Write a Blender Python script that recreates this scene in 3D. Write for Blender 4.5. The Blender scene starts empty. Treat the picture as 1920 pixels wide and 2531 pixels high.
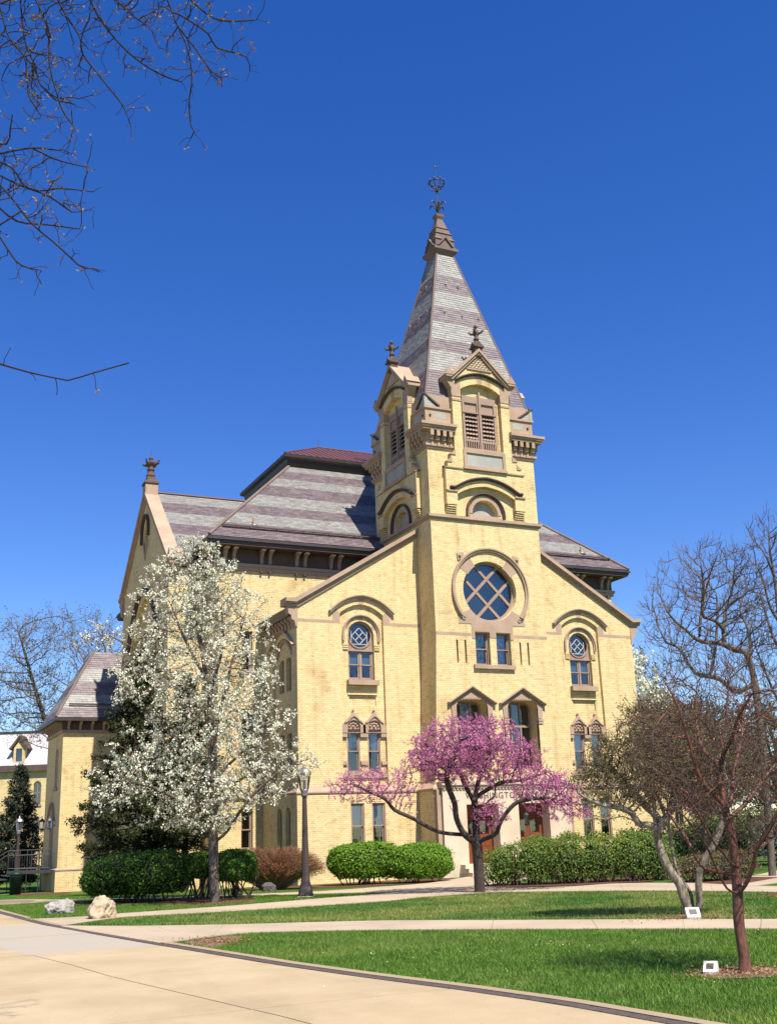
import bpy, bmesh, math, random
import numpy as np
from mathutils import Vector, Matrix
from mathutils.geometry import tessellate_polygon

scene = bpy.context.scene
random.seed(7)
RNG = np.random.default_rng(11)
COL = scene.collection
rad = math.radians

# ------------------------------------------------------------------ camera
CAM_LOC = Vector((-25.711, -43.966, 1.65))
YAW, PITCH, ROLL, FPX = 0.4532, 0.2866, -0.0368, 2728.35
_fw = Vector((math.sin(YAW)*math.cos(PITCH), math.cos(YAW)*math.cos(PITCH), math.sin(PITCH)))
_rt = Vector((math.cos(YAW), -math.sin(YAW), 0)); _up = _rt.cross(_fw)
_r2 = _rt*math.cos(ROLL) + _up*math.sin(ROLL); _u2 = _up*math.cos(ROLL) - _rt*math.sin(ROLL)
cam_d = bpy.data.cameras.new("camera"); cam = bpy.data.objects.new("camera", cam_d); COL.objects.link(cam)
cam_d.sensor_fit = 'HORIZONTAL'; cam_d.sensor_width = 36.0; cam_d.lens = FPX/1920*36.0
cam_d.clip_start = 0.1; cam_d.clip_end = 3000
cam.matrix_world = Matrix(((_r2.x, _u2.x, -_fw.x, CAM_LOC.x), (_r2.y, _u2.y, -_fw.y, CAM_LOC.y), (_r2.z, _u2.z, -_fw.z, CAM_LOC.z), (0, 0, 0, 1)))
scene.camera = cam

# ------------------------------------------------------------------ sky, sun, exposure
SUN_EL, SUN_AZ = rad(56), rad(6)          # azimuth: to the right (+X) of the facade normal (-Y)
sun_dir = Vector((math.sin(SUN_AZ)*math.cos(SUN_EL), -math.cos(SUN_AZ)*math.cos(SUN_EL), math.sin(SUN_EL)))
world = bpy.data.worlds.new("World"); scene.world = world; world.use_nodes = True
wn = world.node_tree
sky = wn.nodes.new('ShaderNodeTexSky'); sky.sky_type = 'NISHITA'; sky.sun_disc = False
sky.sun_elevation = SUN_EL; sky.sun_rotation = math.pi - SUN_AZ
sky.altitude = 0; sky.air_density = 1.0; sky.dust_density = 0.0; sky.ozone_density = 3.5
bg = wn.nodes['Background']; bg.inputs['Strength'].default_value = 0.100
hs = wn.nodes.new('ShaderNodeHueSaturation'); hs.inputs['Saturation'].default_value = 1.33; hs.inputs['Hue'].default_value = 0.519
wn.links.new(sky.outputs[0], hs.inputs['Color']); wn.links.new(hs.outputs[0], bg.inputs['Color'])
sl = bpy.data.lights.new("sun", 'SUN'); sl.energy = 5.0; sl.angle = rad(0.5); sl.color = (1.0, 0.95, 0.86)
sun = bpy.data.objects.new("sun", sl); COL.objects.link(sun)
sun.rotation_euler = (-sun_dir).to_track_quat('-Z', 'Y').to_euler(); sun.location = (-20, -60, 60)
vs = scene.view_settings
vs.view_transform = 'Standard'; vs.look = 'None'; vs.exposure = 0.8; vs.gamma = 1.0; vs.use_curve_mapping = False

# ------------------------------------------------------------------ materials
def _new(name):
    m = bpy.data.materials.new(name); m.use_nodes = True
    nt = m.node_tree; b = nt.nodes['Principled BSDF']
    return m, nt, b
def _n(nt, t, **kw):
    n = nt.nodes.new(t)
    for k, v in kw.items(): setattr(n, k, v)
    return n
def _mixc(nt, fac, a, b, blend='MIX'):
    n = _n(nt, 'ShaderNodeMix', data_type='RGBA', blend_type=blend)
    for sock, val in ((n.inputs[0], fac), (n.inputs[6], a), (n.inputs[7], b)):
        if hasattr(val, 'is_output'): nt.links.new(val, sock)
        elif isinstance(val, (int, float)): sock.default_value = val
        else: sock.default_value = (*val, 1)
    return n.outputs[2]
def _pos(nt, s=(1, 1, 1)):
    g = _n(nt, 'ShaderNodeNewGeometry'); mp = _n(nt, 'ShaderNodeMapping'); mp.inputs['Scale'].default_value = s
    nt.links.new(g.outputs['Position'], mp.inputs['Vector']); return mp.outputs[0]
def _noise(nt, vec, scale, detail=4, rough=.6):
    n = _n(nt, 'ShaderNodeTexNoise'); n.inputs['Scale'].default_value = scale
    n.inputs['Detail'].default_value = detail; n.inputs['Roughness'].default_value = rough
    nt.links.new(vec, n.inputs['Vector']); return n.outputs['Fac']
def _ramp(nt, fac, p0, p1):
    n = _n(nt, 'ShaderNodeMapRange'); n.inputs[1].default_value = p0; n.inputs[2].default_value = p1
    nt.links.new(fac, n.inputs[0]); return n.outputs[0]
def _bump(nt, b, h, strength, dist):
    n = _n(nt, 'ShaderNodeBump'); n.inputs['Strength'].default_value = strength; n.inputs['Distance'].default_value = dist
    nt.links.new(h, n.inputs['Height']); nt.links.new(n.outputs[0], b.inputs['Normal'])
def pmat(name, c1, c2=None, rough=.85, scale=2.0, fine=25.0, finev=.25, bump=.2, bdist=.01, spec=.25, metal=0.0, stretch=(1, 1, 1), lo=.35, hi=.65, stain=0.0):
    """two-tone weathered surface: large patches of c1/c2, fine grain, fine relief"""
    m, nt, b = _new(name)
    c2 = c2 or tuple(v*.8 for v in c1)
    p = _pos(nt, stretch)
    big = _ramp(nt, _noise(nt, p, scale, 5), lo, hi)
    col = _mixc(nt, big, c1, c2)
    fn = _noise(nt, p, fine, 3)
    f2 = _ramp(nt, fn, .25, .75)
    dark = _mixc(nt, f2, (1-finev,)*3, (1+finev,)*3)
    if stain:
        st = _ramp(nt, _noise(nt, _pos(nt, (.55, .2, 1)), 1.0, 6, .62), .50, .72); sp_ = _ramp(nt, _noise(nt, p, 14, 2, .5), .70, .76)
        col = _mixc(nt, 1.0, col, _mixc(nt, st, (1.04, 1.04, 1.04), (1-stain, 1-stain*1.02, 1-stain*1.05)), 'MULTIPLY')
        col = _mixc(nt, 1.0, col, _mixc(nt, sp_, (1, 1, 1), (.82, .8, .78)), 'MULTIPLY')
    nt.links.new(_mixc(nt, 1.0, col, dark, 'MULTIPLY'), b.inputs['Base Color'])
    b.inputs['Roughness'].default_value = rough; b.inputs['Specular IOR Level'].default_value = spec; b.inputs['Metallic'].default_value = metal
    if bump: _bump(nt, b, fn, bump, bdist)
    return m
def brickmat(name, ca, cb, cm, stain=(.62, .55, .45)):
    m, nt, b = _new(name)
    g = _n(nt, 'ShaderNodeNewGeometry')
    cr = _n(nt, 'ShaderNodeVectorMath', operation='CROSS_PRODUCT'); cr.inputs[0].default_value = (0, 0, 1)
    nt.links.new(g.outputs['True Normal'], cr.inputs[1])
    dt = _n(nt, 'ShaderNodeVectorMath', operation='DOT_PRODUCT')
    nt.links.new(cr.outputs[0], dt.inputs[0]); nt.links.new(g.outputs['Position'], dt.inputs[1])
    sp = _n(nt, 'ShaderNodeSeparateXYZ'); nt.links.new(g.outputs['Position'], sp.inputs[0])
    cb_ = _n(nt, 'ShaderNodeCombineXYZ'); nt.links.new(dt.outputs['Value'], cb_.inputs[0]); nt.links.new(sp.outputs[2], cb_.inputs[1])
    bt = _n(nt, 'ShaderNodeTexBrick'); nt.links.new(cb_.outputs[0], bt.inputs['Vector'])
    bt.inputs['Scale'].default_value = 1.0; bt.inputs['Brick Width'].default_value = .235; bt.inputs['Row Height'].default_value = .082
    bt.inputs['Mortar Size'].default_value = .0085; bt.inputs['Mortar Smooth'].default_value = .15; bt.inputs['Bias'].default_value = -.15
    bt.inputs['Color1'].default_value = (*ca, 1); bt.inputs['Color2'].default_value = (*cb, 1); bt.inputs['Mortar'].default_value = (*cm, 1)
    p = _pos(nt)
    # per-course and patchy colour drift of the clay, plus a few stains with shapes of their own
    ps = _pos(nt, (1.2, 1.2, 3.0))
    drift = _ramp(nt, _noise(nt, ps, 2.2, 4), .3, .7)
    col = _mixc(nt, 1.0, bt.outputs['Color'], _mixc(nt, drift, (.90, .88, .84), (1.07, 1.06, 1.05)), 'MULTIPLY')
    st = _ramp(nt, _noise(nt, p, .55, 6, .65), .56, .74)
    col = _mixc(nt, 1.0, col, _mixc(nt, st, (1, 1, 1), stain), 'MULTIPLY')
    odd = _ramp(nt, _noise(nt, _pos(nt, (4.2, 4.2, 12.2)), 1.0, 0), .66, .72)
    col = _mixc(nt, 1.0, col, _mixc(nt, odd, (1, 1, 1), (.86, .80, .72)), 'MULTIPLY')
    run = _ramp(nt, _noise(nt, _pos(nt, (3.0, 3.0, .25)), 1.0, 5, .6), .54, .80)
    col = _mixc(nt, 1.0, col, _mixc(nt, run, (1, 1, 1), (.70, .66, .58)), 'MULTIPLY')
    fine = _noise(nt, p, 30, 2)
    col = _mixc(nt, 1.0, col, _mixc(nt, fine, (.86,)*3, (1.12,)*3), 'MULTIPLY')
    nt.links.new(col, b.inputs['Base Color']); b.inputs['Roughness'].default_value = .9; b.inputs['Specular IOR Level'].default_value = .2
    inv = _n(nt, 'ShaderNodeMath', operation='SUBTRACT'); inv.inputs[0].default_value = 1.0; nt.links.new(bt.outputs['Fac'], inv.inputs[1])
    _bump(nt, b, inv.outputs[0], .7, .012)
    return m
def slatemat(name, ca, cb, rough=.45):
    m, nt, b = _new(name)
    g = _n(nt, 'ShaderNodeNewGeometry'); oi = _n(nt, 'ShaderNodeObjectInfo')
    ad = _n(nt, 'ShaderNodeMath', operation='ADD'); nt.links.new(g.outputs['Random Per Island'], ad.inputs[0]); nt.links.new(oi.outputs['Random'], ad.inputs[1])
    fr = _n(nt, 'ShaderNodeMath', operation='FRACT'); nt.links.new(ad.outputs[0], fr.inputs[0])
    col = _mixc(nt, fr.outputs[0], ca, cb)
    p = _pos(nt, (1, 1, 1))
    nz = _ramp(nt, _noise(nt, p, 9, 5), .25, .75)
    col = _mixc(nt, 1.0, col, _mixc(nt, nz, (.82,)*3, (1.16,)*3), 'MULTIPLY')
    nt.links.new(col, b.inputs['Base Color']); b.inputs['Roughness'].default_value = rough; b.inputs['Specular IOR Level'].default_value = .5
    _bump(nt, b, nz, .25, .01)
    return m
def leafmat(name, ca, cb, trans=.35, rough=.6):
    m, nt, b = _new(name)
    g = _n(nt, 'ShaderNodeNewGeometry')
    col = _mixc(nt, g.outputs['Random Per Island'], ca, cb)
    nt.links.new(col, b.inputs['Base Color']); b.inputs['Roughness'].default_value = rough; b.inputs['Specular IOR Level'].default_value = .2
    tr = _n(nt, 'ShaderNodeBsdfTranslucent'); nt.links.new(col, tr.inputs['Color'])
    mx = _n(nt, 'ShaderNodeMixShader'); mx.inputs[0].default_value = trans
    nt.links.new(b.outputs[0], mx.inputs[1]); nt.links.new(tr.outputs[0], mx.inputs[2])
    nt.links.new(mx.outputs[0], nt.nodes['Material Output'].inputs['Surface'])
    return m
def glassmat(name, tint=(.75, .82, .85), base=.08):
    m, nt, b = _new(name)
    tr = _n(nt, 'ShaderNodeBsdfTransparent'); tr.inputs[0].default_value = (*tint, 1)
    gl = _n(nt, 'ShaderNodeBsdfGlossy'); gl.inputs['Roughness'].default_value = .03; gl.inputs[0].default_value = (.9, .95, 1, 1)
    fr = _n(nt, 'ShaderNodeFresnel'); fr.inputs['IOR'].default_value = 1.5
    p = _pos(nt); nz = _noise(nt, p, 1.3, 2)
    bp = _n(nt, 'ShaderNodeBump'); bp.inputs['Strength'].default_value = .06; bp.inputs['Distance'].default_value = .05
    nt.links.new(nz, bp.inputs['Height']); nt.links.new(bp.outputs[0], gl.inputs['Normal'])
    ad = _n(nt, 'ShaderNodeMath', operation='ADD'); ad.inputs[1].default_value = base; nt.links.new(fr.outputs[0], ad.inputs[0])
    mx = _n(nt, 'ShaderNodeMixShader'); nt.links.new(ad.outputs[0], mx.inputs[0])
    nt.links.new(tr.outputs[0], mx.inputs[1]); nt.links.new(gl.outputs[0], mx.inputs[2])
    nt.links.new(mx.outputs[0], nt.nodes['Material Output'].inputs['Surface'])
    return m

M = {}
M['brick'] = brickmat('brick', (.73, .565, .29), (.65, .485, .225), (.53, .425, .255))
M['stone_mid'] = pmat('stone_mid', (.19, .135, .11), (.15, .105, .088), scale=1.5, fine=30, finev=.2)
M['stone'] = pmat('stone', (.41, .29, .20), (.34, .235, .16), scale=1.5, fine=30, finev=.15, bump=.15, rough=.9)
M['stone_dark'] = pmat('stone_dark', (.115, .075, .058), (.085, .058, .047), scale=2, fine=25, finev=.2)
M['trim'] = pmat('trim', (.33, .23, .165), (.28, .19, .14), scale=1.2, fine=40, finev=.1, bump=.08, rough=.6)
M['limestone'] = pmat('limestone', (.60, .49, .35), (.51, .40, .275), scale=.9, fine=20, finev=.08, bump=.1)
M['plaque'] = pmat('plaque', (.37, .35, .29), (.30, .29, .25), scale=1.4, fine=20, finev=.1)
M['metal_dark'] = pmat('metal_dark', (.035, .028, .027), (.05, .038, .034), scale=2, fine=30, rough=.5, spec=.4)
M['metal_red'] = pmat('metal_red', (.125, .05, .044), (.10, .042, .038), scale=1.2, fine=10, finev=.08, bump=.05, rough=.45, spec=.4)
M['iron'] = pmat('iron', (.03, .028, .03), (.045, .04, .04), scale=6, fine=50, rough=.5, spec=.5)
M['slate_g'] = slatemat('slate_green', (.20, .19, .165), (.28, .265, .235), .55)
M['slate_p'] = slatemat('slate_purple', (.115, .083, .085), (.185, .142, .14), .55)
M['slate_base'] = pmat('slate_base', (.07, .06, .06))
M['glass'] = glassmat('glass')
M['blind'] = pmat('blind', (.84, .86, .84), (.78, .81, .80), scale=3, fine=10, finev=.04, bump=0)
M['curtain'] = pmat('curtain', (.35, .37, .40), (.75, .76, .76), scale=6, fine=10, finev=.1, bump=0, lo=.45, hi=.55)
M['dark'] = pmat('dark', (.012, .012, .013), rough=.9)
M['lead'] = pmat('lead', (.55, .53, .47), scale=4, rough=.6)
M['woodred'] = pmat('woodred', (.20, .055, .018), (.14, .038, .013), scale=3, fine=30, finev=.2, stretch=(6, 6, 1), rough=.45, spec=.4)
M['letters'] = pmat('letters', (.06, .045, .035))
M['concrete'] = pmat('concrete', (.41, .315, .185), (.345, .258, .145), scale=.7, fine=60, finev=.10, bump=.12, bdist=.004, rough=.92, stain=.20)
M['concrete_grey'] = pmat('concrete_grey', (.37, .305, .22), (.34, .30, .24), scale=.7, fine=60, finev=.07, bump=.12, bdist=.004, rough=.92)
M['path'] = pmat('path', (.41, .325, .22), (.35, .275, .185), scale=.6, fine=60, finev=.08, bump=.1, bdist=.004, rough=.92, stain=.16)
M['kerb'] = pmat('kerb', (.34, .25, .15), (.30, .225, .14), scale=1.5, fine=60, finev=.08, bump=.1, bdist=.004)
M['paver'] = pmat('paver', (.105, .078, .064), (.075, .057, .05), scale=9, fine=50, finev=.2, bump=.3, bdist=.006)
M['joint'] = pmat('joint', (.24, .18, .115))
M['mulch'] = pmat('mulch', (.085, .038, .02), (.14, .065, .035), scale=8, fine=60, finev=.5, bump=.8, bdist=.04)
M['litter'] = pmat('litter', (.26, .17, .10), (.16, .10, .055), scale=9, fine=60, finev=.4, bump=.8, bdist=.03)
M['rock_grey'] = pmat('rock_grey', (.40, .36, .31), (.25, .23, .20), scale=5, fine=30, finev=.3, bump=.6, bdist=.03)
M['rock_dark'] = pmat('rock_dark', (.12, .10, .09), (.07, .06, .055), scale=6, fine=30, finev=.3, bump=.8, bdist=.03)
M['rock_tan'] = pmat('rock_tan', (.50, .38, .24), (.38, .29, .19), scale=4, fine=30, finev=.2, bump=.5, bdist=.03)
M['bark_grey'] = pmat('bark_grey', (.17, .135, .10), (.09, .07, .055), scale=5, fine=22, finev=.4, stretch=(2.5, 2.5, .6), bump=.9, bdist=.03)
M['bark_dark'] = pmat('bark_dark', (.075, .055, .042), (.045, .034, .028), scale=5, fine=22, finev=.4, stretch=(2.5, 2.5, .6), bump=.9, bdist=.03)
M['bark_pale'] = pmat('bark_pale', (.33, .27, .19), (.10, .085, .065), scale=7, fine=25, finev=.35, stretch=(2, 2, .7), bump=.7, bdist=.02)
M['bark_red'] = pmat('bark_red', (.16, .062, .034), (.10, .038, .024), scale=8, fine=25, finev=.3, stretch=(1, 1, .5), bump=.5, bdist=.01, rough=.6, spec=.4)
M['twig_brown'] = pmat('twig_brown', (.13, .08, .06), (.085, .052, .04), scale=5, bump=0)
M['twig_dark'] = pmat('twig_dark', (.026, .021, .022), (.04, .031, .03), scale=5, bump=0)
M['twig_far'] = pmat('twig_far', (.16, .122, .105), (.11, .083, .074), scale=2, bump=0)
M['petal_white'] = leafmat('petal_white', (.87, .84, .69), (.68, .68, .47), .3)
M['petal_pink'] = leafmat('petal_pink', (.80, .31, .51), (.54, .155, .32), .35)
M['leaf_young'] = leafmat('leaf_young', (.16, .22, .06), (.09, .13, .04), .4)
M['leaf_crab'] = leafmat('leaf_crab', (.21, .18, .07), (.12, .10, .04), .35)
M['leaf_bud'] = leafmat('leaf_bud', (.31, .25, .09), (.13, .095, .045), .3)
M['leaf_hedge'] = leafmat('leaf_hedge', (.19, .34, .028), (.10, .20, .018), .3)
M['leaf_hedge_shade'] = leafmat('leaf_hedge_shaded', (.10, .20, .02), (.04, .09, .01), .25)  # shade of the pear on the left hedges put into a darker leaf colour
M['leaf_hedge_o'] = leafmat('leaf_hedge_open', (.11, .18, .032), (.19, .27, .05), .3)
M['leaf_yellow'] = leafmat('leaf_yellow', (.62, .42, .05), (.45, .30, .06), .3)
M['leaf_cedar'] = leafmat('leaf_cedar', (.055, .062, .017), (.022, .030, .009), .2)
M['leaf_spruce'] = leafmat('leaf_spruce', (.05, .065, .04), (.022, .032, .018), .15)
M['leaf_bronze'] = leafmat('leaf_bronze', (.22, .17, .075), (.11, .085, .04), .3)
M['leaf_russet'] = leafmat('leaf_russet', (.30, .13, .06), (.17, .068, .035), .3)
M['straw'] = leafmat('straw', (.42, .29, .15), (.24, .15, .08), .2)
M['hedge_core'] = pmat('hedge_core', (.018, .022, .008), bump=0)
M['lamp_paint'] = pmat('lamp_paint', (.060, .042, .033), (.05, .036, .03), scale=3, fine=60, finev=.1, bump=.1, rough=.5, spec=.4)
M['lamp_silver'] = pmat('lamp_silver', (.26, .25, .25), scale=3, rough=.4, metal=.4)
M['lamp_glass'] = glassmat('lamp_glass', (.9, .9, .88), .12)
M['white_stone'] = pmat('white_stone', (.72, .66, .55), scale=5, fine=40, finev=.05, bump=.1)
M['roof_shine'] = pmat('roof_shine', (.47, .44, .43), (.40, .37, .365), scale=2, fine=20, finev=.1)  # shine of the far slates put into a pale base colour
M['leaf_haze'] = leafmat('leaf_haze', (.24, .24, .14), (.15, .15, .09), .4)
M['bronze'] = pmat('bronze', (.09, .07, .055), rough=.5)
M['green_paint'] = pmat('green_paint', (.012, .035, .022), rough=.5)
def grassmat(name, ca, cb, cy):
    m, nt, b = _new(name)
    p = _pos(nt)
    col = _mixc(nt, _ramp(nt, _noise(nt, p, 1.1, 6, .7), .35, .65), ca, cb)
    col = _mixc(nt, _ramp(nt, _noise(nt, p, .32, 5, .6), .52, .68), col, cy)
    fn = _noise(nt, _pos(nt, (1, 1, 1)), 45, 4, .8)
    col = _mixc(nt, 1.0, col, _mixc(nt, _ramp(nt, fn, .3, .7), (.55,)*3, (1.4,)*3), 'MULTIPLY')
    nt.links.new(col, b.inputs['Base Color']); b.inputs['Roughness'].default_value = .9; b.inputs['Specular IOR Level'].default_value = .1
    _bump(nt, b, fn, .9, .03)
    return m
M['grass'] = grassmat('grass', (.055, .125, .017), (.04, .095, .013), (.17, .20, .035))
def blademat(name, ca, cb, cy, thr=(.52, .68)):
    m, nt, b = _new(name)
    g = _n(nt, 'ShaderNodeNewGeometry'); p = _pos(nt)
    col = _mixc(nt, g.outputs['Random Per Island'], ca, cb)
    col = _mixc(nt, _ramp(nt, _noise(nt, p, .32, 5, .6), *thr), col, cy)
    col = _mixc(nt, 1.0, col, _mixc(nt, _ramp(nt, _noise(nt, p, 1.1, 6, .7), .35, .65), (.78,)*3, (1.2,)*3), 'MULTIPLY')
    nt.links.new(col, b.inputs['Base Color']); b.inputs['Roughness'].default_value = .55; b.inputs['Specular IOR Level'].default_value = .3
    tr = _n(nt, 'ShaderNodeBsdfTranslucent'); nt.links.new(col, tr.inputs['Color'])
    mx = _n(nt, 'ShaderNodeMixShader'); mx.inputs[0].default_value = .3
    nt.links.new(b.outputs[0], mx.inputs[1]); nt.links.new(tr.outputs[0], mx.inputs[2])
    nt.links.new(mx.outputs[0], nt.nodes['Material Output'].inputs['Surface'])
    return m
M['blade_near'] = blademat('blade_near', (.085, .18, .018), (.165, .265, .03), (.19, .25, .045), (.46, .68))
M['blade_mid'] = blademat('blade_mid', (.075, .16, .02), (.12, .23, .035), (.24, .27, .06), (.42, .58))

# ------------------------------------------------------------------ builders
def rootloc(o):
    v = Vector((0, 0, 0))
    while o: v += Vector(o.location); o = o.parent
    return v
def link(o, parent=None):
    COL.objects.link(o)
    if parent: o.parent = parent
    return o
def tag(o, label=None, cat=None, group=None, kind=None):
    if label: o['label'] = label
    if cat: o['category'] = cat
    if group: o['group'] = group
    if kind: o['kind'] = kind
    return o
def thing(name, loc, label, cat, group=None):
    o = bpy.data.objects.new(name, None); o.location = loc; o.empty_display_size = .2
    COL.objects.link(o); return tag(o, label, cat, group)
def mesh_np(name, V, F, mats, parent=None, mi=None, smooth=False):
    """V (n,3) array in world space, F (m,k) int array (k=3 or 4)"""
    V = np.asarray(V, dtype=np.float32)
    if parent is not None: V = V - np.array(rootloc(parent), dtype=np.float32)
    F = np.asarray(F, dtype=np.int32); k = F.shape[1]
    me = bpy.data.meshes.new(name)
    me.vertices.add(len(V)); me.vertices.foreach_set('co', V.ravel())
    me.loops.add(F.size); me.loops.foreach_set('vertex_index', F.ravel())
    me.polygons.add(len(F)); me.polygons.foreach_set('loop_start', np.arange(0, F.size, k, dtype=np.int32))
    if mi is not None: me.polygons.foreach_set('material_index', np.asarray(mi, dtype=np.int32))
    if smooth: me.polygons.foreach_set('use_smooth', np.ones(len(F), dtype=bool))
    for m_ in mats: me.materials.append(M[m_])
    me.update(calc_edges=True); me.validate()
    return link(bpy.data.objects.new(name, me), parent)

class Fr:
    """wall frame: u to the right seen from outside, z up, d outward"""
    def __init__(s, o, u, n): s.o, s.u, s.n = Vector(o), Vector(u), Vector(n)
    def __call__(s, u, z, d): return s.o + s.u*u + s.n*d + Vector((0, 0, z))
FRONT = Fr((0, 0, 0), (1, 0, 0), (0, -1, 0))
def shifted(fr, du, dd): return Fr(fr.o + fr.u*du + fr.n*dd, fr.u, fr.n)

class MB:
    def __init__(s): s.v, s.f, s.m, s.cur, s.sm = [], [], [], 0, []
    def add(s, vs, fs, smooth=False):
        b = len(s.v); s.v += [tuple(v) for v in vs]
        for f in fs: s.f.append(tuple(b+i for i in f)); s.m.append(s.cur); s.sm.append(smooth)
    def box(s, T, u0, u1, z0, z1, d0, d1):
        P = [T(u, z, d) for d in (d0, d1) for z in (z0, z1) for u in (u0, u1)]
        s.add(P, [(0, 2, 3, 1), (4, 5, 7, 6), (0, 1, 5, 4), (2, 6, 7, 3), (0, 4, 6, 2), (1, 3, 7, 5)])
    def fill(s, T, outer, holes=(), d=0.0):
        loops = [[Vector((u, z, 0)) for u, z in outer]] + [[Vector((u, z, 0)) for u, z in h] for h in holes]
        flat = [p for l in loops for p in l]
        tris = tessellate_polygon(loops)
        out = []
        for t in tris:
            a, b, c = (flat[i] for i in t)
            if (b-a).cross(c-a).z < 0: t = (t[0], t[2], t[1])
            out.append(t)
        s.add([T(p.x, p.y, d) for p in flat], out)
    def reveal(s, T, loop, d0, d1, closed=True):
        n = len(loop); k = n if closed else n-1
        P = [T(u, z, d0) for u, z in loop] + [T(u, z, d1) for u, z in loop]
        s.add(P, [(i, (i+1) % n, n+(i+1) % n, n+i) for i in range(k)])
    def prism(s, T, loop, d0, d1):
        s.fill(T, loop, (), d1); s.fill(T, loop[::-1], (), d0); s.reveal(T, loop, d0, d1)
    def band(s, T, path, w0, w1, d0, d1):
        """moulding following an open path: from offset w0 to w1 along the left normal"""
        n = len(path); A, B = [], []
        for i, (x, z) in enumerate(path):
            x0, z0 = path[max(i-1, 0)]; x1, z1 = path[min(i+1, n-1)]
            tx, tz = x1-x0, z1-z0; l = math.hypot(tx, tz) or 1
            nx, nz = -tz/l, tx/l
            k = 1.0
            if 0 < i < n-1:
                a = math.hypot(x-x0, z-z0) or 1; dotp = ((x-x0)*tx+(z-z0)*tz)/(a*l); k = 1/max(.5, dotp)
            A.append((x+nx*w0*k, z+nz*w0*k)); B.append((x+nx*w1*k, z+nz*w1*k))
        for i in range(n-1):
            q = [A[i], A[i+1], B[i+1], B[i]]
            P = [T(u, z, d) for d in (d0, d1) for u, z in q]
            fs = [(0, 3, 2, 1), (4, 5, 6, 7), (0, 1, 5, 4), (2, 3, 7, 6)]
            if i == 0: fs.append((0, 4, 7, 3))
            if i == n-2: fs.append((1, 2, 6, 5))
            s.add(P, fs)
    def tube(s, pts, radii, sides=8, cap=True, smooth=True):
        pts = [Vector(p) for p in pts]; n = len(pts)
        if not hasattr(radii, '__len__'): radii = [radii]*n
        V = []
        for i, p in enumerate(pts):
            t = (pts[min(i+1, n-1)]-pts[max(i-1, 0)]).normalized()
            a = t.cross(Vector((0, 0, 1)))
            if a.length < 1e-3: a = Vector((1, 0, 0))
            a.normalize(); b = t.cross(a)
            V += [p + (a*math.cos(2*math.pi*k/sides)+b*math.sin(2*math.pi*k/sides))*radii[i] for k in range(sides)]
        F = [(i*sides+k, i*sides+(k+1) % sides, (i+1)*sides+(k+1) % sides, (i+1)*sides+k) for i in range(n-1) for k in range(sides)]
        s.add(V, F, smooth)
        if cap: s.add(V[:sides], [tuple(range(sides))]); s.add(V[-sides:], [tuple(range(sides))[::-1]])
    def lathe(s, c, prof, sides=12, rot=0.0, smooth=True, sx=1, sy=1):
        """prof: list of (r, z)"""
        V = [(c[0]+r*sx*math.cos(rot+2*math.pi*k/sides), c[1]+r*sy*math.sin(rot+2*math.pi*k/sides), c[2]+z) for r, z in prof for k in range(sides)]
        F = [(i*sides+k, i*sides+(k+1) % sides, (i+1)*sides+(k+1) % sides, (i+1)*sides+k) for i in range(len(prof)-1) for k in range(sides)]
        F.append(tuple(range(sides))[::-1]); F.append(tuple((len(prof)-1)*sides+k for k in range(sides)))
        s.add(V, F, smooth)
    def square(s, c, prof):
        """square frusta: prof list of (half, z)"""
        s.lathe(c, [(h*math.sqrt(2), z) for h, z in prof], 4, math.pi/4, False)
    def build(s, name, mats, parent=None, label=None, kind=None):
        if isinstance(mats, str): mats = [mats]
        off = rootloc(parent) if parent else Vector((0, 0, 0))
        me = bpy.data.meshes.new(name)
        me.from_pydata([(v[0]-off.x, v[1]-off.y, v[2]-off.z) for v in s.v], [], s.f)
        for m_ in mats: me.materials.append(M[m_])
        me.polygons.foreach_set('material_index', s.m); me.polygons.foreach_set('use_smooth', s.sm)
        me.update()
        o = link(bpy.data.objects.new(name, me), parent)
        if label: o['label'] = label
        if kind: o['kind'] = kind
        return o

def rect(u0, u1, z0, z1): return [(u0, z0), (u1, z0), (u1, z1), (u0, z1)]
def arc(cx, cz, r, a0, a1, n): return [(cx+r*math.cos(a0+(a1-a0)*i/n), cz+r*math.sin(a0+(a1-a0)*i/n)) for i in range(n+1)]
def bez(p0, p1, p2, n=6): return [((1-t)**2*p0[0]+2*t*(1-t)*p1[0]+t*t*p2[0], (1-t)**2*p0[1]+2*t*(1-t)*p1[1]+t*t*p2[1]) for t in [i/n for i in range(n+1)]]
def tudor(c, w, z0, za, n=6):
    """path of a low pointed arch from left spring to right spring"""
    h = za-z0
    L = bez((c-w, z0), (c-.55*w, z0+.93*h), (c, za), n)
    return L + [(2*c-x, z) for x, z in L[::-1][1:]]
def tudor_loop(c, w, zb, z0, za, n=6): return [(c-w, zb), (c+w, zb)] + tudor(c, w, z0, za, n)[::-1]
def round_loop(c, w, zb, zs, n=12): return [(c-w, zb), (c+w, zb)] + arc(c, zs, w, 0, math.pi, n)
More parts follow.
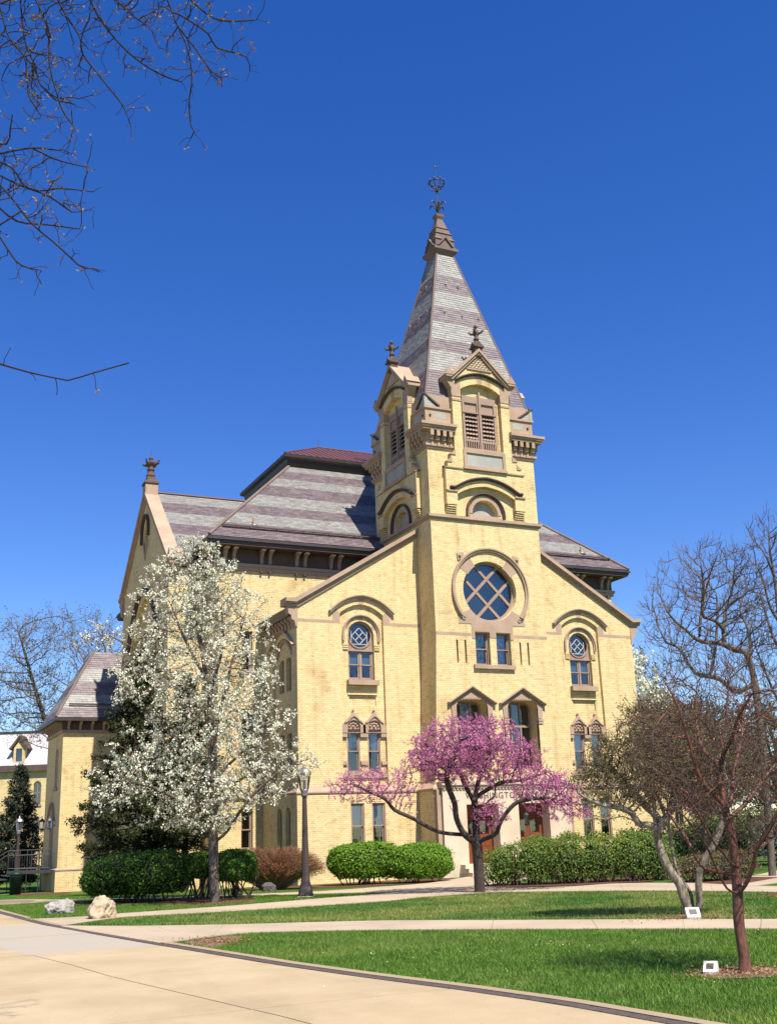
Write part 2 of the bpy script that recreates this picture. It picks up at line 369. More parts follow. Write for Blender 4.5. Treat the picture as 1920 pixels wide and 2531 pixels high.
# ================================================================== terrain
def gh(x, y):
    t = min(1.0, max(0.0, (y+6)/22.0)); return -0.47*t*t*(3-2*t)
def ghv(x, y):
    t = np.clip((y+6)/22.0, 0, 1); return -0.47*t*t*(3-2*t)
def smooth_poly(pts, n=4):
    out = []
    P = [Vector(p) for p in pts]
    for i in range(len(P)-1):
        p0, p1, p2, p3 = P[max(i-1, 0)], P[i], P[i+1], P[min(i+2, len(P)-1)]
        for k in range(n):
            t = k/n
            out.append(.5*((2*p1)+(p2-p0)*t+(2*p0-5*p1+4*p2-p3)*t*t+(3*p1-p0-3*p2+p3)*t**3))
    out.append(P[-1]); return out
def axis_vals():
    a = list(np.arange(-60, 40.01, 1.0)); b = [-2500, -900, -400, -200, -120, -80]; c = [55, 80, 120, 200, 400, 900, 2500]
    return np.array(b+a+c)
gx_, gy_ = axis_vals(), axis_vals()
XX, YY = np.meshgrid(gx_, gy_, indexing='ij')
Vg = np.stack([XX.ravel(), YY.ravel(), ghv(XX.ravel(), YY.ravel())], 1)
ny = len(gy_); ii, jj = np.meshgrid(np.arange(len(gx_)-1), np.arange(ny-1), indexing='ij')
a_ = (ii*ny+jj).ravel()
tag(mesh_np('ground', Vg, np.stack([a_, a_+ny, a_+ny+1, a_+1], 1), ['grass']), kind='structure')

def sheet(name, pts, mat, lift, kind='structure', parent=None, grid=1.0):
    """flat polygon laid on the ground, cut fine enough to follow it"""
    bm = bmesh.new()
    vs_ = [bm.verts.new((p[0], p[1], 0)) for p in pts]
    bm.faces.new(vs_)
    xs = [p[0] for p in pts]; ys = [p[1] for p in pts]
    for ax, lo, hi in ((0, min(xs), max(xs)), (1, min(ys), max(ys))):
        g = max(grid, (hi-lo)/40)
        c = lo+g
        while c < hi:
            co = (c, 0, 0) if ax == 0 else (0, c, 0); no = (1, 0, 0) if ax == 0 else (0, 1, 0)
            bmesh.ops.bisect_plane(bm, geom=bm.verts[:]+bm.edges[:]+bm.faces[:], plane_co=co, plane_no=no); c += g
    for v in bm.verts: v.co.z = gh(v.co.x, v.co.y)+lift
    bmesh.ops.recalc_face_normals(bm, faces=bm.faces)
    if sum(f.normal.z for f in bm.faces) < 0: bmesh.ops.reverse_faces(bm, faces=bm.faces)
    me = bpy.data.meshes.new(name); bm.to_mesh(me); bm.free(); me.materials.append(M[mat])
    o = link(bpy.data.objects.new(name, me), parent)
    if kind: o['kind'] = kind
    return o

def strip_x(y):
    ys = [-60, -40, -36, -34, -32.4, -30.6, -28.6, -24, -20, -16.4, -8.8, 0, 20, 60]
    xs = [-19.0, -18.9, -18.95, -19.07, -19.31, -19.66, -19.98, -20.5, -20.92, -21.28, -21.5, -21.45, -21.2, -20]
    return float(np.interp(y, ys, xs))
def edge_pts(off, y0, y1, step=.5):
    n = max(2, int(abs(y1-y0)/step)); return [(strip_x(y0+(y1-y0)*i/n)+off, y0+(y1-y0)*i/n) for i in range(n+1)]

# plaza: dark bedding sheet and concrete slabs with open joints
SW = .17
plaza = sheet('plaza', edge_pts(-SW, -60, 40) + [(-60, 40), (-60, -60)], 'joint', .004, grid=6)
def slab(parent, pts, mat, lift):
    mb = MB()
    n = len(pts)
    V = [(p[0], p[1], gh(*p)+lift) for p in pts] + [(p[0], p[1], gh(*p)+.001) for p in pts]
    mb.add(V, [tuple(range(n))] + [(i, n+i, n+(i+1) % n, (i+1) % n) for i in range(n)])
    return mb.build('slab', mat, parent)
ycuts = [-60, -52, -48, -44.2, -40.1, -36.2, -32.3, -28.2, -24.1, -20.0, -15.9, -11.8, -7.7, -3.6, .5, 6, 12, 20, 30, 40]
def jx(y): return strip_x(y)-SW-(1.9+.0*y) if False else float(np.interp(y, [-60, -33.3, -32.3, -28.4, -26.1, -22.1, -10, 40], [-20.6, -21.65, -21.79, -22.32, -22.51, -23.0, -23.9, -24]))
for i in range(len(ycuts)-1):
    y0, y1 = ycuts[i]+.018, ycuts[i+1]-.018
    cols = [(lambda y: strip_x(y)-SW, jx), (jx, lambda y: jx(y)-3.9), (lambda y: jx(y)-3.9, lambda y: jx(y)-7.8), (lambda y: jx(y)-7.8, lambda y: jx(y)-30)]
    for c, (fa, fb) in enumerate(cols):
        n = 6; ys_ = [y0+(y1-y0)*k/n for k in range(n+1)]
        skew = lambda y, x: y + (x+21)*.07
        right = [(fa(y)-(.0 if c == 0 else .007), y) for y in ys_]; left = [(fb(y)+.007, y) for y in ys_[::-1]]
        mt = 'concrete_grey' if (c == 0 and -24.2 < ycuts[i] < -19.5) else 'concrete'
        slab(plaza, right+left, mt, .014+.0015*((i*7+c*3) % 4))
band_ = sheet('paver_band', edge_pts(0, -60, 30, .3) + edge_pts(-SW-.004, -60, 30, .3)[::-1], 'joint', .008, grid=9)
# soldier course of dark brick pavers
pm = MB(); pm.add([(-.082, -.048, 0), (.082, -.048, 0), (.082, .048, 0), (-.082, .048, 0), (-.078, -.044, .022), (.078, -.044, .022), (.078, .044, .022), (-.078, .044, .022)],
       [(4, 5, 6, 7), (0, 1, 5, 4), (1, 2, 6, 5), (2, 3, 7, 6), (3, 0, 4, 7)])
pav0 = pm.build('paver', 'paver', band_)
ys_ = []; y = -37.2
while y < 10: ys_.append(y); y += .1
near = ys_[:300]; far = ys_[300:]
for k, y in enumerate(near):
    o = pav0 if k == 0 else bpy.data.objects.new('paver', pav0.data)
    if k: link(o, band_)
    dx = strip_x(y+.05)-strip_x(y-.05)
    o.location = (strip_x(y)-SW/2-.003, y, gh(0, y)+.004+random.uniform(-.002, .002)); o.rotation_euler = (0, 0, -math.atan2(dx, .1)+random.uniform(-.02, .02))
mbp = MB()
for y in far:
    x = strip_x(y)-SW/2-.003; z = gh(x, y)+.004
    mbp.add([(x+a, y+b, z+c) for a, b, c in ((-.078, -.044, .022), (.078, -.044, .022), (.078, .044, .022), (-.078, .044, .022), (-.082, -.048, 0), (.082, -.048, 0))], [(0, 1, 2, 3), (4, 5, 1, 0)])
mbp.build('pavers_far', 'paver', band_, kind='stuff')
# concrete kerb edging beyond the band
for y0, y1 in ((-60, -23.6), (-17.4, -14.2), (-13.3, -4.7)):
    mb = MB(); e = edge_pts(.01, y0, y1, .4)
    V = []
    for (x, y) in e: V += [(x, y, gh(x, y)-.01), (x, y, gh(x, y)+.03), (x+.135, y, gh(x, y)+.035), (x+.15, y, gh(x, y)-.01)]
    n = len(e); F = [(i*4+k, i*4+4+k, i*4+5+k, i*4+1+k) for i in range(n-1) for k in range(3)]
    mb.add(V, F + [(0, 1, 2, 3), ((n-1)*4+3, (n-1)*4+2, (n-1)*4+1, (n-1)*4)])
    tag(mb.build('kerb', 'kerb'), kind='structure')

# footpaths: ribbons of cast slabs
def ribbon(name, left, right, nseg, lift, mat='path'):
    L, R = smooth_poly([(*p, 0) for p in left], 6), smooth_poly([(*p, 0) for p in right], 6)
    base = sheet(name, [(p.x, p.y) for p in L]+[(p.x, p.y) for p in R[::-1]], 'joint', lift, grid=1.5)
    def samp(P, t):
        f = t*(len(P)-1); i = min(int(f), len(P)-2); return P[i].lerp(P[i+1], f-i)
    for s_ in range(nseg):
        ts = [(s_+.003+(1-.006)*k/4)/nseg for k in range(5)]
        slab(base, [(samp(L, t).x, samp(L, t).y) for t in ts]+[(samp(R, t).x, samp(R, t).y) for t in ts[::-1]], mat, lift+.006)
    return base
ribbon('footpath_lawn', [(-21.22, -16.9), (-20.2, -18.4), (-18.46, -20.1), (-16.77, -21.25), (-15.4, -22.3), (-13.75, -24.3), (-11.93, -26.45), (-10.62, -28.09), (-6.5, -32.9), (-2, -38)],
       [(-20.56, -23.6), (-19.9, -23.2), (-19.4, -22.9), (-18.6, -22.75), (-17.0, -23.85), (-14.82, -26.15), (-13.15, -28.05), (-11.97, -29.48), (-8.0, -34.2), (-3.6, -39.4)], 13, .012)
ribbon('footpath_middle', [(-21.42, -13.7), (-19.98, -14.08), (-19.1, -13.75), (-17.8, -13.62), (-15.85, -13.3), (-13.25, -12.5), (-11, -11.9), (-9.3, -11.3)],
       [(-21.28, -17.2), (-19.5, -15.4), (-18.6, -15.5), (-17.1, -15.75), (-14.6, -15.85), (-12.4, -15.75), (-11, -14.95), (-9.0, -14.6)], 11, .010)
ribbon('footpath_back', [(-23, 6.0), (-19.8, 4.0), (-19.0, -2.2), (-17.8, -3.9), (-15.9, -6.2), (-12.15, -8.0), (-10.7, -8.2), (-9.2, -7.7), (-6.3, -6.6), (-2.6, -2.6)],
       [(-23, -4.2), (-20.9, -4.6), (-19.47, -4.84), (-18.0, -4.96), (-16.2, -7.3), (-14.4, -8.25), (-12.6, -9.5), (-10.1, -11.4), (-5.2, -9.8), (2.8, -2.6)], 12, .018)
ribbon('footpath_right', [(-9.4, -10.6), (-7.3, -11.5), (-6.9, -12.8), (-5.7, -14.25), (-3.76, -14.3), (-2.7, -16.5), (-3.0, -19.0), (-2.4, -22), (0, -27)],
       [(-10.0, -14.7), (-9.25, -14.8), (-8.47, -14.9), (-7.4, -16.3), (-6.3, -17.9), (-5.5, -19.6), (-4.9, -21.9), (-4.4, -25), (-3, -30)], 12, .015)
ribbon('footpath_far', [(-3.2, -17.2), (1.2, -14.7), (6, -11.5), (14, -7)], [(-2.9, -19.3), (2.2, -16.8), (7, -13.5), (15, -9)], 7, .013)
# planting beds
sheet('mulch_bed_hedge', [(-12.6, -3.0), (-9.6, -6.3), (-6.5, -6.4), (-3.6, -3.9), (-3.3, -1.9), (-12, .0)], 'mulch', .008)
sheet('mulch_bed_right', [(-7.1, -11.4), (-6.6, -12.6), (-5.3, -13.95), (-2.4, -14.2), (-1.5, -13.4), (-.6, -10.5), (-6, -10.4)], 'mulch', .021)
sheet('mulch_bed_shrubs', [(-2.3, -14.8), (-3.1, -17.0), (-2.6, -18.4), (1.0, -16.3), (.6, -14.8)], 'mulch', .020)
sheet('mulch_bed_pear', [(-19.2, -6.6), (-15.2, -8.7), (-14.0, -9.9), (-15.0, -12.2), (-16.6, -12.2), (-17.4, -9.9), (-19.4, -8.1)], 'mulch', .009)
sheet('mulch_ring_tree', [(-16.22+.62*math.cos(t*.5236)*(1+.12*math.sin(3*t)), -33.3+.50*math.sin(t*.5236)*(1+.1*math.cos(2*t))) for t in range(12)], 'litter', .012)
sheet('litter_crab', [(-13.2, -24.6), (-11.6, -26.9), (-10.75, -27.9), (-10.1, -26.9), (-10.2, -25.9), (-11.3, -25.6), (-12.4, -24.9)], 'litter', .005)
sheet('litter_corner', [(-20.15, -23.75), (-19.6, -23.2), (-19.05, -22.95), (-18.95, -23.5), (-19.5, -24.6), (-20.1, -25.4)], 'litter', .006)
sheet('mulch_bed_far', [(-5.0, -22.2), (-6.2, -23.1), (-5.6, -24.4), (-4.4, -25.2), (-4.5, -23)], 'mulch', .020)
sheet('mulch_bed_annex', [(-17.6, 14.5), (-15.4, 13.6), (-15.0, 17.6), (-17.8, 17.9)], 'mulch', .009)

# ================================================================== hall building
B = thing('hall_building', (0, 0, 0), 'yellow brick hall with a tall slate-spired front tower and striped slate roofs', 'building')
W, T_, P_ = 8.887, 2.897, 1.451
TCY = -P_+T_                                   # tower centre Y
FACES = [Fr((0, TCY, 0), (1, 0, 0), (0, -1, 0)), Fr((0, TCY, 0), (0, -1, 0), (-1, 0, 0)), Fr((0, TCY, 0), (0, 1, 0), (1, 0, 0)), Fr((0, TCY, 0), (-1, 0, 0), (0, 1, 0))]

def sash_window(T, c, w, z0, z1, d, parent=B, blind=.9, head=None, low_blind=0.0, name='window'):
    """frame with an upper and a lower sash, a pane in each and a roller blind behind the upper"""
    mb = MB(); fw = .055
    out = head or rect(c-w, c+w, z0, z1)
    if head: inner = [(c+(u-c)*(w-fw)/w, z0+fw+(z-z0)*((z1-z0-2*fw)/(z1-z0))) for u, z in head]
    else: inner = rect(c-w+fw, c+w-fw, z0+fw, z1-fw)
    mb.fill(T, out, [inner], d+.06); mb.reveal(T, inner[::-1], d-.05, d+.06)
    win = mb.build(name, 'trim', parent)
    zm = (z0+z1)/2; iw = w-fw
    for nm, a, b, dd in (('upper_sash', zm-.03, z1-fw, .02), ('lower_sash', z0+fw, zm+.03, -.03)):
        m2 = MB()
        if head and nm == 'upper_sash':
            o2 = [(c-iw, zm-.03), (c+iw, zm-.03)]+[p for p in inner[2:]]
            i2 = [(c+(u-c)*(iw-.045)/iw, max(z-.03, zm+.02)) for u, z in o2]
        else:
            o2 = rect(c-iw, c+iw, a, b); i2 = rect(c-iw+.045, c+iw-.045, a+.05, b-.045)
        m2.fill(T, o2, [i2], d+dd); m2.reveal(T, i2[::-1], d+dd-.035, d+dd)
        m2.build(nm, 'trim', win)
        m3 = MB(); m3.fill(T, i2, (), d+dd-.02); m3.build('pane', 'glass', win)
    if blind:
        zb = z1-(z1-z0)*.5*blind if blind <= 1 else z1-(z1-z0)*.5*blind
        m4 = MB(); m4.fill(T, rect(c-w+.02, c+w-.02, zb, z1-.02), (), d-.065); m4.build('blind', 'blind', win)
    return win

def hood(T, path, w, d0, d1, mat='stone', name='hood_mould', parent=B):
    mb = MB(); mb.band(T, path, 0, w*.55, d0, d1); mb.band(T, path, w*.55, w, d0, d1+.05)
    return mb.build(name, mat, parent)

# ---------------- front block: facade
BC = 5.82
gable = lambda x: 11.35+(W-abs(x))*.603
mb = MB()
recs = [tudor_loop(s*BC, 1.045, 3.85, 11.18, 11.63) for s in (-1, 1)]
mb.fill(FRONT, [(-W, 3.6), (W, 3.6), (W, 11.35), (2.5, gable(2.5)), (-2.5, gable(2.5)), (-W, 11.35)], recs, 0)
RD = -.14
for s, lp in zip((-1, 1), recs):
    mb.reveal(FRONT, lp[::-1], RD, 0)
    c = s*BC
    holes = [round_loop(c, .625, 8.27, 10.27, 14)]
    lows = [rect(c+k*.49-.3, c+k*.49+.3, 4.32, 6.16) for k in (-1, 1)]
    pan = rect(c-.64, c+.64, 7.17, 7.62)
    mb.fill(FRONT, lp, holes+lows+[pan], RD)
    for h in holes+lows: mb.reveal(FRONT, h[::-1], RD-.30, RD)
    mb.reveal(FRONT, pan[::-1], RD-.07, RD); mb.fill(FRONT, pan, (), RD-.07)
mb.build('front_wall', 'brick', B)
# small stepped courses over the recessed panels
for s in (-1, 1):
    c = s*BC; mb = MB(); mb.box(FRONT, c-.70, c+.70, 7.635, 7.70, RD-.01, RD+.05); mb.box(FRONT, c-.64, c+.64, 7.54, 7.60, RD-.08, RD-.02); mb.build('corbel_course', 'brick', B)
# plinth with weathered water table
mb = MB(); PL = .12
bas = [rect(s*BC+k*.49-.31, s*BC+k*.49+.31, 1.25, 3.06) for s in (-1, 1) for k in (-1, 1)]
mb.fill(FRONT, rect(-W-PL, W+PL, -.8, 3.5), bas, PL)
for h in bas: mb.reveal(FRONT, h[::-1], PL-.32, PL)
mb.build('plinth_wall', 'brick', B)
mb = MB()
def wt(mb, pts, z0=3.5, z1=3.78, dout=.17, din=-.02):
    """water table along plan polyline pts [(x, y, nx, ny)]"""
    pr = [(dout-.05, z0-.02), (dout, z0), (dout, z0+.06), (din, z1)]
    V = [(x+nx*d, y+ny*d, z) for x, y, nx, ny in pts for d, z in pr]
    mb.add(V, [(i*4+k, i*4+4+k, i*4+5+k, i*4+1+k) for i in range(len(pts)-1) for k in range(3)])
wt(mb, [(-W, 4.1, -1, 0), (-W, 0, -1, -1), (W, 0, 1, -1), (W, 4.1, 1, 0)]); mb.build('water_table', 'stone', B)
for s in (-1, 1):
    c = s*BC
    # upper window: round light over a pair of sashes
    mb = MB(); dW = RD-.15
    lp = round_loop(c, .625, 8.27, 10.27, 16); inn = rect(c-.555, c-.035, 8.36, 9.56); inn2 = rect(c+.035, c+.555, 8.36, 9.56)
    circ = arc(c, 10.27, .53, 0, 2*math.pi*15/16, 15)
    mb.fill(FRONT, lp, [inn, inn2, circ], dW)
    for q in (inn, inn2, circ): mb.reveal(FRONT, q[::-1], dW-.08, dW)
    mb.band(FRONT, arc(c, 10.27, .53, 0, 2*math.pi, 20), -.06, .0, dW, dW+.04)
    mb.box(FRONT, c-.62, c+.62, 9.56, 9.64, dW, dW+.06)
    win = mb.build('round_headed_window', 'trim', B)
    m2 = MB(); m2.fill(FRONT, circ, (), dW-.06); m2.build('pane', 'glass', win)
    m2 = MB(); dg = dW-.045                     # leaded diamond lattice
    for a, b in (((-.42, .0), (0, .42)), ((0, .42), (.42, 0)), ((.42, 0), (0, -.42)), ((0, -.42), (-.42, 0)), ((-.21, -.21), (.21, .21)), ((-.21, .21), (.21, -.21))):
        m2.band(FRONT, [(c+a[0]*.9, 10.25+a[1]*.9), (c+b[0]*.9, 10.25+b[1]*.9)], -.014, .014, dg-.01, dg+.012)
    for a, b in (((-.40, -.36), (.40, -.36)), ((-.38, -.36), (-.38, .22)), ((.38, -.36), (.38, .22))):
        m2.band(FRONT, [(c+a[0], 10.25+a[1]), (c+b[0], 10.25+b[1])], -.012, .012, dg-.01, dg+.01)
    m2.build('lattice', 'lead', win)
    for k in (-1, 1):
        cc = c+k*.295
        for nm, a, b, dd in (('upper_sash', 8.95, 9.55, -.03), ('lower_sash', 8.37, 8.99, -.06)):
            m2 = MB(); o2 = rect(cc-.255, cc+.255, a, b); i2 = rect(cc-.195, cc+.195, a+.05, b-.05)
            m2.fill(FRONT, o2, [i2], dW+dd); m2.reveal(FRONT, i2[::-1], dW+dd-.03, dW+dd); m2.build(nm, 'trim', win)
            m2 = MB(); m2.fill(FRONT, i2, (), dW+dd-.02); m2.build('pane', 'glass', win)
        m2 = MB(); m2.fill(FRONT, rect(cc-.24, cc+.24, 9.02, 9.30), (), dW-.11); m2.build('blind', 'blind', win)
    mb = MB(); mb.box(FRONT, c-.73, c+.73, 8.05, 8.27, RD-.25, .10); mb.build('sill', 'stone', B)
    # round arch mould with drop ends, voussoir blocks
    pth = [(c-.80, 9.98)] + arc(c, 10.27, .80, math.pi, 0, 16) + [(c+.80, 9.98)]
    hood(FRONT, pth, .11, RD-.01, RD+.07, name='arch_mould')
    for a in (30, 90, 150):
        mb = MB(); a0, a1 = rad(a-9), rad(a+9); q = arc(c, 10.27, .64, a0, a1, 3)+arc(c, 10.27, .79, a1, a0, 3)
        mb.prism(FRONT, q, RD-.02, RD+.004); mb.build('voussoir', 'stone', B)
    for k in (-1, 1):
        for z in (9.60, 9.70, 9.80):
            mb = MB(); mb.box(FRONT, c+k*.76-.12, c+k*.76+.12, z, z+.055, RD-.01, RD+.05); mb.build('corbel_course', 'brick', B)
    # big pointed hood over the recess
    hood(FRONT, tudor(c, 1.50, 11.17, 11.92, 8), .13, -.02, .12)
    for k in (-1, 1):
        mb = MB(); mb.prism(FRONT, [(c+k*1.05, 10.72), (c+k*1.38, 10.72), (c+k*1.40, 11.15), (c+k*1.22, 11.36), (c+k*1.05, 11.18)][::k], -.05, .004); mb.build('springer', 'stone', B)
    mb = MB(); mb.prism(FRONT, [(c-.11, 11.63), (c+.11, 11.60), (c+.16, 11.90), (c-.16, 11.90)], -.05, .005); mb.build('keystone', 'stone', B)
    # paired lower windows under carved gablets
    for k in (-1, 1):
        cc = c+k*.49
        sash_window(FRONT, cc, .3, 4.32, 6.16, RD-.09, blind=.95)
        mb = MB(); fl = [(cc-.545, 6.0), (cc+.545, 6.0), (cc+.545, 6.32), (cc+.30, 6.55), (cc+.10, 6.78), (cc, 6.92), (cc-.10, 6.78), (cc-.30, 6.55), (cc-.545, 6.32)]
        hole = [(cc-.30, 6.02), (cc+.30, 6.02)]+arc(cc, 6.24, .30, 0, math.pi, 8)
        mb.fill(FRONT, fl, [hole], RD+.12); mb.reveal(FRONT, hole[::-1], RD-.05, RD+.12); mb.reveal(FRONT, fl, RD-.02, RD+.12)
        gab = mb.build('carved_gablet', 'stone', B)
        mb = MB(); mb.fill(FRONT, [(cc-.30, 6.16), (cc+.30, 6.16)]+arc(cc, 6.24, .30, 0, math.pi, 8), (), RD+.03)
        for a in range(5):                         # carved leaf lobes
            an = rad(18+36*a); mb.lathe(FRONT(cc+.19*math.cos(an), 6.24+.17*math.sin(an), RD+.03), [(.005, -.05), (.06, -.03), (.065, .0), (.05, .035), (.005, .05)], 6)
        mb.lathe(FRONT(cc, 6.27, RD+.04), [(.005, -.06), (.06, -.03), (.06, .03), (.005, .06)], 6)
        mb.build('carving', 'stone', gab)
        mb = MB(); mb.band(FRONT, [(cc-.40, 6.40), (cc-.24, 6.50), (cc-.13, 6.62), (cc, 6.70), (cc+.13, 6.62), (cc+.24, 6.50), (cc+.40, 6.40)], 0, .06, RD+.1, RD+.17); mb.build('label_mould', 'stone', gab)
        mb = MB(); mb.lathe(FRONT(cc, 6.95, RD+.08), [(.02, -.08), (.06, -.02), (.06, .03), (.01, .09)], 6); mb.build('crocket', 'stone', gab)
    for a, b in ((-1.04, -.80), (-.18, .18), (.80, 1.04)):
        mb = MB(); mb.box(FRONT, c+a, c+b, 5.82, 5.99, RD-.05, RD+.10); mb.build('impost', 'stone', B)
        mb = MB(); mb.box(FRONT, c+a, c+b, 4.66, 4.81, RD-.05, RD+.08); mb.build('impost', 'stone', B)
    mb = MB(); mb.box(FRONT, c-1.04, c+1.04, 4.12, 4.32, RD-.25, RD+.09); mb.build('sill', 'stone', B)
    for k in (-1, 1): sash_window(FRONT, c+k*.49, .31, 1.25, 3.06, PL-.10, blind=1.1)
    # stone band across the bay at springing height
    for u0, u1 in ((-W, -BC-1.38), (-BC+1.38, -2.9)) if s < 0 else ((BC+1.38, W), (2.9, BC-1.38)):
        mb = MB(); mb.box(FRONT, u0, u1, 10.72, 10.86, -.05, .006); mb.build('stone_band', 'stone', B)
# coping on the gable slopes with kneelers
for s in (-1, 1):
    mb = MB()
    pth = [(-9.45, 11.38), (-8.86, 11.36), (-2.75, gable(2.75)+.02)] if s < 0 else [(2.75, gable(2.75)+.02), (8.86, 11.36), (9.45, 11.38)]
    mb.band(FRONT, pth, 0, .10, -.50, .08); mb.band(FRONT, pth, .10, .17, -.50, .14); mb.band(FRONT, pth, .17, .33, -.50, .22)
    mb.build('coping', 'stone', B)
    mb = MB(); k = s
    mb.prism(FRONT, [(k*8.85, 10.45), (k*8.93, 10.5), (k*9.0, 10.75), (k*9.12, 10.8), (k*9.14, 10.98), (k*9.27, 11.05), (k*9.3, 11.39), (k*8.85, 11.39)][::k], -.35, .03)
    mb.build('kneeler', 'stone', B)
# sides of the front block
for s in (-1, 1):
    T = Fr((s*W, 0, 0), (0, s, 0), (s, 0, 0))
    mb = MB()
    y = lambda v: s*v
    def yl(pts): return [(s*a, z) for a, z in pts][::s]
    out = yl(rect(0, 4.2, 3.6, 11.3))
    rc = yl(tudor_loop(1.85, 1.25, 3.85, 9.7, 10.25))
    ups = [yl(rect(1.85+k*.45-.30, 1.85+k*.45+.30, 7.9, 9.35)) for k in (-1, 1)]
    lws = [yl(rect(1.85+k*.45-.30, 1.85+k*.45+.30, 4.4, 6.1)) for k in (-1, 1)]
    mb.fill(T, out, [rc], 0); mb.reveal(T, rc[::-1], -.14, 0); mb.fill(T, rc, ups+lws, -.14)
    for h in ups+lws: mb.reveal(T, h[::-1], -.42, -.14)
    b2 = [yl(round_loop(1.48+k*.52, .30, 1.2, 2.7, 8)) for k in (-1, 1)]
    mb.fill(T, yl(rect(-PL, 4.3, -.8, 3.5)), b2, PL)
    for h in b2: mb.reveal(T, h[::-1], PL-.3, PL)
    mb.build('side_wall', 'brick', B)
    if s < 0:
        for k in (-1, 1):
            sash_window(T, s*(1.85+k*.45), .30, 7.9, 9.35, -.36, blind=0); sash_window(T, s*(1.85+k*.45), .30, 4.4, 6.1, -.36, blind=0)
            cb = s*(1.48+k*.52); sash_window(T, cb, .30, 1.2, 3.0, PL-.22, blind=0, head=round_loop(cb, .30, 1.2, 2.7, 8))
        hood(T, tudor(s*1.85, 1.45, 9.7, 10.5, 8), .12, -.02, .10)
        mb = MB(); mb.band(T, tudor(s*1.85, .95, 9.4, 10.1, 6), 0, .12, -.15, -.05); mb.build('arch_mould', 'stone', B)
    mb = MB(); mb.box(T, min(y(.1), y(4.2)), max(y(.1), y(4.2)), 10.95, 11.35, -.05, .35); mb.build('eave', 'metal_dark', B)
    for i in range(9):
        mb = MB(); yy = .35+.4*i; mb.prism(Fr(T.o+T.u*(y(yy)), T.n, T.u*(-s)), [(0, 10.45), (.08, 10.5), (.12, 10.75), (.28, 10.85), (.28, 10.96), (0, 10.96)][::1], -.08, .08); mb.build('bracket', 'stone', B)
# block roof behind the copings
mb = MB()
for s in (-1, 1): mb.add([(s*9.2, .3, 11.25), (0, .3, gable(0)+.02), (0, 4.3, gable(0)+.02), (s*9.2, 4.3, 11.25)], [(0, 1, 2, 3)])
mb.build('block_roof', 'slate_base', B)

# ---------------- tower shaft
TF = FACES[0]
mb = MB(); D0 = T_
circ = arc(0, 12.28, 1.40, 0, 2*math.pi*39/40, 39)
wins = [rect(k*.545-.375, k*.545+.375, 8.88, 10.35) for k in (-1, 1)]
slits = [rect(u-.045, u+.045, 8.93, 9.97) for u in (-1.86, -1.44, 1.42, 1.84)]
def basket(c, w, zb, zt, r=.34): return [(c-w, zb), (c+w, zb)]+arc(c+w-r, zt-r, r, 0, math.pi/2, 5)+arc(c-w+r, zt-r, r, math.pi/2, math.pi, 5)
archs = [basket(k*1.3, .79, 4.3, 7.32) for k in (-1, 1)]
mb.fill(TF, [(-3.28, 3.6), (3.28, 3.6), (3.10, 6.2), (2.97, 8.6), (T_, 10.2), (T_, 15.62), (-T_, 15.62), (-T_, 10.2), (-2.97, 8.6), (-3.10, 6.2)], [circ]+wins+slits+archs, D0)
for h in [circ]+wins: mb.reveal(TF, h[::-1], D0-.38, D0)
for h in slits: mb.reveal(TF, h[::-1], D0-.25, D0); mb.fill(TF, h, (), D0-.25)
for h in archs: mb.reveal(TF, h[::-1], D0-.75, D0)
for s in (-1, 1):                                # flanks of the shaft
    prof = [(3.28, 3.6), (3.10, 6.2), (2.97, 8.6), (T_, 10.2), (T_, 15.62)]
    V = [(s*x, yy, z) for x, z in prof for yy in (-P_, 4.34)]
    mb.add(V, [((2*i, 2*i+1, 2*i+3, 2*i+2) if s > 0 else (2*i, 2*i+2, 2*i+3, 2*i+1)) for i in range(4)])
    mb.add([(s*3.42, -P_-.06, -.8), (s*3.42, 1, -.8), (s*3.42, 1, 3.5), (s*3.42, -P_-.06, 3.5)], [(0, 1, 2, 3)])
mb.fill(TF, rect(-3.42, 3.42, -.8, 3.5), [rect(k*1.28-.80, k*1.28+.80, -.5, 2.9) for k in (-1, 1)], D0+.06)
mb.build('tower_wall', 'brick', B)
mb = MB(); wt(mb, [(-3.30, 0, -1, 0), (-3.30, -P_-.0, -1, -1), (3.30, -P_-.0, 1, -1), (3.30, 0, 1, 0)], 3.5, 3.80, .20); mb.build('water_table', 'stone', B)
for u0, u1 in ((-2.9, -1.12), (1.12, 2.9)):
    mb = MB(); mb.box(TF, u0, u1, 10.16, 10.30, D0-.05, D0+.006); mb.build('stone_band', 'stone', B)
# rose window
mb = MB(); dg = D0-.30
mb.band(TF, arc(0, 12.28, 1.40, 0, 2*math.pi, 40), -.0, .10, dg-.05, dg+.06)
rose = mb.build('rose_window', 'trim', B)
for sx in (-1, 1):
    for off in (-.43, .43):
        mb = MB(); q = math.sqrt(1.38**2-off**2); ca = math.sqrt(.5)
        a = (ca*(off-q*sx*1), 0)
        p0 = (off*ca*sx - q*ca*1, 12.28 + off*ca*(-1)*-1*0 + 0)
        n_ = (ca, -sx*ca); t_ = (ca, sx*ca)
        A_ = (n_[0]*off-t_[0]*q, 12.28+n_[1]*off-t_[1]*q); B_ = (n_[0]*off+t_[0]*q, 12.28+n_[1]*off+t_[1]*q)
        mb.band(TF, [A_, B_], -.062, .062, dg-.03, dg+.05+.012*sx); mb.build('tracery_bar', 'trim', rose)
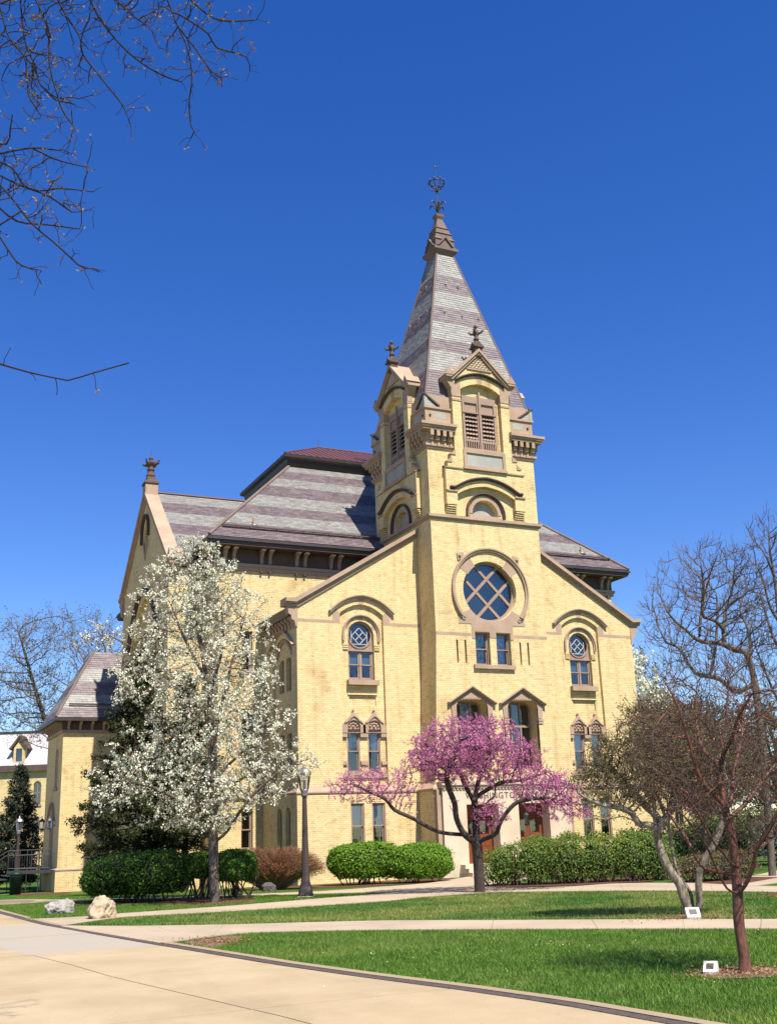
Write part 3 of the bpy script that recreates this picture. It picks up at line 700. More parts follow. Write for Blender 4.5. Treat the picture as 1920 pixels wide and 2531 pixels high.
# separate panes between the bars
def clip(poly, n, c, keep):
    out = []
    for i in range(len(poly)):
        p, q = poly[i], poly[(i+1) % len(poly)]
        a = (n[0]*p[0]+n[1]*p[1]-c)*keep; b = (n[0]*q[0]+n[1]*q[1]-c)*keep
        if a >= 0: out.append(p)
        if a*b < 0: t = a/(a-b); out.append((p[0]+(q[0]-p[0])*t, p[1]+(q[1]-p[1])*t))
    return out
ca = math.sqrt(.5); disc = arc(0, 0, 1.39, 0, 2*math.pi*35/36, 35)
for i in range(3):
    for j in range(3):
        pl = disc
        for n_, idx in (((ca, -ca), i), ((ca, ca), j)):
            lims = [-9, -.43, .43, 9]
            pl = clip(pl, n_, lims[idx], 1); pl = clip(pl, n_, lims[idx+1], -1)
            if len(pl) < 3: break
        if len(pl) >= 3:
            m2 = MB(); tl = random.uniform(-.012, .012); tv = random.uniform(-.012, .012)
            T2 = lambda u, z, d, tl=tl, tv=tv: TF(u, z, d+tl*u+tv*(z-12.28))
            m2.fill(T2, [(x, z+12.28) for x, z in pl], (), dg-.02); m2.build('pane', 'glass', rose)
mb = MB(); mb.fill(TF, arc(0, 12.28, 1.45, 0, 2*math.pi*35/36, 35), (), dg-.55); mb.build('reflection_backing', 'curtain_dark' if 'curtain_dark' in M else 'plaque', rose)  # grey sheet puts the reflecting look of the glass into colour
# ring mould and carved corner stones
rp = arc(0, 12.28, 1.86, rad(218), rad(-38), 36)
hood(TF, rp, .15, D0-.02, D0+.10, name='ring_mould')
for a in (45, 135):
    mb = MB(); a0, a1 = rad(a-12), rad(a+12)
    mb.prism(TF, arc(0, 12.28, 1.33, a0, a1, 4)+arc(0, 12.28, 1.84, a1, a0, 4), D0-.38, D0+.012); mb.build('voussoir', 'stone', B)
    k = 1 if a == 45 else -1
    mb = MB(); mb.prism(TF, [(k*1.25, 13.75), (k*1.62, 13.62), (k*1.66, 13.95), (k*1.32, 14.02)][::k], D0-.05, D0+.05)
    mb.lathe(TF(k*1.52, 13.84, D0+.07), [(.01, -.09), (.07, -.03), (.07, .03), (.01, .09)], 6); mb.build('carved_boss', 'stone', B)
mb = MB()                                          # stone tablet under the rose, over the paired windows
tab = [(-1.08, 10.05), (-.93, 10.05), (-.93, 10.37), (-.17, 10.37), (-.17, 10.12), (.17, 10.12), (.17, 10.37), (.93, 10.37), (.93, 10.05), (1.08, 10.05), (1.08, 10.72), (1.72, 10.72), (1.72, 11.14), (1.42, 11.24)] + arc(0, 12.28, 1.41, rad(-38), rad(-142), 14) + [(-1.42, 11.24), (-1.72, 11.14), (-1.72, 10.72), (-1.08, 10.72)]
mb.fill(TF, tab, (), D0+.02); mb.reveal(TF, tab, D0-.05, D0+.02); tb = mb.build('stone_tablet', 'stone', B)
for k in (-1, 1):
    mb = MB(); mb.band(TF, arc(k*1.45, 10.98, .10, 0, 2*math.pi, 8), 0, .045, D0+.01, D0+.06); mb.build('rosette', 'stone', tb)
    sash_window(TF, k*.545, .375, 8.88, 10.37, D0-.25, blind=0)
    mb = MB(); mb.fill(TF, rect(k*.545-.36, k*.545+.36, 8.9, 10.3), (), D0-.45); mb.build('curtain', 'curtain', B)
mb = MB(); mb.box(TF, -1.08, 1.04, 8.70, 8.88, D0-.3, D0+.13); mb.build('sill', 'stone', B)
# gabled hoods over the tall entrance windows
for k in (-1, 1):
    c = k*1.3; mb = MB()
    ol = [(c-1.0, 6.55), (c-.79, 6.55)] + [p for p in arc(c-.79+.34, 6.98, .34, math.pi, math.pi/2, 5)] + arc(c+.79-.34, 6.98, .34, math.pi/2, 0, 5) + [(c+.79, 6.55), (c+1.0, 6.55), (c+1.05, 7.12), (c, 7.76), (c-1.05, 7.12)]
    mb.fill(TF, ol, (), D0+.05); mb.reveal(TF, ol, D0-.05, D0+.05); mb.build('arch_stone', 'stone', B)
    hood(TF, [(c-1.17, 7.10), (c-1.05, 7.16), (c, 7.80), (c+1.05, 7.16), (c+1.17, 7.10)], .10, D0, D0+.16)
    for i in range(9):
        mb = MB(); u = c-.40+i*.10; mb.box(TF, u-.03, u+.03, 7.34, 7.40, D0+.04, D0+.09); mb.build('dentil', 'stone', B)
    for s_ in (-1, 1):
        mb = MB(); mb.box(TF, c+s_*.90-.11, c+s_*.90+.11, 4.3, 6.28, D0-.1, D0+.06); mb.build('jamb', 'brick', B)
        for z in (6.30, 6.42): 
            mb = MB(); mb.box(TF, c+s_*.90-.13, c+s_*.90+.13, z, z+.09, D0-.1, D0+.10); mb.build('impost', 'stone', B)
    # window set deep: frame, mullions, panes
    dg = D0-.62; mb = MB(); out = basket(c, .79, 4.3, 7.32)
    ins = [rect(c-.72, c-.27, 4.4, 6.2), rect(c-.21, c+.21, 4.4, 6.2), rect(c+.27, c+.72, 4.4, 6.2), basket(c-.47, .21, 6.3, 7.2, .15), basket(c, .19, 6.3, 7.25, .05), basket(c+.47, .21, 6.3, 7.2, .15)]
    mb.fill(TF, out, ins, dg)
    for q in ins: mb.reveal(TF, q[::-1], dg-.06, dg)
    win = mb.build('entrance_window', 'trim', B)
    for q in ins: m2 = MB(); m2.fill(TF, q, (), dg-.04); m2.build('pane', 'glass', win)
# ---------------- limestone portico
PD = D0+.42; mb = MB()
doors = [rect(k*1.28-.78, k*1.28+.78, .0, 2.86) for k in (-1, 1)]
mb.fill(TF, [(-3.18, -.3), (-2.06, -.3), (-2.06, 2.86), (-.5, 2.86), (-.5, -.3), (.5, -.3), (.5, 2.86), (2.06, 2.86), (2.06, -.3), (3.18, -.3), (3.18, 3.52), (-3.18, 3.52)], (), PD)
for k in (-1, 1): mb.reveal(TF, [(k*1.28+.78, -.3), (k*1.28+.78, 2.86), (k*1.28-.78, 2.86), (k*1.28-.78, -.3)], PD-.65, PD, closed=False)
mb.box(TF, -3.18, -3.17, -.3, 3.5, D0, PD-.002); mb.box(TF, 3.17, 3.18, -.3, 3.5, D0, PD-.002); mb.box(TF, -3.16, 3.16, 3.5, 3.52, D0, PD-.01)
pt = mb.build('portico', 'limestone', B)
mb = MB(); mb.box(TF, -3.26, 3.26, 3.66, 3.80, D0, PD+.14); mb.box(TF, -3.22, 3.22, 3.54, 3.66, D0, PD+.07); mb.box(TF, -3.0, 3.0, 3.8, 3.98, D0, PD-.05); mb.build('cornice', 'limestone', pt)
for i in range(40):
    mb = MB(); u = -3.1+i*.159; mb.box(TF, u-.035, u+.035, 3.47, 3.53, PD, PD+.05); mb.build('dentil', 'limestone', pt)
for k in (-1, 1):
    mb = MB(); mb.box(TF, k*3.30-.09, k*3.30+.09, -.3, 3.5, D0, PD-.12); mb.build('pier', 'stone', pt)
    mb = MB(); mb.prism(TF, [(k*3.18, -.3), (k*3.40, -.3), (k*3.30, .25), (k*3.18, .55)][::k], PD-.3, PD+.03); mb.build('base_stone', 'limestone', pt)
    c = k*1.28; dd = PD-.6
    mb = MB(); mb.box(TF, c-.78, c+.78, 2.30, 2.86, dd-.06, dd); mb.box(TF, c-.78, c-.70, .45, 2.3, dd-.06, dd); mb.box(TF, c+.70, c+.78, .45, 2.3, dd-.06, dd); dr = mb.build('door_frame', 'woodred', B)
    for q in (-1, 1):
        m2 = MB(); m2.box(TF, c+q*.35-.345, c+q*.35+.345, .46, 2.29, dd-.07, dd-.02)
        leaf = m2.build('door_leaf', 'woodred', dr)
        m2 = MB()
        for z0, z1 in ((.58, 1.05), (1.15, 1.55)):
            for sx in (-1, 1): m2.box(TF, c+q*.35+sx*.155-.12, c+q*.35+sx*.155+.12, z0, z1, dd-.03, dd-.002)
        m2.build('door_panel', 'woodred', dr)
        m2 = MB(); m2.box(TF, c+q*.35-.24, c+q*.35+.24, 1.66, 2.18, dd-.03, dd-.01); m2.build('pane', 'glass', dr)
        m2 = MB(); m2.tube([TF(c+q*.07, 1.15, dd+.01), TF(c+q*.07, 1.4, dd+.05), TF(c+q*.07, 1.62, dd+.01)], .014, 6); m2.build('door_handle', 'bronze', dr)
for i in range(3):
    mb = MB(); mb.box(TF, -2.5-.03*i, 2.5+.03*i, .30-.15*i-.171+.004*i, .45-.15*i, PD-.7+.011*i, PD+.42+.34*i); st = mb.build('step', 'limestone', pt)
txt = bpy.data.curves.new('txt', 'FONT'); txt.body = 'WASHINGTON HALL'; txt.size = .36; txt.align_x = 'CENTER'; txt.extrude = .006; txt.space_character = 1.18
to = bpy.data.objects.new('txt', txt); COL.objects.link(to); bpy.context.view_layer.update()
tm = bpy.data.meshes.new_from_object(to.evaluated_get(bpy.context.evaluated_depsgraph_get())); bpy.data.objects.remove(to)
tm.materials.clear(); tm.materials.append(M['letters'])
lt = link(bpy.data.objects.new('lettering', tm), pt); p = TF(-.15, 3.09, PD+.006); lt.location = p; lt.rotation_euler = (math.pi/2, 0, 0)
lt['label'] = 'incised dark capital letters over the doors'
# hanging lantern between the doors
mb = MB(); lc = TF(1.02, 2.16, PD-.28); mb.tube([lc+Vector((0, 0, .68)), lc+Vector((0, 0, .30))], .012, 6); mb.lathe(lc, [(.03, .32), (.13, .22), (.14, .2)], 6, smooth=False); mb.lathe(lc, [(.08, -.2), (.09, -.17), (.04, -.26)], 6, smooth=False)
lan = mb.build('lantern', 'iron', pt); mb = MB(); mb.lathe(lc, [(.08, -.17), (.12, .2)], 6, smooth=False); mb.build('lantern_glass', 'lamp_glass', pt)
# ---------------- tower upper stage, the same design on all four sides
def place(name, mesh_obj, parent, loc, rot):
    o = bpy.data.objects.new(name, mesh_obj.data); link(o, parent); o.location = loc; o.rotation_euler = rot; return o
_bk = MB(); _L = Fr((0, 0, 0), (1, 0, 0), (0, -1, 0))
_bk.box(_L, -.085, .085, .0, .16, 0, .12); _bk.box(_L, -.085, .085, .16, .34, 0, .22); _bk.box(_L, -.085, .085, .34, .62, 0, .33)
cor0 = None
for fi, T in enumerate(FACES):
    rz = [0, -math.pi/2, math.pi/2, math.pi][fi]
    mb = MB(); hl = round_loop(0, .68, 15.84, 15.92, 12)
    mb.fill(T, rect(-T_, T_, 15.6, 21.58), [hl, rect(-1.0, 1.0, 19.03, 21.52)], T_); mb.reveal(T, hl[::-1], T_-.28, T_)
    mb.build('tower_wall', 'brick', B)
    mb = MB(); mb.fill(T, hl, (), T_-.26); mb.build('blind_window', 'plaque', B)
    # string course
    e_ = fi*.0017; mb = MB(); mb.box(T, -T_-.08, T_+.08, 15.50+e_, 15.58+e_, T_-.02, T_+.06 + fi*.0015); mb.box(T, -T_-.14, T_+.14, 15.58+e_, 15.70+e_, T_-.02, T_+.13+fi*.0015); mb.build('string_course', 'stone', B)
    # round arch: stone ring and dark label
    mb = MB(); mb.band(T, arc(0, 15.92, .69, math.pi, 0, 14), 0, .17, T_-.05, T_+.03); mb.box(T, -.86, .86, 15.70, 15.85, T_-.2, T_+.05); mb.build('arch_ring', 'stone', B)
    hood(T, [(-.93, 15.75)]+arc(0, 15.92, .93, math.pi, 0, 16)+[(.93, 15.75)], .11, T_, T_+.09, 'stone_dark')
    # projecting panel with pointed head on corbels
    D1 = T_+.24; mb = MB()
    inner = tudor(0, 1.55, 16.72, 17.22, 8)
    ol = [(-2.12, 16.2), (-1.55, 16.2)] + inner + [(1.55, 16.2), (2.12, 16.2), (2.12, 17.97), (-2.12, 17.97)]
    mb.fill(T, ol, (), D1); mb.reveal(T, ol, T_-.02, D1); mb.build('corbelled_panel', 'brick', B)
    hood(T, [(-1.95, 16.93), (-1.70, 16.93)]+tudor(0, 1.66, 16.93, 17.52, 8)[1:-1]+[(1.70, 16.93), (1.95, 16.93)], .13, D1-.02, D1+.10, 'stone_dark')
    for k in (-1, 1):
        for j in range(5):
            z = 15.74+j*.092; mb = MB(); mb.box(T, k*1.835-.29+.012*j, k*1.835+.29-.012*j, z, z+.055, T_-.02, T_+.03+.045*j); mb.build('corbel_course', 'brick', B)
        mb = MB(); mb.box(T, k*1.835-.285, k*1.835+.285, 16.82, 16.90, D1-.03, D1+.06); mb.build('impost', 'stone', B)
    mb = MB()                                       # weathered top of the panel
    V = [T(u, z, d) for u in (-2.16, 2.16) for z, d in ((17.95, D1+.05), (18.0, D1+.06), (18.12, T_))]
    mb.add(V, [(0, 3, 4, 1), (1, 4, 5, 2), (0, 1, 2), (3, 5, 4)]); mb.build('weathering', 'stone', B)
    # dormer body with stepped shoulders
    D2 = T_+.235; rc = tudor_loop(0, 1.1, 19.02, 22.0, 22.40)
    ol = [(-1.98, 18.0), (1.98, 18.0), (1.98, 18.28), (1.78, 18.42), (1.78, 18.66), (1.56, 18.86), (1.56, 22.35), (0, 23.86), (-1.56, 22.35), (-1.56, 18.86), (-1.78, 18.66), (-1.78, 18.42), (-1.98, 18.28)]
    mb = MB(); mb.fill(T, ol, [rc], D2); mb.reveal(T, rc[::-1], D2-.28, D2); mb.reveal(T, ol, 1.9, D2)
    lights = [rect(k*.46-.40, k*.46+.40, 19.10, 21.72) for k in (-1, 1)]
    mb.fill(T, rc, lights, D2-.28)
    mb.build('dormer_wall', 'brick', B)
    for k in (-1, 1):
        for a, b, dz in ((1.78, 1.98, 18.28), (1.56, 1.78, 18.66)):
            mb = MB(); V = [T(k*u, z, d) for d in (T_-.05, D2+.04) for u, z in ((b+.05, dz-.03), (b+.05, dz+.03), (a-.02, dz+.22), (a-.02, dz-.03))]
            mb.add(V, [(0, 1, 2, 3)[::-k], (4, 5, 6, 7)[::k], (0, 4, 5, 1), (1, 5, 6, 2), (2, 6, 7, 3), (3, 7, 4, 0)]); mb.build('weathering', 'stone', B)
    # plaque
    mb = MB(); fo, fi_ = rect(-1.13, 1.13, 18.02, 18.98), rect(-.98, .98, 18.17, 18.80)
    mb.fill(T, fo, [fi_], D2+.07); mb.reveal(T, fi_[::-1], D2-.02, D2+.07); mb.reveal(T, fo, D2-.01, D2+.07); mb.box(T, -1.18, 1.18, 17.98, 18.08, D2-.01, D2+.12); pf = mb.build('plaque_frame', 'stone', B)
    mb = MB(); mb.fill(T, fi_, (), D2+.01); mb.build('plaque_panel', 'plaque', pf)
    # belfry lights: frame, blank panels, louvres, pierced parapet
    dl = D2-.30; mb = MB()
    fr_o = rect(-.92, .92, 19.04, 21.80)
    tops = [rect(k*.46-.34, k*.46+.34, 20.98, 21.46) for k in (-1, 1)]; lou = [rect(k*.46-.34, k*.46+.34, 19.60, 20.92) for k in (-1, 1)]; bal = [rect(k*.46-.36, k*.46+.36, 19.14, 19.48) for k in (-1, 1)]
    mb.fill(T, fr_o, tops+lou+bal, dl+.10); mb.reveal(T, fr_o, dl-.05, dl+.10)
    for q in tops+lou+bal: mb.reveal(T, q[::-1], dl-.02, dl+.10)
    mb.box(T, -.05, .05, 19.04, 22.05, dl+.10, dl+.17); mb.box(T, -.95, .95, 20.92, 20.98, dl+.10, dl+.14)
    bw = mb.build('belfry_window', 'trim', B)
    mb = MB(); mb.fill(T, rect(-.9, .9, 19.1, 21.7), (), dl-.35); mb.build('void', 'dark', bw)
    for q in tops: m2 = MB(); m2.fill(T, q, (), dl+.03); m2.build('blank_panel', 'trim', bw)
    for k in (-1, 1):
        for j in range(6):
            z = 19.66+j*.21; m2 = MB(); n = 8
            top = [(k*.46-.33+.66*i/n, z+.10+.018*math.cos(i*math.pi)) for i in range(n+1)]
            V = [T(u, zz, dl+.09) for u, zz in [(p[0], p[1]-.10) for p in top]] + [T(p[0], p[1]+.10, dl-.08) for p in top]
            V += [T(u, zz-.025, dl+.09) for u, zz in [(p[0], p[1]-.10) for p in top]]
            m2.add(V, [(i, i+1, n+2+i, n+1+i) for i in range(n)]+[(2*n+2+i, 2*n+3+i, i+1, i) for i in range(n)]); m2.build('louvre_slat', 'trim', bw)
        for j in range(6):
            u = k*.46-.30+.12*j; m2 = MB(); m2.band(T, [(u, 19.14), (u-.01, 19.3), (u+.02, 19.48)], -.025, .025, dl+.0, dl+.09); m2.build('baluster', 'trim', bw)
    mb = MB(); mb.box(T, -1.08, 1.08, 18.96, 19.06, D2-.25, D2+.04); mb.build('sill', 'stone', B)
    for k in (-1, 1):                                # stone caps at the springing
        for z in (21.38, 21.6):
            mb = MB(); mb.box(T, k*1.335-.245, k*1.335+.245, z, z+.10, D2-.26, D2+.03); mb.build('impost', 'stone', B)
        mb = MB(); mb.box(T, k*1.34-.25, k*1.34+.25, 21.7, 22.34, D2-.26, D2+.012); mb.build('springer', 'stone', B)
    hood(T, tudor(0, 1.32, 22.35, 22.82, 7), .11, D2-.01, D2+.10, 'stone_dark')
    mb = MB(); mb.prism(T, [(-.13, 22.4), (.13, 22.38), (.16, 22.78), (-.16, 22.78)], D2-.05, D2+.006); mb.build('keystone', 'stone', B)
    # diapered gable panel
    mb = MB(); mb.prism(T, [(-.62, 23.16), (.62, 23.16), (0, 23.80)], D2-.02, D2+.02); mb.box(T, -.68, .68, 23.10, 23.17, D2-.02, D2+.06); gp_ = mb.build('gable_panel', 'stone', B)
    for r_ in range(5):
        nn = 6-r_
        for j in range(nn):
            u = (j-(nn-1)/2)*.19; z = 23.235+r_*.11
            m2 = MB(); m2.add([T(u-.08, z, D2+.021), T(u, z-.05, D2+.021), T(u+.08, z, D2+.021), T(u, z+.05, D2+.021), T(u, z, D2+.075)], [(0, 1, 4), (1, 2, 4), (2, 3, 4), (3, 0, 4)]); m2.build('stud', 'limestone', gp_)
    # dormer coping, kneelers and finial
    mb = MB(); pth = [(-1.90, 22.42), (-1.52, 22.42), (0, 23.93), (1.52, 22.42), (1.90, 22.42)]
    mb.band(T, pth, 0, .10, 1.85, D2+.10); mb.band(T, pth, .10, .22, 1.85, D2+.17); mb.build('dormer_coping', 'stone', B)
    for k in (-1, 1):
        mb = MB(); V0 = [(k*1.50, 22.62), (k*1.95, 22.62), (k*1.72, 22.98)][::k]; mb.prism(T, V0, D2-.55, D2+.19); mb.prism(T, [(k*1.54, 22.0), (k*1.58, 22.0), (k*1.84, 22.42), (k*1.54, 22.42)][::k], D2-.4, D2+.02); mb.build('kneeler', 'stone', B)
    fc = T(0, 0, D2-.05)
    mb = MB(); mb.square(fc, [(.19, 23.85), (.19, 24.28), (.27, 24.30), (.27, 24.38), (.2, 24.45), (.12, 24.66)])
    for q in FACES: mb.prism(Fr(fc, q.u, q.n), [(-.2, 24.36), (.2, 24.36), (0, 24.62)], .1, .26)
    mb.lathe(fc, [(.12, 24.6), (.11, 24.74), (.14, 24.77), (.14, 24.82), (.10, 24.86), (.09, 25.0), (.12, 25.08), (.15, 25.2), (.06, 25.24), (.055, 25.38), (.10, 25.42), (.09, 25.5), (.02, 25.58)], 10)
    for a in range(4):
        an = rad(45+90*a); dx, dy = math.cos(an), math.sin(an)
        mb.tube([fc+Vector((dx*r_, dy*r_, z)) for r_, z in ((.06, 25.02), (.16, 25.10), (.27, 25.12), (.35, 25.22), (.40, 25.16))], [.05, .055, .06, .045, .01], 6)
    mb.build('finial', 'stone_dark' if fi == 1 else 'stone_dark', B)
    # corner cornices either side of the dormer
    ez = fi*.0017; TQ = T_+fi*.006
    T0_ = T
    T = Fr(T0_.o+Vector((0, 0, ez)), T0_.u, T0_.n)
    for k in (-1, 1):
        a, b = 1.57, TQ
        lohi = lambda x, y: (min(k*x, k*y), max(k*x, k*y))
        mb = MB(); mb.box(T, *lohi(a, b+.06), 18.90, 19.0, T_-.02, TQ+.06+fi*.001); mb.box(T, *lohi(a, b+.12), 19.0, 19.10, T_-.02, TQ+.12+fi*.001); mb.build('corbel_band', 'stone', B)
        for j in range(4):
            m2 = MB(); u = k*(a+.2+j*.33); m2.lathe(T(u, 19.05, TQ+.12), [(.005, -.03), (.03, 0), (.005, .03)], 6); m2.build('boss', 'stone_dark', B)
            if cor0 is None: cor0 = _bk.build('bracket', 'stone', B); cor0.location = T(u, 19.11, T_); cor0.rotation_euler = (0, 0, rz)
            else: place('bracket', cor0, B, T(u, 19.11, T_), (0, 0, rz))
        mb = MB(); mb.box(T, *lohi(a, b+.34), 19.73, 19.84, T_-.02, TQ+.34+fi*.001); mb.box(T, *lohi(a-.06, b+.40), 19.84, 19.93, T_-.02, TQ+.40+fi*.001)
        V = [T(k*u, z, d) for u, z, d in ((a-.1, 19.93, TQ+.46), (b+.46, 19.93, TQ+.46), (b+.46, 20.06, TQ+.46), (a-.1, 20.06, TQ+.46), (b+.05, 20.2, TQ+.05), (a-.1, 20.2, TQ+.05), (a-.1, 19.93, T_), (b, 19.93, T_))]
        mb.add(V, [(0, 1, 2, 3)[::k], (3, 2, 4, 5)[::k], (6, 7, 1, 0)[::k], (0, 3, 5, 6)[::k], (1, 7, 4, 2)[::k]]); mb.build('cornice', 'stone', B)
        mb = MB(); mb.box(T, *lohi(a, b+.03), 20.15, 21.0, T_-.1, TQ+.03+fi*.001); mb.box(T, *lohi(a, b+.10), 20.88, 20.98, T_-.1, TQ+.10+fi*.001); mb.box(T, *lohi(a, b+.012), 21.0, 21.57, T_-.2, TQ+.012+fi*.001); mb.build('parapet_block', 'stone', B)
        mb = MB(); mb.box(T, *lohi(1.85, 2.42), 20.42, 20.72, TQ+.0, TQ+.035); mb.build('sunk_panel', 'plaque', B)
        mb = MB(); mb.lathe(T(k*2.68, 20.55, TQ+.04), [(.01, -.07), (.06, -.03), (.06, .03), (.01, .07)], 8); mb.build('boss', 'stone_dark', B)
        mb = MB(); mb.prism(T, [(k*2.30, 21.0), (k*2.98, 21.0), (k*2.98, 21.52)][::k], T_-.1, TQ+.06+fi*.001); gb = mb.build('corner_gablet', 'plaque', B)
        mb = MB(); mb.band(T, [(-2.99, 21.56), (-2.2, 21.0)] if k < 0 else [(2.2, 21.0), (2.99, 21.56)], 0, .07, T_-.1, TQ+.13+fi*.001); mb.build('gablet_coping', 'stone_dark', gb)

# ---------------- slating
def is_purple(z, bands): return any(a <= z < b for a, b in bands)
SPIRE_B = [(28.14, 29.24), (26.2, 27.1), (24.26, 25.0), (21.0, 23.0)]
HALL_B = [(20.0, 20.7), (18.47, 19.3), (16.92, 17.63), (14, 16.13)]
TRAN_B = [(17.85, 18.6), (16.25, 17.05)]
def slate_rows(org, U, Vd, N, length, urange, row, wid, bands, skip=None):
    """returns list of slates (corner points, purple?) on the plane org + u*U + v*Vd, rows up the slope"""
    out = []; nrow = int(length/row)
    for r in range(nrow):
        v0 = r*row; u0, u1 = urange(v0+row*.5)
        if u1-u0 < .05: continue
        u = u0-((r % 2)*.5+random.random()*.1)*wid
        while u < u1:
            w = wid*random.uniform(.9, 1.1); a, b = max(u, u0), min(u+w-.008, u1)
            if b-a > .03:
                z = (org+U*a+Vd*v0).z; t = .022+random.uniform(-.004, .006); dr = random.uniform(-.008, .004)
                out.append((a, b, v0+dr, v0+row*1.12, t, is_purple(z, bands), r, (b-a) > wid*.88))
            u += w
    return out
def slate_mesh(name, lst, org, U, Vd, N, parent):
    mb = MB()
    for a, b, v0, v1, t, pur, r, full in lst:
        mb.cur = 1 if pur else 0
        q = [org+U*a+Vd*v0+N*t, org+U*b+Vd*v0+N*t, org+U*b+Vd*v1+N*.006, org+U*a+Vd*v1+N*.006, org+U*a+Vd*v0, org+U*b+Vd*v0, org+U*b+Vd*v1, org+U*a+Vd*v1]
        mb.add(q, [(0, 1, 2, 3), (4, 5, 1, 0), (5, 6, 2, 1), (7, 4, 0, 3)])
    return mb.build(name, ['slate_g', 'slate_p'], parent, kind='stuff')

# ---------------- spire
SH, SZ0, ST, SZ1 = 2.795, 21.587, .482, 30.8
mb = MB(); mb.square((0, TCY, 0), [(SH, SZ0), (ST, SZ1)]); spire = mb.build('spire', 'slate_base', B)
slope_len = math.hypot(SZ1-SZ0, SH-ST)
smesh = {}
count = 0
for fi, T in enumerate(FACES):
    org = T(0, SZ0, SH); top = T(0, SZ1, ST); Vd = (top-org).normalized(); U = T.u; N = U.cross(Vd).normalized()
    ur = lambda v: (-(SH+(ST-SH)*v/slope_len), SH+(ST-SH)*v/slope_len)
    L = slate_rows(org, U, Vd, N, slope_len, ur, .145, .31, SPIRE_B)
    rest = []
    for s_ in L:
        a, b, v0, v1, t, pur, r, full = s_
        if fi == 0 and full and count < 290:
            if pur not in smesh:
                m2 = MB(); w = .298; m2.add([(-w/2, 0, .022), (w/2, 0, .022), (w/2, .162, .006), (-w/2, .162, .006), (-w/2, 0, 0), (w/2, 0, 0), (w/2, .162, 0), (-w/2, .162, 0)], [(0, 1, 2, 3), (4, 5, 1, 0), (5, 6, 2, 1), (7, 4, 0, 3)])
                o = m2.build('slate', 'slate_p' if pur else 'slate_g', spire); smesh[pur] = o
            else: o = bpy.data.objects.new('slate', smesh[pur].data); link(o, spire)
            R = Matrix((U, Vd, N)).transposed().to_4x4(); sc = (b-a)/.298
            pos = org+U*((a+b)/2)+Vd*v0+N*(.001+random.uniform(0, .004))
            o.matrix_local = Matrix.Translation(pos) @ R @ Matrix.Diagonal((sc, 1, 1, 1)); count += 1
        else: rest.append(s_)
    slate_mesh('slating', rest, org, U, Vd, N, spire)
for sx, sy in ((-1, -1), (1, -1), (1, 1), (-1, 1)):
    mb = MB(); mb.tube([(sx*SH, TCY+sy*SH, SZ0), (sx*ST, TCY+sy*ST, SZ1)], .06, 6); mb.build('hip_roll', 'stone_mid', spire)
# snow hooks
for u, v in ((-.45, 7.35), (.28, 7.2), (-.85, 5.05), (.25, 4.95), (1.25, 4.9), (-.5, 7.4), (.3, 7.3), (-.9, 5.2), (0, 5.1), (.9, 5.0)):
    T = FACES[0] if True else None
for fi in (0, 1):
    T = FACES[fi]; org = T(0, SZ0, SH); Vd = (T(0, SZ1, ST)-org).normalized(); N = T.u.cross(Vd)
    for u, v in ((-.38, 7.25), (.32, 7.2), (-.80, 5.35), (.20, 5.3), (1.15, 5.3)):
        p = org+T.u*u+Vd*v; mb = MB(); mb.tube([p, p+N*.10-Vd*.02, p+N*.12+Vd*.16], .018, 6); mb.lathe(p+N*.12+Vd*.18, [(.01, -.05), (.05, 0), (.01, .05)], 6); mb.build('roof_hook', 'limestone' if fi == 0 else 'stone', spire)
# cap with little gables, then the iron finial
c0 = (0, TCY, 0)
mb = MB(); mb.square(c0, [(.48, 30.72), (.56, 30.85), (.70, 31.0), (.70, 31.14), (.55, 31.24), (.55, 31.62), (.60, 31.66), (.50, 31.80), (.47, 32.02), (.52, 32.06), (.41, 32.18), (.38, 32.38), (.42, 32.42), (.32, 32.5), (.15, 33.1), (.22, 33.25), (.24, 33.38), (.1, 33.42)])
cap = mb.build('spire_cap', 'stone_mid', B)
for T in FACES:
    mb = MB(); mb.band(T, [(-.44, 31.20), (0, 31.72), (.44, 31.20)], 0, .08, .45, .68); mb.prism(T, [(-.4, 31.18), (.4, 31.18), (0, 31.66)], .45, .60); mb.build('cap_gablet', 'stone_mid', cap)
mb = MB(); mb.tube([(0, TCY, 33.3), (0, TCY, 36.3)], [.045, .012], 8)
mb.lathe((0, TCY, 33.35), [(.1, 0), (.12, .08), (.05, .18)], 8)
fin = mb.build('spire_finial', 'iron', B)
for a in range(6):
    an = rad(15+60*a); dx, dy = math.cos(an), math.sin(an)
    mb = MB(); z0 = 33.45+.12*(a % 2)
    mb.tube([(dx*r_, TCY+dy*r_, z) for r_, z in ((.03, z0), (.10, z0+.35), (.25, z0+.62), (.40, z0+.58), (.46, z0+.42))], [.025, .03, .05, .05, .012], 6); mb.build('iron_leaf', 'iron', fin)
for a in range(8):
    an = rad(45*a); dx, dy = math.cos(an), math.sin(an)
    mb = MB(); mb.tube([(dx*r_, TCY+dy*r_, z) for r_, z in ((.03, 34.85), (.20, 34.98), (.38, 35.2), (.42, 35.38))], .02, 6); mb.lathe((dx*.42, TCY+dy*.42, 35.48), [(.02, -.1), (.055, -.03), (.05, .04), (.01, .1)], 6); mb.build('crown_prong', 'iron', fin)
mb = MB(); mb.tube([(math.cos(rad(15*k))*.42, TCY+math.sin(rad(15*k))*.42, 35.36) for k in range(25)], .032, 6, cap=False); mb.build('crown_ring', 'iron', fin)
mb = MB(); mb.tube([(0, TCY, 36.2), (-.04, TCY, 36.42), (.03, TCY, 36.5)], [.012, .05, .008], 6); mb.tube([(-.10, TCY, 36.36), (.09, TCY, 36.40)], [.012, .03], 6); mb.build('wind_vane', 'iron', fin)

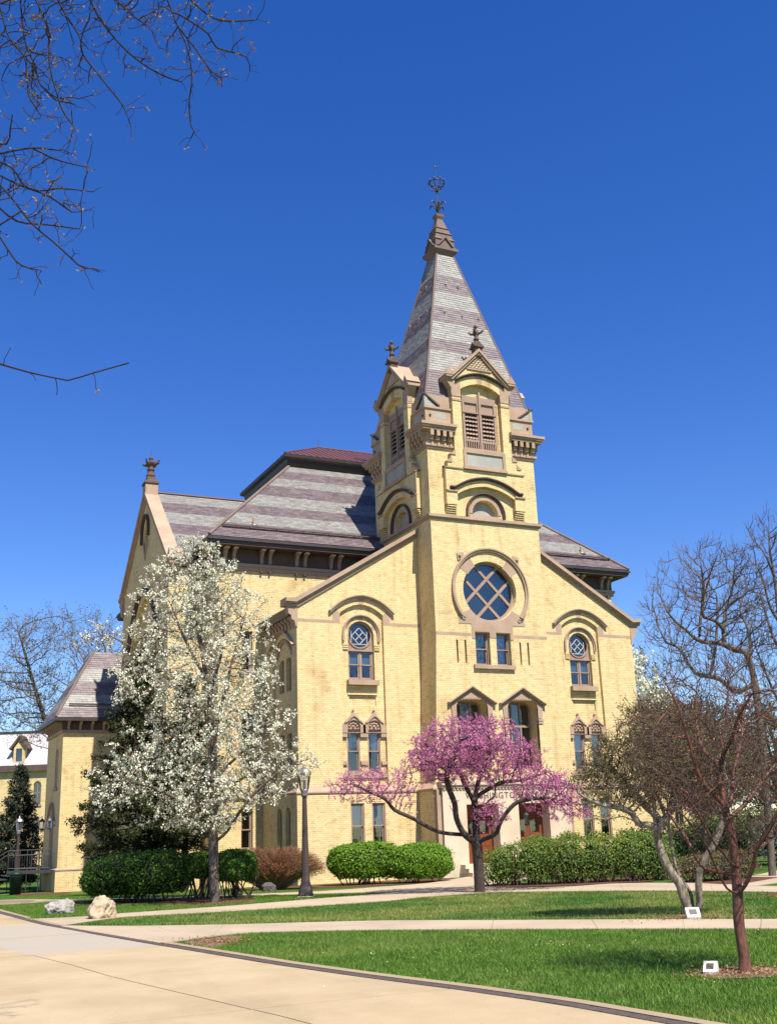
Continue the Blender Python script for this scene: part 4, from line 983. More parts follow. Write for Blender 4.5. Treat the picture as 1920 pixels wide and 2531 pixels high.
# ---------------- main hall
HX, HY0, HYB = 11.82, 3.346, 22.9
WX, WY0, WYB = 11.08, 4.2, 22.0
mb = MB()
hw = [rect(s*9.72-.27, s*9.72+.27, a, b) for s in (-1, 1) for a, b in ((1.33, 3.05), (5.9, 7.45), (9.15, 11.0))]
mb.fill(shifted(FRONT, 0, -WY0), rect(-WX, WX, -.8, 14.95), hw, 0)
for h in hw: mb.reveal(shifted(FRONT, 0, -WY0), h[::-1], -.3, 0)
for s in (-1, 1): mb.add([(s*WX, WY0, -.8), (s*WX, WYB, -.8), (s*WX, WYB, 14.95), (s*WX, WY0, 14.95)], [(0, 1, 2, 3)])
mb.add([(-WX, WYB, -.8), (WX, WYB, -.8), (WX, WYB, 14.95), (-WX, WYB, 14.95)], [(0, 1, 2, 3)])
mb.build('hall_wall', 'brick', B)
HT = shifted(FRONT, 0, -WY0)
for s in (-1, 1):
    for a, b in ((1.33, 3.05), (5.9, 7.45), (9.15, 11.0)):
        sash_window(HT, s*9.72, .27, a, b, -.2, blind=0)
        mb = MB(); mb.box(HT, s*9.72-.36, s*9.72+.36, a-.16, a, -.25, .08); mb.build('sill', 'stone', B)
    mb = MB(); mb.box(HT, min(s*9.0, s*11.15), max(s*9.0, s*11.15), 3.5, 3.72, -.05, .10); mb.build('stone_band', 'stone', B)
# cornice: frieze, brackets, soffit, gutter
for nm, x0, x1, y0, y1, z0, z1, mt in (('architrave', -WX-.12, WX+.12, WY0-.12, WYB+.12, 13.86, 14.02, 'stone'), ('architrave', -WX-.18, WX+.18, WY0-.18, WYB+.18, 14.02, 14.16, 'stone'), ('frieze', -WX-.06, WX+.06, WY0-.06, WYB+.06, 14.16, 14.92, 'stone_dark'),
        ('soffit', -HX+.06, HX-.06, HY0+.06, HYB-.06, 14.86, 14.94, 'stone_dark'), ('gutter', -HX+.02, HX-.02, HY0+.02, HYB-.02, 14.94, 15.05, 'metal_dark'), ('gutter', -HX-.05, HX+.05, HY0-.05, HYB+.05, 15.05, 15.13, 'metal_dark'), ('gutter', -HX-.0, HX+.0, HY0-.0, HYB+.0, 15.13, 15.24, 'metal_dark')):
    mb = MB(); mb.box(lambda u, z, d: Vector((u, d, z)), x0, x1, z0, z1, y0, y1); mb.build(nm, mt, B)
mbk = MB(); L_ = Fr((0, 0, 0), (0, -1, 0), (1, 0, 0))
prof = [(0, 14.18), (.05, 14.18), (.12, 14.26), (.14, 14.48), (.26, 14.68), (.44, 14.74), (.46, 14.86), (0, 14.86)]
mbk.prism(L_, prof, -.075, .075); mbk.cur = 1; mbk.box(Fr((0, 0, 0), (1, 0, 0), (0, -1, 0)), -.095, .095, 14.76, 14.83, .2, .49)
bk0 = mbk.build('bracket', ['trim', 'limestone'], B); first = True
xs_ = [-10.62+i*1.77 for i in range(13)]
for x in xs_:
    for dx in (-.21, .21):
        if first: bk0.location = (x+dx, WY0-.06, 0); first = False
        else: place('bracket', bk0, B, (x+dx, WY0-.06, 0), (0, 0, 0))
        mb = MB(); mb.box(HT, x+dx-.05, x+dx+.05, 13.76, 13.86, 0, .14); mb.build('drop', 'stone_dark', B)
for s in (-1, 1):
    for yv in [5.0] + [6.8+1.77*i for i in range(9)]:
        for dy in (-.21, .21): place('bracket', bk0, B, (s*(WX+.06), yv+dy, 0), (0, 0, s*math.pi/2))
# hipped striped roof
HS = .96; ZT = 21.25; INS = (ZT-15.21)/HS
ang = math.atan(HS)
mb = MB()
c4 = [(-HX, HY0), (HX, HY0), (HX, HYB), (-HX, HYB)]; t4 = [(-HX+INS, HY0+INS), (HX-INS, HY0+INS), (HX-INS, HYB-INS), (-HX+INS, HYB-INS)]
mb.add([(x, y, 15.2) for x, y in c4]+[(x, y, ZT) for x, y in t4], [(i, (i+1) % 4, 4+(i+1) % 4, 4+i) for i in range(4)]+[(4, 5, 6, 7)])
hroof = mb.build('hall_roof', 'slate_base', B)
Ls = INS/math.cos(ang)
for org, U, D, hw_ in ((Vector((0, HY0, 15.21)), Vector((1, 0, 0)), Vector((0, 1, 0)), HX), (Vector((-HX, (HY0+HYB)/2, 15.21)), Vector((0, -1, 0)), Vector((1, 0, 0)), (HYB-HY0)/2), (Vector((HX, (HY0+HYB)/2, 15.21)), Vector((0, 1, 0)), Vector((-1, 0, 0)), (HYB-HY0)/2)):
    Vd = (D*math.cos(ang)+Vector((0, 0, 1))*math.sin(ang)); N = U.cross(Vd)
    ur = lambda v, hw_=hw_: (-(hw_-v*math.cos(ang)), hw_-v*math.cos(ang))
    slate_mesh('slating', slate_rows(org, U, Vd, N, Ls, ur, .14, .30, HALL_B), org, U, Vd, N, hroof)
for s in (-1, 1):
    mb = MB(); mb.tube([(s*HX, HY0, 15.26), (s*(HX-INS), HY0+INS, ZT+.03)], .085, 6); mb.build('hip_roll', 'stone_mid', hroof)
# snow guard rail along the eave
yg, zg = HY0+.62, 15.21+.62*HS
for s0, s1 in ((-11.0, -2.95), (2.95, 11.0)):
    mb = MB(); mb.tube([(s0, yg-.10, zg+.12), (s1, yg-.10, zg+.12)], .035, 6); mb.tube([(s0, yg-.04, zg+.05), (s1, yg-.04, zg+.05)], .03, 6)
    n = int((s1-s0)/1.3)
    for i in range(n+1): x = s0+(s1-s0)*i/n; mb.tube([(x, yg+.1, zg+.1), (x, yg-.12, zg+.14)], .02, 4)
    mb.build('snow_rail', 'stone_dark', hroof)
for x, y, z in ((-9.33, 4.34, 16.17), (9.6, 4.5, 16.3)):
    mb = MB(); mb.tube([(x, y, z-.1), (x, y, z+.34)], .07, 10); pp = mb.build('vent_pipe', 'stone', hroof); mb = MB(); mb.lathe((x, y, z), [(.26, -.12), (.16, .02), (.08, .07)], 10); mb.build('flashing', 'lamp_silver', hroof)
# dark crown moulding and low red metal roof
CX_, CY0, CY1 = HX-INS+.05, HY0+INS-.05, HYB-INS+.05
bx = lambda u, z, d: Vector((u, d, z))
mb = MB()
pr = [(.0, 21.12), (.02, 21.25), (.12, 21.42), (.16, 21.62), (.34, 21.70), (.36, 21.84)]
V = []
for e, z in pr: V += [(-CX_-e, CY0-e, z), (CX_+e, CY0-e, z), (CX_+e, CY1+e, z), (-CX_-e, CY1+e, z)]
mb.add(V, [(i*4+k, i*4+(k+1) % 4, i*4+4+(k+1) % 4, i*4+4+k) for i in range(len(pr)-1) for k in range(4)]); mb.build('roof_crown', 'metal_dark', B)
E_ = .37; ex, ey0, ey1, ze = CX_+E_, CY0-E_, CY1+E_, 21.85
rx, ry, rz_ = 2.35, 13.13, 23.92
mb = MB(); mb.add([(-ex, ey0, ze), (ex, ey0, ze), (ex, ey1, ze), (-ex, ey1, ze), (-rx, ry, rz_), (rx, ry, rz_)], [(0, 1, 5, 4), (1, 2, 5), (2, 3, 4, 5), (3, 0, 4)]); top = mb.build('metal_roof', 'metal_red', B)
def seam(p, q): mb = MB(); mb.tube([p, q], .022, 4, smooth=False); mb.build('standing_seam', 'metal_red', top)
n = 30
for i in range(n+1):
    x = -ex+2*ex*i/n
    t = 1.0 if abs(x) <= rx else (ex-abs(x))/(ex-rx)
    seam((x, ey0, ze+.02), (x, ey0+(ry-ey0)*t, ze+.02+(rz_-ze)*t))
for i in range(1, 14):
    yy = ey0+(ey1-ey0)*i/14; t = 1-abs(yy-ry)/((ey1-ey0)/2)
    seam((-ex, yy, ze+.02), (-ex+(ex-rx)*t, yy, ze+.02+(rz_-ze)*t))
for s in (-1, 1): mb = MB(); mb.tube([(s*ex, ey0, ze+.02), (s*rx, ry, rz_+.02)], .05, 6); mb.build('hip_roll', 'metal_red', top)
mb = MB(); mb.tube([(-rx, ry, rz_+.02), (rx, ry, rz_+.02)], .05, 6); mb.tube([(-rx, ry, rz_), (-rx, ry, rz_+.5)], .015, 5); mb.build('ridge_roll', 'metal_red', top)

# ---------------- west transept
TX, TY, TG = -12.93, 10.98, 4.86
GW = Fr((TX, TY, 0), (0, -1, 0), (-1, 0, 0))
mb = MB(); bigr = tudor_loop(0, 2.7, 4.5, 11.6, 13.7, 8); gw = [(0, 16.0), (.42, 16.75), (.42, 17.35), (0, 17.85), (-.42, 17.35), (-.42, 16.75)]
mb.fill(GW, [(-TG, -.8), (TG, -.8), (TG, 14.75), (0, 19.2), (-TG, 14.75)], [bigr, gw], 0)
mb.reveal(GW, bigr[::-1], -.25, 0); mb.reveal(GW, gw[::-1], -.25, 0)
tw = [tudor_loop(k*1.15, .7, 6, 11.2, 12.0) for k in (-1, 1)]
mb.fill(GW, bigr, tw, -.25)
for h in tw: mb.reveal(GW, h[::-1], -.5, -.25)
Y0 = TY-TG
mb.add([(TX, Y0, -.8), (-WX, Y0, -.8), (-WX, Y0, 14.8), (TX, Y0, 14.8)], [(0, 1, 2, 3)])
mb.add([(TX, TY+TG, -.8), (-WX, TY+TG, -.8), (-WX, TY+TG, 14.8), (TX, TY+TG, 14.8)], [(3, 2, 1, 0)])
mb.build('transept_wall', 'brick', B)
mb = MB(); mb.fill(GW, gw, (), -.22); mb.build('gable_window', 'plaque', B)
mb = MB()
for h in tw: mb.fill(GW, h, (), -.45)
mb.build('transept_pane', 'glass', B)
hood(GW, [(-.62, 16.7), (-.62, 17.4)]+bez((-.62, 17.4), (-.45, 18.0), (0, 18.08), 4)[1:]+bez((0, 18.08), (.45, 18.0), (.62, 17.4), 4)[1:]+[(.62, 16.9)], .13, -.02, .10, 'stone_dark')
mb = MB(); mb.band(GW, [(-.42, 16.75), (0, 16.0), (.42, 16.75)], -.14, 0, -.02, .06); mb.build('sill', 'stone', B)
hood(GW, tudor(0, 3.0, 11.4, 14.1, 10), .18, -.02, .14, 'stone_dark')
mb = MB(); pth = [(-5.35, 14.55), (-5.0, 14.62), (0, 19.25), (5.0, 14.62), (5.35, 14.55)]
mb.band(GW, pth, -.15, .0, -.40, .10); mb.band(GW, pth, 0, .20, -.50, .20); mb.build('gable_coping', 'stone', B)
for k in (-1, 1):
    mb = MB(); mb.prism(GW, [(k*4.7, 13.6), (k*4.95, 13.75), (k*5.2, 14.2), (k*5.4, 14.35), (k*5.4, 14.62), (k*4.7, 14.62)][::k], -.4, .12); mb.prism(GW, [(k*5.0, 14.8), (k*5.5, 14.6), (k*5.25, 15.15)][::k], -.5, .15); mb.build('kneeler', 'stone', B)
fc = GW(0, 0, -.15); mb = MB(); mb.square(fc, [(.33, 19.2), (.33, 19.75), (.28, 19.80)]); mb.build('finial_base', 'stone', B)
mb = MB(); mb.square(fc, [(.34, 19.78), (.38, 19.85), (.36, 19.95), (.24, 20.05), (.2, 20.25)])
mb.lathe(fc, [(.2, 20.2), (.24, 20.32), (.24, 20.38), (.18, 20.42), (.17, 20.62), (.22, 20.66), (.16, 20.72), (.15, 20.9), (.25, 20.98), (.28, 21.1), (.1, 21.14), (.08, 21.22), (.13, 21.28), (.1, 21.36), (.02, 21.44)], 10)
for a in range(4):
    an = rad(45+90*a); dx, dy = math.cos(an), math.sin(an)
    mb.tube([fc+Vector((dx*r_, dy*r_, z)) for r_, z in ((.1, 20.9), (.28, 20.96), (.42, 21.0), (.5, 21.14), (.42, 21.1))], [.08, .09, .08, .05, .01], 6)
mb.tube([fc+Vector((0, 0, 21.4)), fc+Vector((0, 0, 21.8))], .012, 5)
mb.build('finial', 'stone_dark', B)
for k, mt in ((-1, 's'), (1, 'n')):
    yr, zr, ye, ze2 = TY, 19.42, TY+k*5.15, 14.72
    mb = MB(); mb.add([(TX+.3, ye, ze2), (-6.8, ye, ze2), (-6.8, yr, zr), (TX+.3, yr, zr)], [(0, 1, 2, 3)[::-k]]); tr = mb.build('transept_roof', 'slate_base', B)
    if k < 0:
        org = Vector((0, ye, ze2)); Vd = Vector((0, yr-ye, zr-ze2)); Lr = Vd.length; Vd.normalize(); U = Vector((1, 0, 0)); N = U.cross(Vd)
        ur = lambda v: (TX+.35, max(TX+.4, min(-7.0, ((ze2+Vd.z*v)-15.21)/HS-HX+.12) if ze2+Vd.z*v > 15.21 else -HX+.1))
        slate_mesh('slating', slate_rows(org, U, Vd, N, Lr, ur, .14, .30, TRAN_B), org, U, Vd, N, tr)
        mb = MB(); mb.tube([(TX+.3, yr, zr+.03), (-7.4, yr, zr+.03)], .07, 6); mb.build('ridge_roll', 'metal_red', tr)
    mb = MB(); mb.box(bx, TX+.3, -WX, 14.3, 14.75, min(ye, ye-k*.5), max(ye, ye-k*.5)); mb.build('eave', 'metal_dark', B)

# ---------------- north-west stair wing
AX, AY, AXE, AYE, AB, AT = -15.53, 17.65, -9.5, 22.6, -1.0, 7.62
AF = Fr((AX, AY, 0), (1, 0, 0), (0, -1, 0)); AW = Fr((AX, AY, 0), (0, -1, 0), (-1, 0, 0))
mb = MB(); mb.fill(AF, rect(0, AXE-AX, .62, AT), (), 0); mb.fill(AF, rect(-.1, AXE-AX, AB, .62), (), .1)
lan_ = [tudor_loop(-(1.45+k*.42), .24, 4.85, 6.7, 6.98, 4) for k in (0, 1)]; dr_ = tudor_loop(-2.35, .62, .62, 2.9, 3.6, 6)
mb.fill(AW, rect(-(AYE-AY), 0, .62, AT), lan_+[dr_], 0); mb.fill(AW, rect(-(AYE-AY), .1, AB, .62), (), .1)
for h in lan_+[dr_]: mb.reveal(AW, h[::-1], -.3, 0)
mb.add([(AX, AYE, AB), (AXE, AYE, AB), (AXE, AYE, AT), (AX, AYE, AT)], [(3, 2, 1, 0)]); mb.build('wing_wall', 'brick', B)
for h in lan_:
    mb = MB(); mb.fill(AW, h, (), -.2); mb.build('lancet_pane', 'glass', B)
mb = MB(); mb.fill(AW, dr_, (), -.2); mb.build('wing_door', 'woodred', B)
mb = MB(); mb.box(AW, -2.2, -1.05, 4.68, 4.84, -.2, .08); mb.build('sill', 'stone', B)
hood(AW, tudor(-2.35, .85, 3.1, 4.0, 6), .10, -.02, .09)
mb = MB(); wt(mb, [(AX, AYE, -1, 0), (AX, AY, -1, -1), (AXE, AY, 1, -1)], .58, .74, .13); mb.build('water_table', 'stone', B)
mb = MB(); mb.box(bx, AX-.10, AXE, AT, AT+.16, AY-.10, AYE+.1); mb.build('architrave', 'stone', B)
mb = MB(); mb.box(bx, AX-.05, AXE, AT+.16, AT+.62, AY-.05, AYE); mb.build('frieze', 'stone_dark', B)
mb = MB(); mb.box(bx, AX-.55, AXE, AT+.60, AT+.78, AY-.55, AYE+.5); mb.build('gutter', 'metal_dark', B)
for i in range(8):
    mb = MB(); mb.prism(Fr((AX+.25+i*.62, AY, 0), (0, -1, 0), (1, 0, 0)), [(0, AT+.15), (.08, AT+.17), (.12, AT+.38), (.36, AT+.5), (.4, AT+.6), (0, AT+.6)], -.06, .06); mb.build('bracket', 'stone', B)
for i in range(8):
    mb = MB(); mb.prism(Fr((AX, AY+.25+i*.6, 0), (-1, 0, 0), (0, -1, 0)), [(0, AT+.15), (.08, AT+.17), (.12, AT+.38), (.36, AT+.5), (.4, AT+.6), (0, AT+.6)], -.06, .06); mb.build('bracket', 'stone', B)
zA, zB, ins = AT+.78, 12.3, 2.25
mb = MB(); q0 = [(AX-.5, AY-.5), (AXE, AY-.5), (AXE, AYE+.5), (AX-.5, AYE+.5)]; q1 = [(AX-.5+ins, AY-.5+ins), (AXE, AY-.5+ins), (AXE, AYE+.5-ins), (AX-.5+ins, AYE+.5-ins)]
mb.add([(x, y, zA) for x, y in q0]+[(x, y, zB) for x, y in q1], [(i, (i+1) % 4, 4+(i+1) % 4, 4+i) for i in range(4)]+[(4, 5, 6, 7)]); wr = mb.build('wing_roof', 'slate_base', B)
org = Vector((AX-.5, AY-.5, zA+.01)); Vd = Vector((0, ins, zB-zA)); Lr = Vd.length; cosA = ins/Lr; Vd.normalize(); U = Vector((1, 0, 0)); N = U.cross(Vd)
slate_mesh('slating', slate_rows(org, U, Vd, N, Lr, lambda v: (v*cosA, AXE-AX+.5), .15, .32, [(11.2, 12.3), (9.6, 10.4), (7, 8.9)]), org, U, Vd, N, wr)
org = Vector((AX-.5, AYE+.5, zA+.01)); Vd = Vector((ins, 0, zB-zA)).normalized(); U = Vector((0, -1, 0)); N = U.cross(Vd); LL = AYE-AY+1
slate_mesh('slating', slate_rows(org, U, Vd, N, Lr, lambda v: (v*cosA, LL-v*cosA), .15, .32, [(11.2, 12.3), (9.6, 10.4), (7, 8.9)]), org, U, Vd, N, wr)
mb = MB(); mb.tube([(AX-.5, AY-.5, zA+.03), (AX-.5+ins, AY-.5+ins, zB+.03)], .07, 6); mb.build('hip_roll', 'stone_mid', wr)
mb = MB(); mb.tube([(AX+.2, AY-.22, zA+.75), (AXE, AY-.22, zA+.75)], .05, 6); mb.build('snow_rail', 'stone_dark', wr)
# ================================================================== things around the hall
def lamp_post(loc, label, h=3.87):
    t = thing('lamp_post', loc, label, 'lamp post', 'lamp posts along the walks'); x, y, z = loc; k = h/3.87
    mb = MB(); mb.lathe((x, y, z), [(.24*k, -.05), (.24*k, .09*k), (.22*k, .12*k), (.205*k, .22*k), (.145*k, .42*k), (.118*k, .62*k)], 8, rad(22.5), False); mb.build('base', 'lamp_paint', t)
    mb = MB(); mb.lathe((x, y, z), [(.118*k, .60*k), (.066*k, 2.95*k), (.08*k, 2.96*k)], 8, rad(22.5), False); mb.build('pole', 'lamp_paint', t)
    mb = MB(); mb.lathe((x, y, z), [(.10*k, 2.94*k), (.12*k, 2.99*k), (.10*k, 3.06*k), (.14*k, 3.12*k), (.13*k, 3.16*k)], 8); mb.build('collar', 'lamp_silver', t)
    mb = MB(); mb.lathe((x, y, z), [(.125*k, 3.15*k), (.19*k, 3.60*k)], 8, rad(22.5), False); mb.build('lantern_glass', 'lamp_glass', t)
    mb = MB(); mb.lathe((x, y, z), [(.03*k, 3.16*k), (.05*k, 3.2*k), (.04*k, 3.42*k), (.01*k, 3.45*k)], 8); mb.build('bulb', 'blind', t)
    mb = MB()
    for a in range(8):
        an = rad(22.5+45*a); mb.tube([(x+math.cos(an)*.128*k, y+math.sin(an)*.128*k, z+3.15*k), (x+math.cos(an)*.195*k, y+math.sin(an)*.195*k, z+3.61*k)], .012*k, 5)
    mb.build('cage', 'lamp_silver', t)
    mb = MB(); mb.lathe((x, y, z), [(.22*k, 3.60*k), (.225*k, 3.64*k), (.17*k, 3.74*k), (.07*k, 3.80*k), (.05*k, 3.83*k), (.035*k, 3.88*k), (.008*k, 3.93*k)], 8, rad(22.5), False); mb.build('lantern_cap', 'lamp_silver', t)
    return t
lamp_post((-12.99, -11.21, 0), 'dark brown lamp post with glass lantern standing in front of the russet bush')
lamp_post((-16.78, 23.3, gh(0, 23)), 'distant lamp post by the stair landing at far left', 3.95)
mb = MB(); mb.lathe((-12.99, -11.21, 0), [(.36, -.02), (.36, .03), (.34, .045)], 4, rad(20), False)
tag(mb.build('lamp_footing', 'path'), 'square concrete footing under the near lamp post', 'footing')

def boulder(loc, dims, mat, seed, label, rot=0):
    rng = np.random.default_rng(seed)
    bm = bmesh.new(); bmesh.ops.create_icosphere(bm, subdivisions=5, radius=1)
    dirs = [Vector(rng.normal(size=3)).normalized() for _ in range(14)]; cut = [rng.uniform(.62, .95) for _ in dirs]
    from mathutils import noise
    for v in bm.verts:
        p = v.co.copy(); r = 1.0
        for d, c in zip(dirs, cut):
            k = p.dot(d)
            if k > 1e-3: r = min(r, c/k)
        r = r*.8 + .2*min(1, r+.15)
        r += .11*noise.noise(p*2.3+Vector((seed, 0, 0)))+.06*noise.noise(p*5.5)+.03*noise.noise(p*13)-.05*abs(noise.noise(p*3.7+Vector((9, seed, 0))))
        v.co = Vector((p.x*r*dims[0], p.y*r*dims[1], p.z*r*dims[2]))
    me = bpy.data.meshes.new('boulder'); bm.to_mesh(me); bm.free(); me.materials.append(M[mat])
    for p in me.polygons: p.use_smooth = True
    o = link(bpy.data.objects.new('boulder', me)); o.location = loc; o.rotation_euler = (0, 0, rot)
    return tag(o, label, 'boulder', 'boulders beside the walk')
boulder((-20.32, -12.1, .10), (.46, .36, .33), 'rock_grey', 3, 'low grey lumpy boulder, left of the two by the walk', .4)
boulder((-19.84, -15.2, .17), (.39, .36, .40), 'rock_tan', 8, 'taller tan squarish boulder, right of the two by the walk', .8)
boulder((-12.3, -5.9, .06), (.30, .22, .24), 'rock_dark', 5, 'small dark stone half hidden under the russet bush', .2)

def marker(loc, rz, w, h, dpt, label):
    """sloped-face cast marker with a bronze plate"""
    t = thing('plaque_marker', loc, label, 'plaque', 'plaques at the tree bases'); T = Fr(loc, (math.cos(rz), math.sin(rz), 0), (math.sin(rz), -math.cos(rz), 0))
    mb = MB(); V = [T(u, z, d) for u in (-w/2, w/2) for z, d in ((0, dpt/2), (h*.25, dpt/2), (h, -.05*dpt), (h, -dpt*.3), (0, -dpt*.5))]
    mb.add(V, [(0, 1, 2, 3, 4)[::-1], (5, 6, 7, 8, 9), (0, 5, 6, 1), (1, 6, 7, 2), (2, 7, 8, 3), (3, 8, 9, 4)]); mb.build('marker_block', 'white_stone', t)
    a = T(0, h*.25, dpt/2); b = T(0, h, -.05*dpt); m_ = (a+b)/2; up = (b-a).normalized(); nn = T.u.cross(up)*1
    if nn.dot(T.n) < 0: nn = -nn
    L = (b-a).length; mb = MB(); V = [m_+T.u*u+up*v+nn*q for q in (.001, .006) for u, v in ((-w*.28, -L*.26), (w*.28, -L*.26), (w*.28, L*.30), (-w*.28, L*.30))]
    mb.add(V, [(4, 5, 6, 7), (0, 1, 5, 4), (1, 2, 6, 5), (2, 3, 7, 6), (3, 0, 4, 7)]); mb.build('plate', 'bronze', t)
marker((-11.42, -26.80, .005), -.47, .25, .20, .20, 'white marker block with bronze plate at the foot of the grey multi-stem tree')
marker((-16.50, -33.12, .01), -.85, .15, .125, .24, 'white sloped marker block with bronze plate beside the red-barked trunk')

# stair landing at the wing door, with railings
t = thing('stair_landing', (-16.6, 20, gh(0, 20)), 'dark metal landing and railing with steps at the stair wing door', 'landing')
lz = .62
mb = MB(); mb.box(bx, -17.55, -15.66, lz-.14, lz, 18.6, 21.4); mb.build('platform', 'iron', t)
for i in range(6):
    mb = MB(); mb.box(bx, -17.85-.3*i, -17.56-.3*i, lz-.18*(i+1)-.05, lz-.18*(i+1), 18.7, 21.3); mb.build('step', 'iron', t)
for y in (18.65, 21.35):
    for x in (-17.5, -16.9, -16.3, -15.75): mb = MB(); mb.tube([(x, y, lz-1.2), (x, y, lz+1.05)], .025, 6); mb.build('rail_post', 'iron', t)
    for z in (1.05, .80, .12): mb = MB(); mb.tube([(-17.5, y, lz+z), (-15.75, y, lz+z)], .022, 6); mb.build('rail', 'iron', t)
    for i in range(14): mb = MB(); x = -17.4+.125*i; mb.tube([(x, y, lz+.12), (x, y, lz+.80)], .010, 4); mb.build('baluster', 'iron', t)
    mb = MB(); mb.tube([(-17.5, y, lz+1.05), (-19.4, y, lz-.05)], .022, 6); mb.build('rail', 'iron', t)
    mb = MB(); mb.tube([(-19.4, y, lz-.05), (-19.4, y, lz-1.2)], .025, 6); mb.build('rail_post', 'iron', t)
def wall_lantern(loc, label):
    t = thing('wall_lantern', loc, label, 'lantern', 'lanterns beside the wing door'); x, y, z = loc
    mb = MB(); mb.tube([(x+.32, y, z-.02), (x+.1, y, z-.25), (x, y, z-.24)], .02, 6); mb.lathe((x, y, z), [(.05, -.26), (.12, -.2), (.11, -.18)], 6); mb.build('bracket_arm', 'iron', t)
    mb = MB(); mb.lathe((x, y, z), [(.11, -.18), (.15, .18)], 6, smooth=False); mb.build('lantern_glass', 'lamp_glass', t)
    mb = MB(); mb.lathe((x, y, z), [(.17, .18), (.12, .28), (.03, .36), (.01, .42)], 6, smooth=False); mb.build('lantern_cap', 'iron', t)
wall_lantern((-15.84, 18.85, 2.95), 'glass wall lantern on the near side of the wing door')
wall_lantern((-15.84, 21.35, 2.95), 'glass wall lantern on the far side of the wing door')
t = thing('litter_bin', (-17.6, 17.2, gh(0, 17)), 'dark green litter bin below the stair landing', 'bin'); g0 = gh(0, 17)
mb = MB(); mb.lathe((-17.6, 17.2, g0), [(.28, 0), (.31, .85), (.33, .87), (.31, .95)], 12); mb.build('bin_body', 'green_paint', t)
mb = MB(); mb.lathe((-17.6, 17.2, g0), [(.34, .93), (.30, 1.05), (.12, 1.14), (.02, 1.16)], 12); mb.build('bin_lid', 'green_paint', t)

# ---------------- buildings far behind
def far_building(name, org, rz, L, Dp, zw, zr, label, roofmat, dormers, wins, roofin=2.2):
    t = thing(name, org, label, 'building'); x0, y0, z0 = org
    c, s = math.cos(rz), math.sin(rz); T = Fr(org, (c, s, 0), (s, -c, 0))
    mb = MB(); holes = [round_loop(u, .38, a, b-.38, 6) for u, a, b in wins]
    mb.fill(T, rect(0, L, -1, zw), holes, 0)
    for h in holes: mb.reveal(T, h[::-1], -.25, 0)
    mb.box(T, .0, L, -1, zw, -Dp, -.3); mb.add([T(0, -1, 0), T(0, -1, -.3), T(0, zw, -.3), T(0, zw, 0)], [(0, 1, 2, 3)]); mb.add([T(L, -1, 0), T(L, -1, -.3), T(L, zw, -.3), T(L, zw, 0)], [(3, 2, 1, 0)])
    mb.build('wall', 'brick', t)
    for (u, a, b), h in zip(wins, holes):
        mb = MB(); mb.fill(T, h, (), -.18); w_ = mb.build('window', 'glass', t)
        mb = MB(); mb.box(T, u-.03, u+.03, a, b-.1, -.19, -.12); mb.box(T, u-.36, u+.36, (a+b)/2-.03, (a+b)/2+.03, -.19, -.12); mb.build('window_bar', 'trim', w_)
        mb = MB(); mb.box(T, u-.5, u+.5, a-.16, a, -.1, .1); mb.build('sill', 'stone', w_)
    mb = MB(); mb.box(T, -.4, L+.4, zw-.25, zw+.35, -Dp-.4, .4); mb.build('cornice', 'stone_dark', t)
    mb = MB(); q = [T(u, z, d) for z, e in ((zw+.35, -.3), (zr, roofin)) for u, d in ((e, -e), (L-e, -e), (L-e, -Dp+e), (e, -Dp+e))]
    mb.add(q, [(0, 1, 5, 4), (1, 2, 6, 5), (2, 3, 7, 6), (3, 0, 4, 7), (4, 5, 6, 7)]); mb.build('roof', roofmat, t)
    mb = MB(); mb.box(T, roofin-.1, L-roofin+.1, zr-.02, zr+.22, -Dp+roofin, -roofin+.1); mb.build('roof_crown', 'metal_dark', t)
    for u in dormers:
        mb = MB(); dd = .12; mb.fill(T, [(u-.55, zw+.5), (u+.55, zw+.5), (u+.55, zw+2.1), (u, zw+2.9), (u-.55, zw+2.1)], [rect(u-.3, u+.3, zw+.7, zw+2.0)], dd); mb.reveal(T, [(u-.55, zw+.5), (u+.55, zw+.5), (u+.55, zw+2.1), (u, zw+2.9), (u-.55, zw+2.1)], dd-2, dd); dm = mb.build('dormer', 'brick', t)
        mb = MB(); mb.fill(T, rect(u-.3, u+.3, zw+.7, zw+2.0), (), dd-.1); mb.build('window', 'glass', dm)
        mb = MB(); mb.band(T, [(u-.85, zw+1.85), (u-.7, zw+2.0), (u, zw+2.95), (u+.7, zw+2.0), (u+.85, zw+1.85)], 0, .22, dd-2.2, dd+.2); mb.build('dormer_roof', 'stone_dark', dm)
    return t
far_building('far_hall', (-26.0, 80.0, -.5), -.44, 26, 12, 9.9, 13.6, 'yellow brick hall with mansard roof coloured pale as shining slate and dormer at far left behind the spruce', 'roof_shine', [5.8, 11.1, 17.05, 22.5], [(u, a, b) for u in (2.2, 6.2, 10.2, 14.7, 19, 23) for a, b in ((2.9, 5.3), (6.45, 8.7))])
far_building('far_house', (44, 47, 0), -.44, 9, 8, 11.3, 14.9, 'distant brick building glimpsed between the bare trees at right', 'slate_base', [4.5], [(u, a, b) for u in (1.6, 4.5, 7.4) for a, b in ((2, 4.2), (6.2, 8.6))], 3.5)
